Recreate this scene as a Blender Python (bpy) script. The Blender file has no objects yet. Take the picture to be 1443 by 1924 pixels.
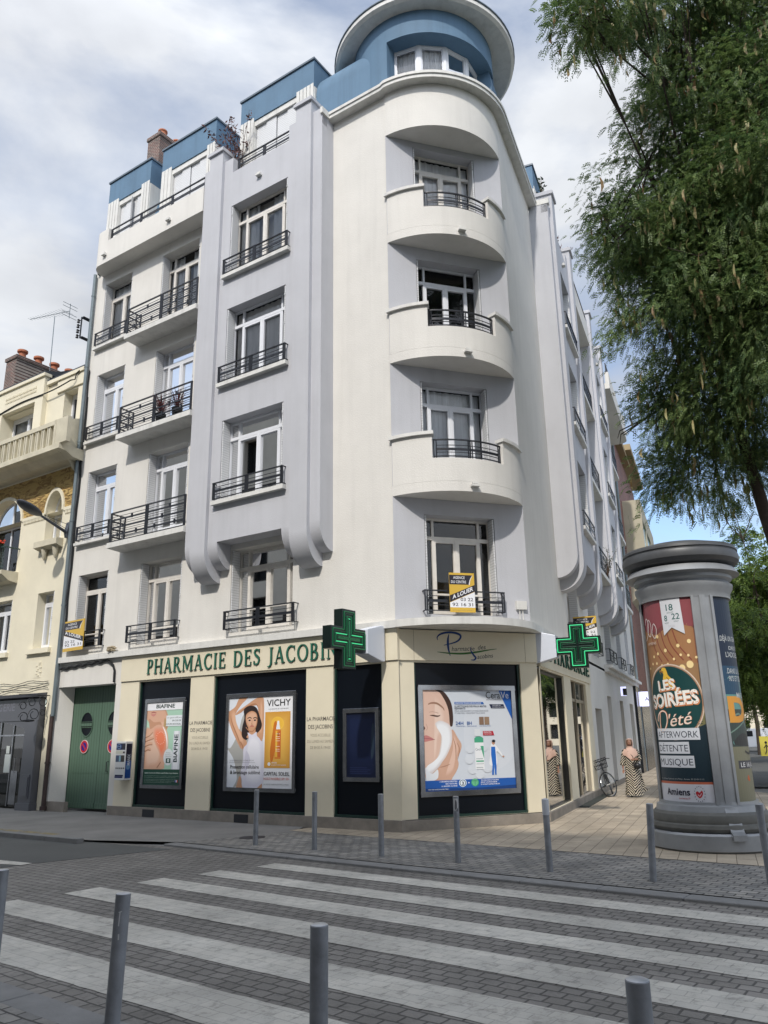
import bpy, bmesh, math, random
import numpy as np
from mathutils import Vector, Matrix
from math import pi, sin, cos, radians
random.seed(7); rng = np.random.default_rng(11)
S = bpy.context.scene; COL = S.collection
# ------------------------------------------------------------- camera
f, pit, rol = 1468.75833, 0.280075637, -0.017397585
FW = Vector((0, cos(pit), sin(pit))); R0 = Vector((1, 0, 0)); U0 = R0.cross(FW)
RT = R0*cos(rol) + U0*sin(rol); UP = -R0*sin(rol) + U0*cos(rol)
cd = bpy.data.cameras.new('camera'); cam = bpy.data.objects.new('camera', cd); COL.objects.link(cam)
cd.sensor_fit = 'HORIZONTAL'; cd.sensor_width = 36; cd.lens = 36*f/1443; cd.clip_end = 2000; cd.clip_start = .05
cam.matrix_world = Matrix(((RT.x, UP.x, -FW.x, 0), (RT.y, UP.y, -FW.y, 0), (RT.z, UP.z, -FW.z, 1.75), (0, 0, 0, 1)))
S.camera = cam
# ------------------------------------------------------------- sky and sun
SUN = Vector((-.202, -.673, .712)).normalized()
W = bpy.data.worlds.new('World'); S.world = W; W.use_nodes = True
nt = W.node_tree; N = nt.nodes; K = nt.links; N.clear()
def nd(t, **k):
    n = N.new(t)
    for a, b in k.items(): setattr(n, a, b)
    return n
out = nd('ShaderNodeOutputWorld'); bg = nd('ShaderNodeBackground'); sky = nd('ShaderNodeTexSky', sky_type='NISHITA', sun_disc=False)
sky.sun_elevation = math.asin(SUN.z); sky.sun_rotation = math.atan2(SUN.x, SUN.y); sky.air_density = 1.0; sky.dust_density = .6; sky.ozone_density = 1.4
tc = nd('ShaderNodeTexCoord'); mp = nd('ShaderNodeMapping'); mp.inputs['Scale'].default_value = (1, 1, 2.0); mp.inputs['Location'].default_value = (.28, .35, .1)
n1 = nd('ShaderNodeTexNoise'); n1.inputs['Scale'].default_value = 1.9; n1.inputs['Detail'].default_value = 8; n1.inputs['Roughness'].default_value = .55; n1.inputs['Distortion'].default_value = .25
r1 = nd('ShaderNodeValToRGB'); r1.color_ramp.elements[0].position = .36; r1.color_ramp.elements[1].position = .59
n2 = nd('ShaderNodeTexNoise'); n2.inputs['Scale'].default_value = 3.1; n2.inputs['Detail'].default_value = 6
r2 = nd('ShaderNodeValToRGB'); r2.color_ramp.elements[0].position = .3; r2.color_ramp.elements[1].position = .72
r2.color_ramp.elements[0].color = (3.75, 3.9, 4.2, 1); r2.color_ramp.elements[1].color = (6.15, 6.35, 6.6, 1)
mx = nd('ShaderNodeMixRGB'); bg.inputs['Strength'].default_value = .148
K.new(tc.outputs['Generated'], mp.inputs['Vector']); K.new(mp.outputs[0], n1.inputs['Vector']); K.new(mp.outputs[0], n2.inputs['Vector'])
K.new(n1.outputs[0], r1.inputs[0]); K.new(n2.outputs[0], r2.inputs[0]); K.new(r1.outputs[0], mx.inputs[0]); K.new(sky.outputs[0], mx.inputs[1]); K.new(r2.outputs[0], mx.inputs[2])
dt = nd('ShaderNodeVectorMath', operation='DOT_PRODUCT'); dt.inputs[1].default_value = SUN; K.new(tc.outputs['Generated'], dt.inputs[0])   # clouds are brighter round the sun
m0 = nd('ShaderNodeMapRange'); m0.inputs[1].default_value = -.8; m0.inputs[2].default_value = 1; K.new(dt.outputs['Value'], m0.inputs[0])
m1 = nd('ShaderNodeMath', operation='POWER'); m1.inputs[1].default_value = 2.2; K.new(m0.outputs[0], m1.inputs[0]); m2 = nd('ShaderNodeMath', operation='MULTIPLY_ADD'); m2.inputs[1].default_value = 1.5; m2.inputs[2].default_value = .60; K.new(m1.outputs[0], m2.inputs[0])
sc = nd('ShaderNodeVectorMath', operation='SCALE'); K.new(r2.outputs[0], sc.inputs[0]); K.new(m2.outputs[0], sc.inputs['Scale']); K.new(sc.outputs[0], mx.inputs[2])
K.new(mx.outputs[0], bg.inputs[0]); K.new(bg.outputs[0], out.inputs[0])
ld = bpy.data.lights.new('sun', 'SUN'); ld.energy = 2.3; ld.angle = radians(1.6); ld.color = (1, .94, .86)
lo = bpy.data.objects.new('sun', ld); COL.objects.link(lo); lo.rotation_euler = SUN.to_track_quat('Z', 'Y').to_euler(); lo.location = SUN*60
S.view_settings.view_transform = 'Standard'; S.view_settings.look = 'None'; S.view_settings.exposure = 0.5; S.view_settings.gamma = 1
# ------------------------------------------------------------- frames of reference
class Fr:
    def __init__(s, o, u, n): s.o, s.u, s.n = Vector(o), Vector(u).normalized(), Vector(n).normalized()
    def P(s, a, n, z): v = s.o + s.u*a + s.n*n; return Vector((v.x, v.y, s.o.z+z))
FL = Fr((-.97783972, 16.77582517, 0), (-.83020411, .55745953, 0), (-.55745953, -.83020411, 0))   # street front, s runs away to the left
FR = Fr((3.31808934, 17.33291347, 0), (.37819886, .92572438, 0), (.92572438, -.37819886, 0))      # side front, s runs away to the right
FS = Fr((.2385, 16.0217, 0), (.92873, .37073, 0), (.37073, -.92873, 0))                            # shop corner chamfer
FC = Fr((.262, 15.9, 0), (.94365, .33093, 0), (.33093, -.94365, 0))                                # recessed wall above
CC = Vector((1.29, 17.578, 0)); CR = 1.97
_p, _q = Vector((CC.x+CR*cos(radians(-123.87)), CC.y+CR*sin(radians(-123.87)), 0)), Vector((CC.x+CR*cos(radians(-22.2)), CC.y+CR*sin(radians(-22.2)), 0)); _u = (_q-_p).normalized(); FC = Fr(_p-Vector((_u.y, -_u.x, 0))*.004, _u, (_u.y, -_u.x, 0))
FX = Fr((0, 0, 0), (1, 0, 0), (0, 1, 0))
def cyl(a, r, z, c=CC): return Vector((c.x+r*cos(radians(a)), c.y+r*sin(radians(a)), z))
# ------------------------------------------------------------- mesh helper
class MB:
    def __init__(s): s.v = []; s.f = []; s.m = []
    def face(s, pts, mi=0):
        i = len(s.v); s.v += [tuple(p) for p in pts]; s.f.append(tuple(range(i, i+len(pts)))); s.m.append(mi)
    def hexa(s, c, mi=0):
        i = len(s.v); s.v += [tuple(p) for p in c]
        for q in ((0, 1, 2, 3), (7, 6, 5, 4), (0, 4, 5, 1), (1, 5, 6, 2), (2, 6, 7, 3), (3, 7, 4, 0)): s.f.append(tuple(i+k for k in q)); s.m.append(mi)
    def box(s, fr, a0, a1, n0, n1, z0, z1, mi=0):
        s.hexa([fr.P(a, n, z) for z in (z0, z1) for a, n in ((a0, n0), (a1, n0), (a1, n1), (a0, n1))], mi); return s
    def prism(s, fr, prof, a0, a1, mi=0):      # prof: (n,z) outline swept along u
        i = len(s.v); k = len(prof)
        s.v += [tuple(fr.P(a0, n, z)) for n, z in prof] + [tuple(fr.P(a1, n, z)) for n, z in prof]
        for j in range(k): s.f.append((i+j, i+(j+1) % k, i+k+(j+1) % k, i+k+j)); s.m.append(mi)
        s.f.append(tuple(range(i, i+k))); s.f.append(tuple(range(i+2*k-1, i+k-1, -1))); s.m += [mi, mi]; return s
    def slab(s, pts, z0, z1, mi=0):            # plan outline extruded upward
        i = len(s.v); k = len(pts)
        s.v += [(p[0], p[1], z0) for p in pts] + [(p[0], p[1], z1) for p in pts]
        for j in range(k): s.f.append((i+j, i+(j+1) % k, i+k+(j+1) % k, i+k+j)); s.m.append(mi)
        s.f.append(tuple(range(i, i+k))); s.f.append(tuple(range(i+2*k-1, i+k-1, -1))); s.m += [mi, mi]; return s
    def tube(s, pts, r, seg=8, mi=0, cap=True):
        pts = [Vector(p) for p in pts]; rr = r if isinstance(r, (list, tuple)) else [r]*len(pts); i = len(s.v); k = len(pts)
        up = None
        for j, p in enumerate(pts):
            t = (pts[min(j+1, k-1)]-pts[max(j-1, 0)]).normalized()
            if up is None: up = Vector((0, 0, 1)) if abs(t.z) < .9 else Vector((1, 0, 0))
            x = t.cross(up).normalized(); y = x.cross(t).normalized(); up = y
            for q in range(seg): a = 2*pi*q/seg; s.v.append(tuple(p + (x*cos(a)+y*sin(a))*rr[j]))
        for j in range(k-1):
            for q in range(seg):
                a = i+j*seg; b = (q+1) % seg; s.f.append((a+q, a+b, a+seg+b, a+seg+q)); s.m.append(mi)
        if cap:
            s.f.append(tuple(i+q for q in range(seg))[::-1]); s.f.append(tuple(i+(k-1)*seg+q for q in range(seg))); s.m += [mi, mi]
        return s
    def lathe(s, c, prof, seg=48, mi=0, a0=0, a1=360):   # prof (r,z)
        c = Vector(c); i = len(s.v); full = abs(a1-a0) >= 359.9; ns = seg if full else seg+1
        for r, z in prof:
            for q in range(ns): a = radians(a0+(a1-a0)*q/seg); s.v.append((c.x+r*cos(a), c.y+r*sin(a), c.z+z))
        for j in range(len(prof)-1):
            for q in range(seg):
                b = (q+1) % ns; s.f.append((i+j*ns+q, i+j*ns+b, i+(j+1)*ns+b, i+(j+1)*ns+q)); s.m.append(mi)
        return s
    def ell(s, c, r, seg=12, rings=8, mi=0, rot=None):
        i = len(s.v); c = Vector(c)
        for j in range(rings+1):
            t = pi*j/rings
            for q in range(seg):
                a = 2*pi*q/seg; p = Vector((r[0]*sin(t)*cos(a), r[1]*sin(t)*sin(a), r[2]*cos(t)))
                if rot: p = rot @ p
                s.v.append(tuple(c+p))
        for j in range(rings):
            for q in range(seg):
                b = (q+1) % seg; s.f.append((i+j*seg+q, i+j*seg+b, i+(j+1)*seg+b, i+(j+1)*seg+q)); s.m.append(mi)
        return s
    def build(s, name, mats, parent=None, smooth=False, bevel=0, sm_angle=None):
        me = bpy.data.meshes.new(name); org = Vector((0, 0, 0)); p = parent
        while p is not None: org += p.location; p = p.parent
        me.from_pydata([(a-org.x, b-org.y, c-org.z) for a, b, c in s.v], [], s.f)
        for m in (mats if isinstance(mats, (list, tuple)) else [mats]): me.materials.append(m)
        me.polygons.foreach_set('material_index', s.m)
        b = bmesh.new(); b.from_mesh(me); bmesh.ops.remove_doubles(b, verts=b.verts, dist=1e-5); bmesh.ops.recalc_face_normals(b, faces=b.faces)
        if smooth:
            for fc in b.faces: fc.smooth = True
            for e in b.edges: e.smooth = (len(e.link_faces) == 2 and e.calc_face_angle(0) < radians(sm_angle or 35))
        b.to_mesh(me); b.free()
        o = bpy.data.objects.new(name, me); COL.objects.link(o)
        if parent is not None: o.parent = parent
        if bevel:
            md = o.modifiers.new('bevel', 'BEVEL'); md.width = bevel; md.segments = 2; md.limit_method = 'ANGLE'
        return o
def tag(o, label=None, cat=None, group=None, kind=None):
    if label: o['label'] = label
    if cat: o['category'] = cat
    if group: o['group'] = group
    if kind: o['kind'] = kind
    return o
def thing(name, label, cat, loc=(0, 0, 0), rz=0, group=None):
    o = bpy.data.objects.new(name, None); COL.objects.link(o); o.location = loc; o.rotation_euler = (0, 0, rz); o.empty_display_size = .3
    return tag(o, label, cat, group)
def kids(o): return [c for c in bpy.data.objects if c.parent is o]
def copy_tree(o, parent=None):
    c = o.copy(); COL.objects.link(c)
    if parent is not None: c.parent = parent
    for ch in kids(o): copy_tree(ch, c)
    return c
# ------------------------------------------------------------- materials
MC = {}
def mat(name, col, rough=.7, metal=0, var=0, vs=1.5, bump=0, bs=60, emit=None, es=0, spec=.5, coat=0, streak=0):
    if name in MC: return MC[name]
    m = bpy.data.materials.new(name); m.use_nodes = True; t = m.node_tree; p = t.nodes['Principled BSDF']
    c = tuple(col)+(1,) if len(col) == 3 else col
    p.inputs['Base Color'].default_value = c; p.inputs['Roughness'].default_value = rough; p.inputs['Metallic'].default_value = metal
    p.inputs['Specular IOR Level'].default_value = spec; p.inputs['Coat Weight'].default_value = coat
    if emit: p.inputs['Emission Color'].default_value = tuple(emit)+(1,); p.inputs['Emission Strength'].default_value = es
    if var or bump:
        g = t.nodes.new('ShaderNodeNewGeometry')
    if var:
        n = t.nodes.new('ShaderNodeTexNoise'); n.inputs['Scale'].default_value = vs; n.inputs['Detail'].default_value = 7; n.inputs['Roughness'].default_value = .62
        r = t.nodes.new('ShaderNodeMapRange'); r.inputs[1].default_value = .3; r.inputs[2].default_value = .7; r.inputs[3].default_value = 1-var; r.inputs[4].default_value = 1+var*.6
        mm = t.nodes.new('ShaderNodeVectorMath'); mm.operation = 'SCALE'; mm.inputs[0].default_value = c[:3]
        t.links.new(g.outputs['Position'], n.inputs['Vector']); t.links.new(n.outputs[0], r.inputs[0]); t.links.new(mm.outputs[0], p.inputs['Base Color'])
        if streak:
            mp_ = t.nodes.new('ShaderNodeMapping'); mp_.inputs['Scale'].default_value = (5, 5, .28); t.links.new(g.outputs['Position'], mp_.inputs[0]); n2_ = t.nodes.new('ShaderNodeTexNoise'); n2_.inputs['Scale'].default_value = 1; n2_.inputs['Detail'].default_value = 6; n2_.inputs['Roughness'].default_value = .6; t.links.new(mp_.outputs[0], n2_.inputs['Vector'])
            r2_ = t.nodes.new('ShaderNodeMapRange'); r2_.inputs[1].default_value = .30; r2_.inputs[2].default_value = .52; r2_.inputs[3].default_value = 1-streak; r2_.inputs[4].default_value = 1; t.links.new(n2_.outputs[0], r2_.inputs[0]); k_ = t.nodes.new('ShaderNodeMath'); k_.operation = 'MULTIPLY'; t.links.new(r.outputs[0], k_.inputs[0]); t.links.new(r2_.outputs[0], k_.inputs[1]); t.links.new(k_.outputs[0], mm.inputs['Scale'])
        else: t.links.new(r.outputs[0], mm.inputs['Scale'])
    if bump:
        n = t.nodes.new('ShaderNodeTexNoise'); n.inputs['Scale'].default_value = bs; n.inputs['Detail'].default_value = 4
        b = t.nodes.new('ShaderNodeBump'); b.inputs['Strength'].default_value = bump; b.inputs['Distance'].default_value = .01
        t.links.new(g.outputs['Position'], n.inputs['Vector']); t.links.new(n.outputs[0], b.inputs['Height']); t.links.new(b.outputs[0], p.inputs['Normal'])
    MC[name] = m; return m
def facemat(name, col, u, kind, **k):
    """pattern laid out in metres on a wall (u = along-wall axis) or on the ground (u = long axis of the pavers)"""
    m = mat(name, col, **{a: b for a, b in k.items() if a in ('rough', 'spec')})
    t = m.node_tree; p = t.nodes['Principled BSDF']; L = t.links.new
    g = t.nodes.new('ShaderNodeNewGeometry'); d1 = t.nodes.new('ShaderNodeVectorMath'); d1.operation = 'DOT_PRODUCT'; d1.inputs[1].default_value = u
    L(g.outputs['Position'], d1.inputs[0])
    d2 = t.nodes.new('ShaderNodeVectorMath'); d2.operation = 'DOT_PRODUCT'; d2.inputs[1].default_value = (0, 0, 1) if kind == 'wall' else (-u[1], u[0], 0)
    L(g.outputs['Position'], d2.inputs[0])
    cb = t.nodes.new('ShaderNodeCombineXYZ'); L(d1.outputs['Value'], cb.inputs[0]); L(d2.outputs['Value'], cb.inputs[1])
    nw = t.nodes.new('ShaderNodeTexNoise'); nw.inputs['Scale'].default_value = 2.6; nw.inputs['Detail'].default_value = 3; L(g.outputs['Position'], nw.inputs['Vector']); vm = t.nodes.new('ShaderNodeVectorMath'); vm.operation = 'MULTIPLY_ADD'; wv = k.get('wob', 0); vm.inputs[1].default_value = (wv, wv, 0); L(nw.outputs['Color'], vm.inputs[0]); L(cb.outputs[0], vm.inputs[2])
    br = t.nodes.new('ShaderNodeTexBrick'); L(vm.outputs[0], br.inputs['Vector'])
    br.inputs['Scale'].default_value = 1; br.inputs['Brick Width'].default_value = k['bw']; br.inputs['Row Height'].default_value = k['bh']; br.inputs['Mortar Size'].default_value = k.get('ms', .006)
    br.inputs['Mortar Smooth'].default_value = .3; br.offset = k.get('off', .5); br.inputs['Bias'].default_value = 0
    c2 = k.get('col2', tuple(x*.72 for x in col)); mo = k.get('mortar', tuple(x*.35 for x in col))
    br.inputs['Color1'].default_value = tuple(col)+(1,); br.inputs['Color2'].default_value = tuple(c2)+(1,); br.inputs['Mortar'].default_value = tuple(mo)+(1,)
    n = t.nodes.new('ShaderNodeTexNoise'); n.inputs['Scale'].default_value = k.get('vs', .7); n.inputs['Detail'].default_value = 9; n.inputs['Roughness'].default_value = .65; L(g.outputs['Position'], n.inputs['Vector'])
    r = t.nodes.new('ShaderNodeMapRange'); r.inputs[1].default_value = .3; r.inputs[2].default_value = .7; r.inputs[3].default_value = 1-k.get('var', .2); r.inputs[4].default_value = 1+k.get('var', .2)
    L(n.outputs[0], r.inputs[0]); v = t.nodes.new('ShaderNodeVectorMath'); v.operation = 'SCALE'; L(br.outputs['Color'], v.inputs[0])
    if k.get('worn'):
        def tex(sc, dt, a0, a1, b0, b1):
            n5 = t.nodes.new('ShaderNodeTexNoise'); n5.inputs['Scale'].default_value = sc; n5.inputs['Detail'].default_value = dt; n5.inputs['Roughness'].default_value = .72; L(g.outputs['Position'], n5.inputs['Vector'])
            r5 = t.nodes.new('ShaderNodeMapRange'); L(n5.outputs[0], r5.inputs[0])
            for i5, v5 in enumerate((a0, a1, b0, b1)): r5.inputs[i5+1].default_value = v5
            return r5.outputs[0]
        def mul(x, y): m5 = t.nodes.new('ShaderNodeMath'); m5.operation = 'MULTIPLY'; L(x, m5.inputs[0]); L(y, m5.inputs[1]); return m5.outputs[0]
        L(mul(mul(tex(9, 6, .36, .47, 1-k['worn'], 1), tex(.35, 4, .4, .6, .84, 1.08)), r.outputs[0]), v.inputs['Scale'])
    else: L(r.outputs[0], v.inputs['Scale'])
    L(v.outputs[0], p.inputs['Base Color'])
    n3 = t.nodes.new('ShaderNodeTexNoise'); n3.inputs['Scale'].default_value = 45; L(g.outputs['Position'], n3.inputs['Vector'])
    ad = t.nodes.new('ShaderNodeMath'); ad.operation = 'MULTIPLY_ADD'; ad.inputs[1].default_value = -1; L(br.outputs['Fac'], ad.inputs[0]); 
    m3 = t.nodes.new('ShaderNodeMath'); m3.operation = 'MULTIPLY'; m3.inputs[1].default_value = .5; L(n3.outputs[0], m3.inputs[0]); L(m3.outputs[0], ad.inputs[2])
    b = t.nodes.new('ShaderNodeBump'); b.inputs['Strength'].default_value = k.get('bump', .6); b.inputs['Distance'].default_value = .012; L(ad.outputs[0], b.inputs['Height']); L(b.outputs[0], p.inputs['Normal'])
    return m
def stripes(name, col, axis, per, rough=.5, depth=.5, dark=.6):
    m = mat(name, col, rough=rough); t = m.node_tree; p = t.nodes['Principled BSDF']; L = t.links.new
    g = t.nodes.new('ShaderNodeNewGeometry'); d = t.nodes.new('ShaderNodeVectorMath'); d.operation = 'DOT_PRODUCT'; d.inputs[1].default_value = tuple(x/per for x in axis); L(g.outputs['Position'], d.inputs[0])
    fr = t.nodes.new('ShaderNodeMath'); fr.operation = 'FRACT'; L(d.outputs['Value'], fr.inputs[0])
    r = t.nodes.new('ShaderNodeValToRGB'); e = r.color_ramp.elements; e[0].position = 0; e[0].color = (dark,)*3+(1,); e[1].position = .22; e[1].color = (1, 1, 1, 1)
    L(fr.outputs[0], r.inputs[0]); mm = t.nodes.new('ShaderNodeMixRGB'); mm.blend_type = 'MULTIPLY'; mm.inputs[0].default_value = 1; mm.inputs[1].default_value = tuple(col)+(1,); L(r.outputs[0], mm.inputs[2]); L(mm.outputs[0], p.inputs['Base Color'])
    b = t.nodes.new('ShaderNodeBump'); b.inputs['Strength'].default_value = depth; b.inputs['Distance'].default_value = .01; L(r.outputs[0], b.inputs['Height']); L(b.outputs[0], p.inputs['Normal']); return m
def glassmat(name, tint, tr, rough=.02):
    m = bpy.data.materials.new(name); m.use_nodes = True; t = m.node_tree; t.nodes.clear(); L = t.links.new
    o = t.nodes.new('ShaderNodeOutputMaterial'); a = t.nodes.new('ShaderNodeBsdfTransparent'); a.inputs[0].default_value = tuple(tint)+(1,)
    d = t.nodes.new('ShaderNodeBsdfGlossy'); d.inputs['Roughness'].default_value = rough
    l = t.nodes.new('ShaderNodeFresnel'); l.inputs['IOR'].default_value = tr; x = t.nodes.new('ShaderNodeMixShader'); L(l.outputs[0], x.inputs[0]); L(a.outputs[0], x.inputs[1]); L(d.outputs[0], x.inputs[2]); L(x.outputs[0], o.inputs[0]); return m
def foldmat(name, col, axis, per):
    m = mat(name, col, rough=.9); t = m.node_tree; p = t.nodes['Principled BSDF']; L = t.links.new
    g = t.nodes.new('ShaderNodeNewGeometry'); d = t.nodes.new('ShaderNodeVectorMath'); d.operation = 'DOT_PRODUCT'; d.inputs[1].default_value = tuple(axis); L(g.outputs['Position'], d.inputs[0])
    cb = t.nodes.new('ShaderNodeCombineXYZ'); L(d.outputs['Value'], cb.inputs[0]); n = t.nodes.new('ShaderNodeTexNoise'); n.inputs['Scale'].default_value = per; n.inputs['Detail'].default_value = 3; L(cb.outputs[0], n.inputs['Vector'])
    r = t.nodes.new('ShaderNodeMapRange'); r.inputs[1].default_value = .3; r.inputs[2].default_value = .7; r.inputs[3].default_value = .68; r.inputs[4].default_value = 1.08; L(n.outputs[0], r.inputs[0])
    v = t.nodes.new('ShaderNodeVectorMath'); v.operation = 'SCALE'; v.inputs[0].default_value = col; L(r.outputs[0], v.inputs['Scale']); L(v.outputs[0], p.inputs['Base Color'])
    b = t.nodes.new('ShaderNodeBump'); b.inputs['Strength'].default_value = .8; b.inputs['Distance'].default_value = .04; L(n.outputs[0], b.inputs['Height']); L(b.outputs[0], p.inputs['Normal']); return m
WHITE = mat('render_white', (.685, .668, .628), .85, var=.06, vs=.9, bump=.5, bs=38, streak=.055)
WHITE2 = mat('render_white_shade_dirt', (.60, .595, .57), .9, var=.09, vs=1.3, bump=.9, bs=30)  # unused; darker copy of the white, corner side's shade and weathering in its colour
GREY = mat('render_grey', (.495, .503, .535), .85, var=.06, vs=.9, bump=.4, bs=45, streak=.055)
TRIM = mat('trim_white', (.67, .665, .635), .75, var=.10, vs=2.5, bump=.2, bs=50, streak=.16)
BLUE = mat('render_blue', (.105, .19, .285), .75, var=.10, vs=.9, bump=.3, bs=50, streak=.12)
BLUED = mat('zinc_edge', (.10, .13, .16), .5)
FRW = mat('window_white', (.74, .76, .80), .35); FRC = mat('window_cream', (.72, .69, .64), .5, var=.1, vs=4)
SHUT = stripes('shutter_paint', (.66, .67, .68), (0, 0, 1), .062, .5, .6, .5)
IRON = mat('iron_paint', (.018, .02, .026), .4, .2); DARK = mat('dark_interior', (.012, .014, .016), .9)
GLASS = glassmat('window_glass', (.95, .96, .97), 1.55); GLASS2 = glassmat('shop_glass', (.55, .58, .56), 2.0)
CUR = [foldmat('curtain_%s' % n, c, (.8, .6, 0), p) for n, c, p in (('pale', (.92, .92, .92), 14), ('grey', (.82, .84, .85), 11), ('dim', (.45, .48, .49), 9), ('lace', (.88, .89, .9), 20))]
CREAM = mat('shop_cream', (.71, .65, .50), .5, var=.05, vs=1.2, bump=.05, bs=20); CREAM2 = mat('shop_joint', (.20, .16, .11), .8)
BLACKP = mat('shop_black_panel', (.004, .006, .010), .32, spec=.2); DKGRN = mat('shop_green_frame', (.010, .035, .028), .4)
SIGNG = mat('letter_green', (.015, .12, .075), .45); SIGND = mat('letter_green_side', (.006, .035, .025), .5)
STONE = mat('plinth_stone', (.24, .215, .185), .8, var=.28, vs=3, bump=.4, bs=40)
STEEL = mat('brushed_frame', (.30, .31, .33), .18, .9, var=.25, vs=3)
ZINC = mat('zinc_pipe', (.17, .21, .23), .5, .3, var=.15, vs=3); RUST = mat('cast_iron_pipe', (.055, .035, .032), .6, var=.3, vs=8)
BRICKC = facemat('chimney_brick', (.13, .05, .038), (-.83, .557, 0), 'wall', bw=.20, bh=.065, ms=.011, mortar=(.30, .26, .22), col2=(.05, .028, .026), vs=2, var=.3, bump=.4)
POT = mat('terracotta', (.40, .14, .07), .8, var=.15, vs=6)
# ============================================================= wall / window builders
def panel(mb, fr, a0, a1, z0, z1, off=0, holes=(), depth=.34, mi=0, back=None, rv=None):
    A = sorted({a0, a1, *[min(max(h[0], a0), a1) for h in holes], *[min(max(h[1], a0), a1) for h in holes]}); Z = sorted({z0, z1, *[min(max(h[2], z0), z1) for h in holes], *[min(max(h[3], z0), z1) for h in holes]})
    for i in range(len(A)-1):
        for j in range(len(Z)-1):
            x, y = (A[i]+A[i+1])/2, (Z[j]+Z[j+1])/2
            if any(h[0] < x < h[1] and h[2] < y < h[3] for h in holes): continue
            mb.face([fr.P(A[i], off, Z[j]), fr.P(A[i+1], off, Z[j]), fr.P(A[i+1], off, Z[j+1]), fr.P(A[i], off, Z[j+1])], mi)
    for h in holes:
        d = h[4] if len(h) > 4 else depth; r = mi if rv is None else rv
        c = [(h[0], h[2]), (h[1], h[2]), (h[1], h[3]), (h[0], h[3])]
        for k in range(4):
            p, q = c[k], c[(k+1) % 4]; mb.face([fr.P(p[0], off, p[1]), fr.P(q[0], off, q[1]), fr.P(q[0], off-d, q[1]), fr.P(p[0], off-d, p[1])], r)
        if back is not None:
            for k in range(4):
                p, q = c[k], c[(k+1) % 4]; mb.face([fr.P(p[0], off-d, p[1]), fr.P(q[0], off-d, q[1]), fr.P(q[0], off-d-.5, q[1]), fr.P(p[0], off-d-.5, p[1])], back)
            mb.face([fr.P(p_[0], off-d-.5, p_[1]) for p_ in c], back)
def window(par, fr, a0, a1, z0, z1, off, fm=FRW, cur=0, side=True, shutters=(1, 1), transom=.45, low=0, ajar=False):
    w = MB(); n0, n1 = off-.33, off-.27; t = .05
    w.box(fr, a0, a1, n0, n1, z1-t, z1); w.box(fr, a0, a1, n0, n1, z0, z0+t)
    w.box(fr, a0, a0+t, n0, n1, z0+t, z1-t); w.box(fr, a1-t, a1, n0, n1, z0+t, z1-t)
    zt = z1-transom; w.box(fr, a0+t, a1-t, n0-.002, n1+.012, zt-.045, zt+.035)
    m = (a0+a1)/2; s0, s1 = a0+t, a1-t
    if side:
        q = (a1-a0)*.17
        for x in (a0+q, a1-q):
            w.box(fr, x-.025, x+.025, n0+.002, n1+.006, zt+.035, z1-t); w.box(fr, x-.025, x+.025, n0+.002, n1+.006, z0+t, zt-.045)
        s0, s1 = a0+q+.025, a1-q-.025
    w.box(fr, m-.032, m+.032, n0+.004, n1+.022, z0+t, zt-.045)
    for x0, x1 in ((s0, m-.032), (m+.032, s1)):
        w.box(fr, x0, x0+.035, n0+.001, n1+.010, z0+t, zt-.045); w.box(fr, x1-.035, x1, n0+.001, n1+.010, z0+t, zt-.045)
        w.box(fr, x0+.035, x1-.035, n0+.001, n1+.009, zt-.10, zt-.045); w.box(fr, x0+.035, x1-.035, n0+.001, n1+.009, z0+t, z0+t+.09)
        if low: w.box(fr, x0+.035, x1-.035, n0+.001, n1+.008, z0+low, z0+low+.04)
    o = w.build('window', fm, par)
    g = MB(); g.face([fr.P(a, n0+.02, z) for a, z in ((a0+.02, z0+.02), (a1-.02, z0+.02), (a1-.02, z1-.02), (a0+.02, z1-.02))]); g.build('pane', GLASS, o)
    if cur is not None:
        c = MB(); k = 26; x0, x1 = a0+.06, a1-.06
        P = [(x0+(x1-x0)*i/k, n0-.05-.018*sin(i*2.4)-.01*sin(i*5.1)) for i in range(k+1)]
        for i in range(k):
            if ajar and .38 < i/k < .62: continue
            c.face([fr.P(P[i][0], P[i][1], z0+.06), fr.P(P[i+1][0], P[i+1][1], z0+.06), fr.P(P[i+1][0], P[i+1][1], z1-.05), fr.P(P[i][0], P[i][1], z1-.05)])
        c.build('curtain', CUR[cur], o, smooth=True, sm_angle=80)
    for sd, on in zip((0, 1), shutters):
        if not on: continue
        x = a0+.015 if sd == 0 else a1-.045
        h = MB(); h.box(fr, x, x+.03, n1+.02, off-.01, z0+.02, z1-.02)
        for z in (z0+.35, (z0+z1)/2, z1-.3): h.box(fr, x+.004, x+.026, off-.01, off+.004, z, z+.07)
        h.build('shutter', SHUT, o)
    return o
def guard(par, fr, a0, a1, z0, z1, n, nw=0., name='window_guard', heavy=False):
    g = MB(); t = .013; h = z1-z0
    g.box(fr, a0, a1, n-.02, n+.02, z1-.025, z1); g.box(fr, a0, a1, n-.012, n+.012, z0, z0+.02)
    m = (a0+a1)/2
    for x in (a0+t, a0+.06, a1-t, a1-.06, m-.04, m, m+.04): g.box(fr, x-t, x+t, n-t, n+t, z0+.02, z1-.025)
    for x0, x1 in ((a0+.075, m-.055), (m+.055, a1-.075)):
        g.box(fr, x0, x1, n-.008, n+.008, z0+h*.42, z0+h*.55)
        for q in (.28, .70): g.box(fr, x0, x1, n-.006, n+.006, z0+h*q, z0+h*q+.012)
    if nw < n-.05:
        for x in (a0, a1-.03):
            g.box(fr, x, x+.03, nw-.05, n-.02, z1-.022, z1-.003); g.box(fr, x, x+.03, nw-.05, n-.012, z0+.002, z0+.018)
    return g.build(name, IRON, par)
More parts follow.
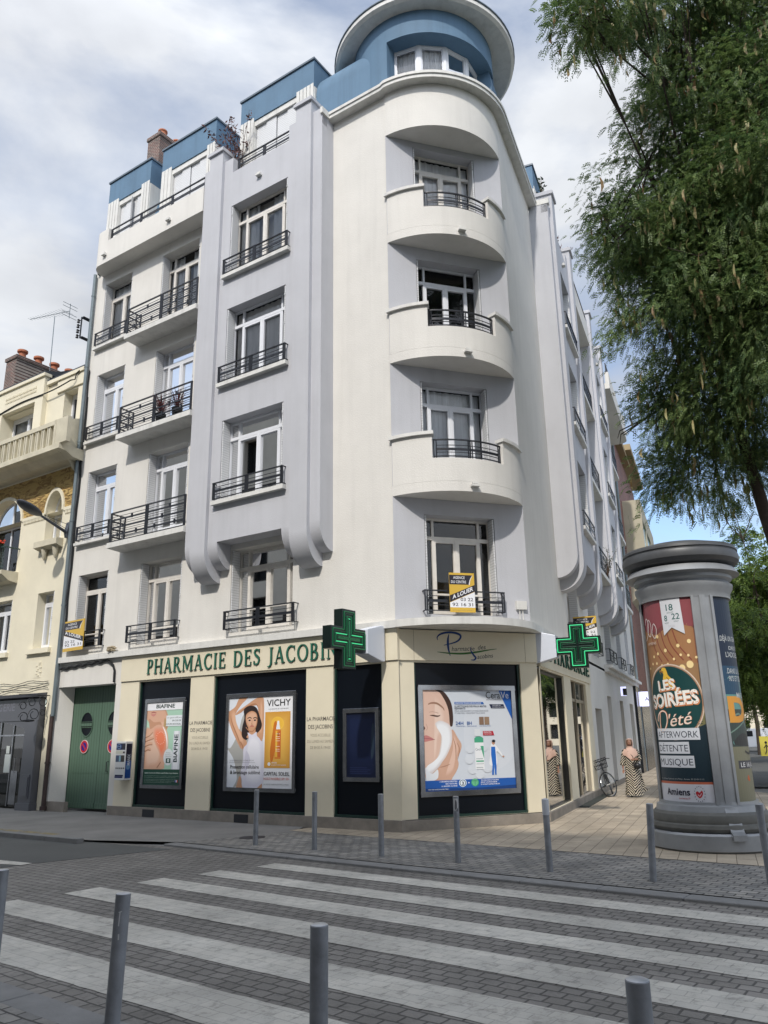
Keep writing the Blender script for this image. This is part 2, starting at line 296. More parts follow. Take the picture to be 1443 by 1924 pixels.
def bigrail(par, fr, a0, a1, z0, z1, n, ends=(1, 1)):
    g = MB(); h = z1-z0; t = .014
    def run(fn, x0, x1):
        fn(x0, x1, z1-.03, z1, .02); fn(x0, x1, z0, z0+.02, .012)
        for q in (.18, .44, .70): fn(x0+.02, x1-.02, z0+h*q, z0+h*q+.045, .008)
        for q in (.12, .30, .37, .56, .63, .83): fn(x0+.02, x1-.02, z0+h*q, z0+h*q+.010, .006)
    fr_f = lambda x0, x1, a, b, w: g.box(fr, x0, x1, n-w, n+w, a, b)
    m = (a0+a1)/2
    for x0, x1 in ((a0+.05, m-.05), (m+.05, a1-.05)):
        run(fr_f, x0, x1)
        for k, x in enumerate((.25, .6, .4, .8)): 
            xx = x0+(x1-x0)*x; zz = z0+h*(.15+.27*(k % 3)); g.box(fr, xx-.025, xx+.025, n-.016, n+.016, zz, zz+.11)
    for x in (a0+t, a0+.05, a1-t, a1-.05, m-.04, m, m+.04): g.box(fr, x-t, x+t, n-t*1.01, n+t*1.01, z0, z1)
    for on, x in zip(ends, (a0, a1)):
        if not on: continue
        def sf(x0, x1, a, b, w, x=x): g.box(fr, x-w, x+w, x0, x1, a, b)
        run(sf, .02, n-.03); g.box(fr, x-t, x+t, .16, .19, z0, z1); g.box(fr, x-t, x+t, .01, .04, z0, z1)
    return g.build('railing', IRON, par)
def curl(mb, fr, a0, a1, n, ztop, zb, rc, mi=0, n0=0.):     # pilaster whose foot curls back into the wall
    pr = [(n0, ztop), (n, ztop)] + [(n0+(n-n0)*cos(radians(t)), zb+rc-rc*sin(radians(t))) for t in range(0, 91, 6)]
    mb.prism(fr, pr, a0, a1, mi)
FLO = [(4.12, 6.33), (7.30, 9.46), (10.43, 12.62), (13.58, 15.80)]     # sill and head of each storey's windows
# ============================================================= the corner apartment building
B = thing('apartment_building', 'white and grey corner block with blue roof, round tower and pharmacy', 'building', (1.3, 17.6, 0))
wall = MB()
# --- street front (left)
fA = [(5.08, 6.70, 4.16, FLO[0][1])] + [(5.07, 6.69, z0+.0 if 0 else 6.98+3.14*(i-1), z1) for i, (z0, z1) in enumerate(FLO) if i]
fB = [(8.06, 9.40, z0+(.06 if not i else 0), z1) for i, (z0, z1) in enumerate(FLO)]
panel(wall, FL, -1.436, .22, 3.9, 17.2)
panel(wall, FL, .22, 4.5, 3.9, 6.4, 0, [(1.36, 3.32, 4.18, 6.2)], back=1)
panel(wall, FL, .22, 4.5, 6.4, 17.0, 0)
panel(wall, FL, 4.5, 9.95, 3.9, 17.0, 0, fA+fB, back=1)
for n_, z0, z1 in ((-8, 0, 17.0),): wall.face([FL.P(9.95, 0, z0), FL.P(9.95, n_, z0), FL.P(9.95, n_, z1), FL.P(9.95, 0, z1)])
# --- side front (right); windows of three plain bays between the projecting bays
rA = [(8.45, 10.2, 4.18, 6.33)]+[(8.45, 10.2, 6.98+3.14*(i-1), FLO[i][1]) for i in (1, 2, 3)]
rC = [(16.0, 17.6, 4.18, 6.33)]+[(16.0, 17.6, 6.98+3.14*(i-1), FLO[i][1]) for i in (1, 2, 3)]
rD = [(19.6, 20.9, z0+.06, z1) for z0, z1 in FLO]
panel(wall, FR, -.54, 3.25, 3.9, 17.2)
panel(wall, FR, 3.25, 22.95, 3.9, 17.0, 0, [(4.5, 6.4, 4.18, 6.2), (12.2, 14.1, 4.18, 6.2)]+rA+rC+rD, back=1)
wall.face([FR.P(22.95, 0, 0), FR.P(22.95, -8, 0), FR.P(22.95, -8, 17), FR.P(22.95, 0, 17)])
# --- round corner: flat recessed wall, floors and curved parapets
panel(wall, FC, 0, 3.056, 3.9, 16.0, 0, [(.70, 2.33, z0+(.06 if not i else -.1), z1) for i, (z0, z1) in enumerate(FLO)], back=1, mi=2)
A0, A1 = -123.87, -22.2
def arcband(mb, a0, a1, r0, r1, z0, z1, mi=0, k=None):
    k = k or max(4, int((a1-a0)/3)); i0 = len(mb.v)
    for j in range(k+1):
        a = a0+(a1-a0)*j/k; mb.v += [tuple(cyl(a, r1, z0)), tuple(cyl(a, r1, z1)), tuple(cyl(a, r0, z1)), tuple(cyl(a, r0, z0))]
    for j in range(k):
        for q in range(4): b = i0+j*4; mb.f.append((b+q, b+(q+1) % 4, b+4+(q+1) % 4, b+4+q)); mb.m.append(mi)
    mb.f += [(i0, i0+3, i0+2, i0+1), (i0+k*4, i0+k*4+1, i0+k*4+2, i0+k*4+3)]; mb.m += [mi, mi]
Wm = wall.build('wall', [WHITE, DARK, GREY], B)
for k, zs in enumerate((6.68, 9.80, 12.93)):
    b = MB(); i0 = len(b.v); pts = [cyl(A0+(A1-A0)*j/40, CR-.001, 0) for j in range(41)]
    b.slab([(p.x, p.y) for p in pts], zs, zs+.22)
    arcband(b, A0+.3, A1-.3, CR-.14, CR+.001, zs+.221, zs+.74)
    arcband(b, A0+.3, -97, CR-.14, CR, zs+.74, zs+1.27); arcband(b, -47, A1-.3, CR-.14, CR, zs+.74, zs+1.27)
    p = b.build('curved_balcony', WHITE, B, smooth=True, sm_angle=25)
    for a_, b_ in ((A0-1.5, -96), (-48, A1+1.5)): c = MB(); arcband(c, a_, b_, CR-.18, CR+.06, zs+1.27, zs+1.345); c.build('coping', TRIM, p, smooth=True, sm_angle=25)
    r = MB(); rr = CR-.07; a0, a1 = -96.5, -47.5
    arcband(r, a0, a1, rr-.02, rr+.02, zs+1.16, zs+1.185); arcband(r, a0, a1, rr-.012, rr+.012, zs+.79, zs+.81)
    for q, h in ((.93, .055), (.88, .012), (1.04, .012)): arcband(r, a0+2, a1-2, rr-.008, rr+.008, zs+q, zs+q+h)
    for a in (a0+.4, a0+2, a1-.4, a1-2, -73.4, -72, -70.6): 
        p0 = cyl(a, rr, zs+.75); r.tube([p0, p0+Vector((0, 0, .42))], .014, 6)
    r.build('railing', IRON, p)
    v = MB(); q = Fr(cyl(-71.5, CR, 0), (cos(radians(18.5)), sin(radians(18.5)), 0), (cos(radians(-71.5)), sin(radians(-71.5)), 0)); v.box(q, -.09, .09, 0, .10, zs+.10, zs+.14); v.box(q, -.06, .06, .01, .07, zs+.16, zs+.20); v.build('spotlight', TRIM, p)
for (z0, z1), fm, cu in zip(FLO, (FRC, FRW, FRW, FRC), (None, 1, None, 0)):
    window(B, FC, .70, 2.33, z0+(.06 if z0 < 5 else -.1), z1, 0, fm, cu, low=.45 if z0 < 5 else 0)
guard(B, FC, .60, 2.41, 4.23, 4.67, .14)
# top band of the round corner, cornice and tower
t = MB(); pts = [cyl(A0+(A1-A0)*j/40, CR-.001, 0) for j in range(41)]; t.slab([(p.x, p.y) for p in pts], 15.97, 17.2); t.build('corner_band', WHITE, B, smooth=True, sm_angle=25)
def ring_outline(o, s_left=.16, s_right=3.3):
    L_ = [FL.P(s_left, o, 0), FL.P(-1.436, o, 0)]; M_ = [cyl(A0+(A1-A0)*j/36, CR+o, 0) for j in range(1, 36)]; R_ = [FR.P(-.54, o, 0), FR.P(s_right, o, 0)]
    return L_+M_+R_
def sweep_ring(mb, o0, o1, z0, z1, sl, sr):
    a = ring_outline(o0, sl, sr); b = ring_outline(o1, sl, sr); i = len(mb.v); k = len(a)
    for j in range(k): mb.v += [(a[j].x, a[j].y, z0), (b[j].x, b[j].y, z0), (b[j].x, b[j].y, z1), (a[j].x, a[j].y, z1)]
    for j in range(k-1):
        for q in range(4): c = i+j*4; mb.f.append((c+q, c+(q+1) % 4, c+4+(q+1) % 4, c+4+q)); mb.m.append(0)
    mb.f += [(i, i+1, i+2, i+3), tuple(i+(k-1)*4+q for q in (3, 2, 1, 0))]; mb.m += [0, 0]
c = MB(); sweep_ring(c, -.5, .23, 17.2, 17.30, .16, 3.3); sweep_ring(c, -.5, .26, 17.30, 17.38, .16, 3.3)
for fr, a, b in ((FL, .16, .42), (FR, 3.3, 3.45)): c.box(fr, a, b, -.3, .26 if fr is FL else .62, 17.2, 17.38)
c.box(FL, .16, .24, .26, .52, 17.2, 17.38); c.build('cornice', TRIM, B, smooth=True, sm_angle=25)
c = MB(); sweep_ring(c, -.05, .12, 3.88, 4.03, 9.95, 6.75); c.slab([(p.x, p.y) for p in ring_outline(.02, -1.0, 0.3)], 3.885, 3.93); c.build('canopy', TRIM, B, smooth=True, sm_angle=25)
# --- projecting grey bays
def bay(fr, c, wn, hw, cap_z=17.82, fms=None, curs=(0, 1, 0, 1), wall_side=None):
    D, DR = (.47, .57) if fr is FL else (.57, .67); L0, L1 = c-2.14, c+2.14; w0, w1 = c-hw, c+hw
    m = MB(); H = [(w0, w1, FLO[i][0]+.04, FLO[i][1], .34) for i in (1, 2, 3)]
    panel(m, fr, L0, L1, 6.33, 16.91, D, H, back=1)
    for x in (L0, L1):
        m.face([fr.P(x, D, 6.33), fr.P(x, 0, 6.33), fr.P(x, 0, 17.4), fr.P(x, D, 17.4)])
    m.face([fr.P(w0-.0, D, 6.33), fr.P(w1, D, 6.33), fr.P(w1, 0, 6.33), fr.P(w0, 0, 6.33)])
    for a, b in ((L0, w0-.01), (w1+.01, L1)):
        pr = [(0, 6.33), (D, 6.33)] + [(D*cos(radians(t)), 5.72+.61-.61*sin(radians(t))) for t in range(6, 91, 6)]; m.prism(fr, pr, a, b)
        m.box(fr, a, b, D-.2, D, 16.91, 17.40)
    m.box(fr, w0-.01, w1+.01, D-.2, D-.001, 16.7, 16.91)
    for a, b in ((c-1.85, c-1.34), (c+1.34, c+1.85)): curl(m, fr, a, b, DR, cap_z-.12, 5.42, .75)
    o = m.build('bay', [GREY, DARK], B, smooth=True, sm_angle=30)
    for a, b in ((c-1.85, c-1.34), (c+1.34, c+1.85)): k = MB(); k.box(fr, a-.05, b+.05, -.05, DR+.06, cap_z-.12, cap_z-.03); k.box(fr, a-.02, b+.02, -.03, DR+.03, cap_z-.03, cap_z+.02); k.build('pilaster_cap', GREY, o)
    for i in (1, 2, 3):
        s = MB(); s.box(fr, w0-.14, w1+.16, D-.34, D+.13, FLO[i][0]-.06, FLO[i][0]+.04); s.build('sill', TRIM, o)
        window(o, fr, w0, w1, FLO[i][0]+.04, FLO[i][1], D, FRC if (i == 3 and fr is FL) else FRW, curs[i-1], ajar=(i == 3), shutters=(1, 1))
        guard(o, fr, w0-.12, w1+.12, FLO[i][0]+.07, FLO[i][0]+.50, D+.11, D-.02)
    guard(o, fr, w0-.03, w1-.08, 16.95, 17.36, D-.1, D-.1)
    v = MB(); v.box(fr, c-.09, c+.07, D, D+.10, 16.28, 16.33); v.box(fr, c-.06, c+.04, D+.01, D+.07, 16.35, 16.39); v.build('spotlight', TRIM, o)
    return o
bay(FL, 2.345, None, 1.015, curs=(0, 0, 1)); bay(FR, 5.45, None, .95, curs=(2, 1, 2)); bay(FR, 13.15, None, .95, curs=(2, 1, 2))
window(B, FL, 1.36, 3.32, 4.18, 6.2, 0, FRC, None, low=.55, shutters=(0, 1)); guard(B, FL, 1.17, 3.36, 4.24, 4.68, .16)
for a in ((4.5, 6.4), (12.2, 14.1)): window(B, FR, a[0], a[1], 4.18, 6.2, 0, FRC, None, low=.55); guard(B, FR, a[0]-.1, a[1]+.1, 4.24, 4.68, .16)
# --- plain bays: balconies, windows, guards
def balcony(fr, a0, a1, zb, ends, front=.55):
    m = MB(); m.prism(fr, [(0, zb+.20), (front, zb+.14), (front, zb), (0, zb-.03)], a0, a1); o = m.build('balcony', TRIM, B)
    bigrail(o, fr, a0+.02, a1-.02, zb+.17, zb+.99, front-.06, ends)
for i, zb in enumerate((6.76, 9.90, 13.03)):
    balcony(FL, 4.49, 7.50, zb, (0, 1)); balcony(FR, 7.60, 11.0, zb, (0, 0)); balcony(FR, 15.3, 18.9, zb, (0, 1))
for i, h in enumerate(fA): window(B, FL, h[0], h[1], h[2], h[3], 0, (FRC, FRW, FRW, FRC)[i], (None, 0, 0, 1)[i], low=.4 if i == 0 else .28, ajar=(i == 3))
for i, h in enumerate(fB): window(B, FL, h[0], h[1], h[2], h[3], 0, (FRC, FRW, FRW, FRC)[i], (None, 1, 3, 1)[i], side=False, low=.45 if i == 0 else 0)
for i, h in enumerate(rA+rC): window(B, FR, h[0], h[1], h[2], h[3], 0, FRW, (None, 1, 2, 1)[i % 4])
for i, h in enumerate(rD): window(B, FR, h[0], h[1], h[2], h[3], 0, FRW, (None, 1, 2, 1)[i % 4], side=False)
guard(B, FL, 5.04, 6.94, 4.22, 4.66, .14); guard(B, FL, 8.0, 9.5, 4.24, 4.68, .14)
for i in (1, 2, 3):
    z = FLO[i][0]; guard(B, FL, 7.98 if 0 else 8.03, 9.55, z+.05, z+.47, .12); m = MB(); m.box(FL, 8.0, 9.62, -.3, .13, z-.08, z); m.build('sill', TRIM, B)
    guard(B, FR, 19.5, 21.0, z+.05, z+.47, .12); m = MB(); m.box(FR, 19.5, 21.0, -.3, .13, z-.08, z); m.build('sill', TRIM, B)
for a, b in ((8.45, 10.2), (16.0, 17.6), (19.6, 20.9)): guard(B, FR, a-.06, b+.06, 4.24, 4.68, .14)
# --- top balcony with solid parapet and rounded far corner
def topbalc(fr, a0, a1, N, notch):
    def outl(n, inn=0):
        R = .42; return [(a0, 0), (a0, n)] + [(a1-R+ (R-inn)*sin(radians(t)), n-R+(R)*cos(radians(t))) for t in range(0, 91, 10)] + [(a1-inn, 0)]
    m = MB(); O = outl(N); m.slab([tuple(fr.P(a, n, 0))[:2] for a, n in O], 16.14, 16.40)
    for (p, q) in zip(O[1:-1], O[2:]):
        zt = 17.37 if min(p[0], q[0]) > notch-.01 else 16.92
        if p[1] == N and q[1] == N and p[0] < notch:    # straight run split at the notch
            m.box(fr, a0, notch, N-.16, N, 16.40, 16.92); m.box(fr, notch, a1-.42, N-.16, N, 16.40, 17.37); continue
        pi = (p[0]-.0, p[1]); k = .16
        def inner(v):
            cx, cy = a1-.42, N-.42; dx, dy = v[0]-cx, v[1]-cy; l = math.hypot(dx, dy) or 1
            return (v[0]-dx/l*k, v[1]-dy/l*k) if v[1] > cy-.01 else (v[0]-k, v[1])
        pi, qi = inner(p), inner(q)
        m.hexa([fr.P(*p, 16.40), fr.P(*q, 16.40), fr.P(*qi, 16.40), fr.P(*pi, 16.40), fr.P(*p, zt), fr.P(*q, zt), fr.P(*qi, zt), fr.P(*pi, zt)])
    o = m.build('roof_balcony', WHITE, B, smooth=True, sm_angle=25)
    g = MB(); h = .43; n = N-.1; g.box(fr, a0, notch, n-.02, n+.02, 17.33, 17.36); g.box(fr, a0, notch, n-.01, n+.01, 16.97, 16.99)
    for q in (.42, .53): g.box(fr, a0, notch, n-.008, n+.008, 16.92+h*q, 16.92+h*q+(.05 if q < .5 else .012))
    g.box(fr, a0, notch, n-.007, n+.007, 17.18, 17.192)
    for k in range(4):
        x = a0+.03+(notch-a0-.06)*k/3
        for d in (-.035, 0, .035): g.box(fr, x+d-.012, x+d+.012, n-.013, n+.013, 16.92, 17.33)
    g.build('railing', IRON, o)
    for x in (a0+1.4, a1-.7):
        v = MB(); v.box(fr, x-.08, x+.08, N, N+.10, 16.38, 16.43); v.box(fr, x-.05, x+.05, N+.01, N+.07, 16.45, 16.49); v.build('spotlight', TRIM, o)
topbalc(FL, 4.49, 9.55, .5, 8.77); topbalc(FR, 15.3, 22.6, .85, 21.8)
m = MB(); m.box(FR, 7.6, 11.0, .0, .62, 16.14, 16.40); m.box(FR, 7.6, 11.0, .45, .62, 16.40, 16.92); o = m.build('roof_balcony', WHITE, B); guard(o, FR, 7.65, 10.95, 16.95, 17.36, .55, .55, 'railing')
# --- attic: curved blue roof, dormers, terrace
m = MB(); prof = [(-.25, 16.9)] + [(-.25-1.35*(1-cos(radians(t))), 16.9+.55+1.95*sin(radians(t))) for t in range(0, 91, 8)] + [(-1.62, 19.42), (-6, 19.42), (-6, 16.9)]
m.prism(FL, prof, -1.4, 9.9); o = m.build('mansard_roof', BLUE, B, smooth=True, sm_angle=30)
m = MB(); m.prism(FR, prof, -.5, 22.9); m.build('mansard_roof', BLUE, B, smooth=True, sm_angle=30)
m = MB(); m.slab([tuple(FL.P(9.95, -.05, 0))[:2], tuple(FL.P(-1.4, -.05, 0))[:2], tuple(cyl(-73, 1.8, 0))[:2], tuple(FR.P(-.5, -.05, 0))[:2], tuple(FR.P(22.9, -.05, 0))[:2], tuple(FR.P(22.9, -8, 0))[:2], tuple(FL.P(9.95, -8, 0))[:2]], 16.84, 16.92); m.build('terrace', STONE, B)
tp = [(-.08, 17.3), (-.08, 18.55)] + [(-.08-.95*(1-cos(radians(t))), 18.55+1.04*sin(radians(t))) for t in range(8, 91, 8)] + [(-3.0, 19.60), (-3.0, 17.3)]
m = MB(); m.prism(FL, tp, -1.42, .86); m.build('mansard_roof', BLUE, B, smooth=True, sm_angle=30); m = MB(); m.prism(FR, tp, -.50, 3.0); m.build('mansard_roof', BLUE, B, smooth=True, sm_angle=30)
def dormer(fr, a0, a1, o0, o1, par):
    m = MB(); m.box(fr, a0, a1, -2.6, -.0, 18.86, 19.74); d = m.build('dormer', BLUE, par)
    z = MB(); z.box(fr, a0-.03, a1+.03, -2.6, .04, 19.74, 19.80); z.build('roof_edge', BLUED, d)
    p = MB()
    for x0, x1 in ((a0, o0), (o1, a1)):
        k = max(2, int((x1-x0)/.12)); w = (x1-x0)/k; p.box(fr, x0, x1, -1.5, -.03, 16.92, 18.859)
        for j in range(k): p.box(fr, x0+w*j+.012, x0+w*(j+1)-.012, -.03, .015, 16.92, 18.95+.0*j)
    p.box(fr, o0, o1, -1.5, -.03, 18.68, 18.859); p.build('dormer_wall', TRIM, d)
    s = MB(); k = 4; w = (o1-o0)/k
    for j in range(k): s.box(fr, o0+w*j+.01, o0+w*(j+1)-.01, -.12-.03*(j % 2), -.08-.03*(j % 2), 16.95, 18.67)
    s.build('closed_shutter', SHUT, d)
    return d
d1 = dormer(FL, 7.58, 9.66, 7.98, 9.10, B); dormer(FL, 4.64, 7.02, 5.0, 6.55, B); dormer(FL, .88, 3.62, 1.5, 3.08, B)
s = MB(); q0, q1 = FL.P(8.62, -.26, 0), FL.P(8.30, .12, 0); fq = Fr((q0.x, q0.y, 0), q1-q0, FL.n); s.box(fq, 0, .42, -.015, .015, 16.95, 18.66); s.build('open_shutter', SHUT, d1)
for a in (6.0, 13.6, 18.9): dormer(FR, a-1.4, a+1.4, a-.9, a+.9, B)
# --- tower
TC = Vector((1.29, 17.578, 0)); TR = 1.92
def tarc(mb, a0, a1, r0, r1, z0, z1, mi=0): arcband(mb, a0, a1, r0, r1, z0, z1, mi)
m = MB(); tarc(m, -123, -14, 1.35, TR, 17.3, 17.42); tarc(m, -123, -12, 1.35, TR, 18.87, 19.62); tarc(m, -175, -122, 1.35, TR, 17.3, 19.62); tarc(m, -12.5, 40, 1.35, TR, 17.3, 19.62)
tw = m.build('tower', BLUE, B, smooth=True, sm_angle=25)
m = MB(); m.lathe(TC+Vector((.06, .20, 0)), [(0.01, 19.62), (2.42, 19.60), (2.50, 19.66), (2.50, 19.78), (2.44, 19.80), (0.01, 19.95)], 72); m.build('roof_disc', TRIM, tw, smooth=True, sm_angle=30)
m = MB(); m.lathe(TC+Vector((.06, .20, 0)), [(2.505, 19.775), (2.53, 19.79), (2.53, 19.82), (2.3, 19.85), (.01, 19.98)], 72); m.build('roof_edge', BLUED, tw)
wn = MB(); gl = MB(); cu = MB(); AA = [-123.5, -97.5, -71, -44.5, -18]; r = 1.50
for a, b in zip(AA, AA[1:]):
    p, q = cyl(a, r, 0), cyl(b, r, 0); u = (q-p); L_ = u.length; fr = Fr((p.x, p.y, 0), u, (u.y, -u.x, 0))
    wn.box(fr, -.01, .055, -.04, .05, 17.42, 18.87); wn.box(fr, L_-.055, L_+.01, -.04, .05, 17.42, 18.87)
    wn.box(fr, .055, L_-.055, -.04, .045, 18.82, 18.87); wn.box(fr, .055, L_-.055, -.04, .045, 17.42, 17.50)
    for x in (.055, L_-.09): wn.box(fr, x, x+.035, -.03, .03, 17.50, 18.82)
    wn.box(fr, .09, L_-.09, -.03, .029, 18.785, 18.82)
    gl.face([fr.P(.09, 0, 17.5), fr.P(L_-.09, 0, 17.5), fr.P(L_-.09, 0, 18.82), fr.P(.09, 0, 18.82)])
    k = 14
    for j in range(k): x0, x1 = .09+(L_-.18)*j/k, .09+(L_-.18)*(j+1)/k; d = lambda i: -.055-.02*(i % 2); cu.face([fr.P(x0, d(j), 17.5), fr.P(x1, d(j+1), 17.5), fr.P(x1, d(j+1), 18.83), fr.P(x0, d(j), 18.83)])
o = wn.build('window', FRW, tw); gl.build('pane', GLASS, o); cu.build('curtain', CUR[0], o)
# --- chimney
m = MB(); m.box(FL, 9.2, 9.85, -3.4, -1.5, 19.0, 22.62); m.box(FL, 9.16, 9.89, -3.44, -1.46, 22.62, 22.76); o = m.build('chimney', BRICKC, B)
for n in (-1.85, -2.5, -3.1): p = MB(); p.lathe(FL.P(9.52, n, 22.76), [(.001, 0), (.17, 0), (.14, .35), (.17, .37), (.17, .42), (.10, .42), (.10, .3)], 14); p.build('chimney_pot', POT, o, smooth=True)
# --- downpipes, small fittings on the front
m = MB(); m.tube([FL.P(9.87, .09, 3.85), FL.P(9.87, .09, 16.3)], .055, 10)
for z in (5.5, 8.0, 10.5, 13, 15.5): m.tube([FL.P(9.87, .09, z), FL.P(9.87, .09, z+.05)], .066, 10)
m.tube([FL.P(9.87, .09, 2.45), FL.P(9.87, .09, 3.85)], .06, 10); m.tube([FL.P(9.72, .05, 16.3), FL.P(9.9, -.1, 17.0), FL.P(9.95, -.4, 18.6), FL.P(9.9, -1.0, 19.2)], .07, 10); o = m.build('downpipe', ZINC, B, smooth=True)
m = MB(); m.tube([FL.P(9.9, .09, .02), FL.P(9.9, .09, .12)], .09, 10); m.tube([FL.P(9.9, .09, .1), FL.P(9.9, .09, 2.5)], .06, 10); m.tube([FL.P(9.9, .09, 1.2), FL.P(9.9, .09, 1.25)], .075, 10); m.build('pipe_shoe', RUST, o, smooth=True)
m = MB(); m.tube([FR.P(22.85, .09, .02), FR.P(22.85, .09, 16.3)], .06, 8); m.build('downpipe', ZINC, B, smooth=True)
m = MB()
pts = [FL.P(9.78+.02*sin(k*1.3), .035+.01*sin(k*2.1), 12.9-k*.45) for k in range(20)]; m.tube(pts, .022, 6); m.tube([p+Vector((.03, 0, 0)) for p in pts[2:]], .014, 5); m.build('cable', DARK, B, smooth=True)
m = MB(); pts = [FL.P(9.8-.1*k, .04, 3.72+.02*sin(k*1.7)+.005*k) for k in range(22)] + [FL.P(7.5, .04, 3.70), FL.P(7.42, .04, 3.55), FL.P(7.41, .04, 3.24)]; m.tube(pts, .03, 7); m.build('cable', DARK, B, smooth=True)
m = MB(); m.box(FL, 10.05, 10.09, .28, .31, 14.0, 14.75)
for z in (14.02, 14.72): m.box(FL, 9.95, 10.09, .02, .31, z-.015, z+.015)
for z in (14.1, 14.28, 14.46, 14.64): m.tube([FL.P(10.07, .3, z), FL.P(10.2, .3, z)], .012, 6); m.lathe(FL.P(10.22, .3, z), [(.01, -.04), (.05, -.04), (.03, .02), (.045, .05), (.01, .09)], 10)
m.build('insulator_bracket', IRON, B)
m = MB(); m.box(FC, 2.72, 2.96, 0, .07, 4.33, 4.51); m.tube([FC.P(2.80, .03, 4.33), FC.P(2.80, .03, 4.05)], .012, 6); m.tube([FC.P(2.87, .03, 4.33), FC.P(2.88, .03, 4.05)], .012, 6); m.build('junction_box', TRIM, B)
# ============================================================= shop level
sh = MB()
H1 = [(4.54, 6.44, .21, 3.20), (.93, 3.75, .21, 3.20), (-1.05, .19, .21, 3.20)]
panel(sh, FL, -1.47, 7.15, .21, 3.24, 0, H1, .10)
panel(sh, FS, 0, 3.2445, .21, 3.24, 0, [(.34, 2.82, .21, 3.20)], .10)
HR = [(.10, 3.0, .19, 3.14), (4.0, 6.6, .16, 3.12)]
panel(sh, FR, .0, 7.5, .19, 3.18, 0, HR, .16)
SHP = sh.build('shop_front', CREAM, B)
m = MB(); m.box(FL, -1.47, 7.15, -.1, .035, 3.24, 3.875); m.build('sign_band', CREAM, B); m = MB(); m.box(FS, .0, 3.2445, -.1, .035, 3.24, 3.86); m.build('sign_band', CREAM, B)
m = MB(); m.box(FR, 0, 7.5, -.1, .035, 3.18, 3.875); m.build('sign_band', CREAM, B)
m = MB()
m.box(FL, -1.5, 7.15, -.05, .004, 3.232, 3.238)
for s in (-1.25, .56, 4.15): pass
m.box(FS, .33, .335, .036, .038, 3.24, 3.86); m.box(FS, 2.95, 2.955, .036, .038, 3.24, 3.86); m.build('panel_joint', CREAM2, B)
m = MB(); m.box(FL, -1.49, 7.32, -.1, .03, -.25, .21); m.box(FS, -.01, 3.26, -.1, .03, -.25, .195); m.box(FR, -.02, 7.5, -.1, .03, -.25, .185); m.box(FL, 9.1, 9.93, -.1, .03, -.25, .24)
m.box(FR, 7.5, 22.9, -.1, .02, -.25, .16); m.build('plinth', STONE, B, bevel=.008)
for a in (5.55, 2.5): m = MB(); m.box(FL, a, a+.42, .03, .036, .0, .17); m.build('plinth_vent', IRON, B)
for fr, hs in ((FL, H1), (FS, [(.34, 2.82, .21, 3.20)])):
    for h in hs:
        m = MB(); m.box(fr, h[0], h[1], -.2, -.085, h[2], h[3]); o = m.build('window_panel', BLACKP, B)
        m = MB(); m.box(fr, h[0], h[1], -.085, -.03, h[2], h[2]+.05)
        for a, b in ((h[0], h[0]+.045), (h[1]-.045, h[1])): m.box(fr, a, b, -.085, -.04, h[2]+.05, h[3])
        m.build('frame', DKGRN, o)
# side shop windows: clear glass with a lit interior behind
m = MB(); m.box(FR, .1, 6.6, -3.2, -3.1, .15, 3.15); m.face([FR.P(.1, -.2, .16), FR.P(6.6, -.2, .16), FR.P(6.6, -3.1, .16), FR.P(.1, -3.1, .16)]); m.face([FR.P(.1, -.2, 3.14), FR.P(6.6, -.2, 3.14), FR.P(6.6, -3.1, 3.14), FR.P(.1, -3.1, 3.14)]); m.build('shop_interior', mat('interior_wall', (.10, .105, .09), .9, var=.5, vs=1.2), B)
m = MB(); m.face([FR.P(.1, -.12, .2), FR.P(3.0, -.12, .2), FR.P(3.0, -.12, 3.14), FR.P(.1, -.12, 3.14)]); o = m.build('shop_window', GLASS2, B)
m = MB(); m.box(FR, .10, .14, -.15, -.09, .19, 3.14); m.box(FR, 2.95, 3.0, -.15, -.05, .19, 3.14); m.box(FR, .14, 2.95, -.15, -.05, 3.09, 3.14); m.box(FR, .14, 2.95, -.15, -.05, .19, .22); m.build('frame', mat('alu_dark', (.06, .06, .055), .35, .6), o)
m = MB(); m.box(FR, 4.0, 6.6, -.15, -.08, 2.58, 2.66)
for a in (4.0, 5.0, 6.5): m.box(FR, a, a+.07, -.15, -.06, .16, 3.12)
o = m.build('shop_door', mat('alu_cream', (.35, .31, .24), .4, .3), B)
m = MB(); m.face([FR.P(5.07, -.11, .2), FR.P(6.5, -.11, .2), FR.P(6.5, -.11, 2.58), FR.P(5.07, -.11, 2.58)]); m.face([FR.P(4.07, -.112, 2.66), FR.P(6.5, -.112, 2.66), FR.P(6.5, -.112, 3.1), FR.P(4.07, -.112, 3.1)]); m.build('pane', GLASS2, o)
m = MB(); m.box(FR, 4.3, 4.5, -.9, -.5, .16, 2.3); m.build('display', mat('display_green', (.01, .05, .035), .5), o)
m = MB(); m.box(FR, 5.2, 5.9, -1.2, -1.1, .3, 1.5); m.build('display', mat('display_blue', (.02, .05, .22), .5), o)
m = MB(); m.box(FR, 3.5, 8.1, -.8, .28, -.02, .012); m.build('door_mat', mat('rubber_mat', (.03, .035, .03), .9), B)
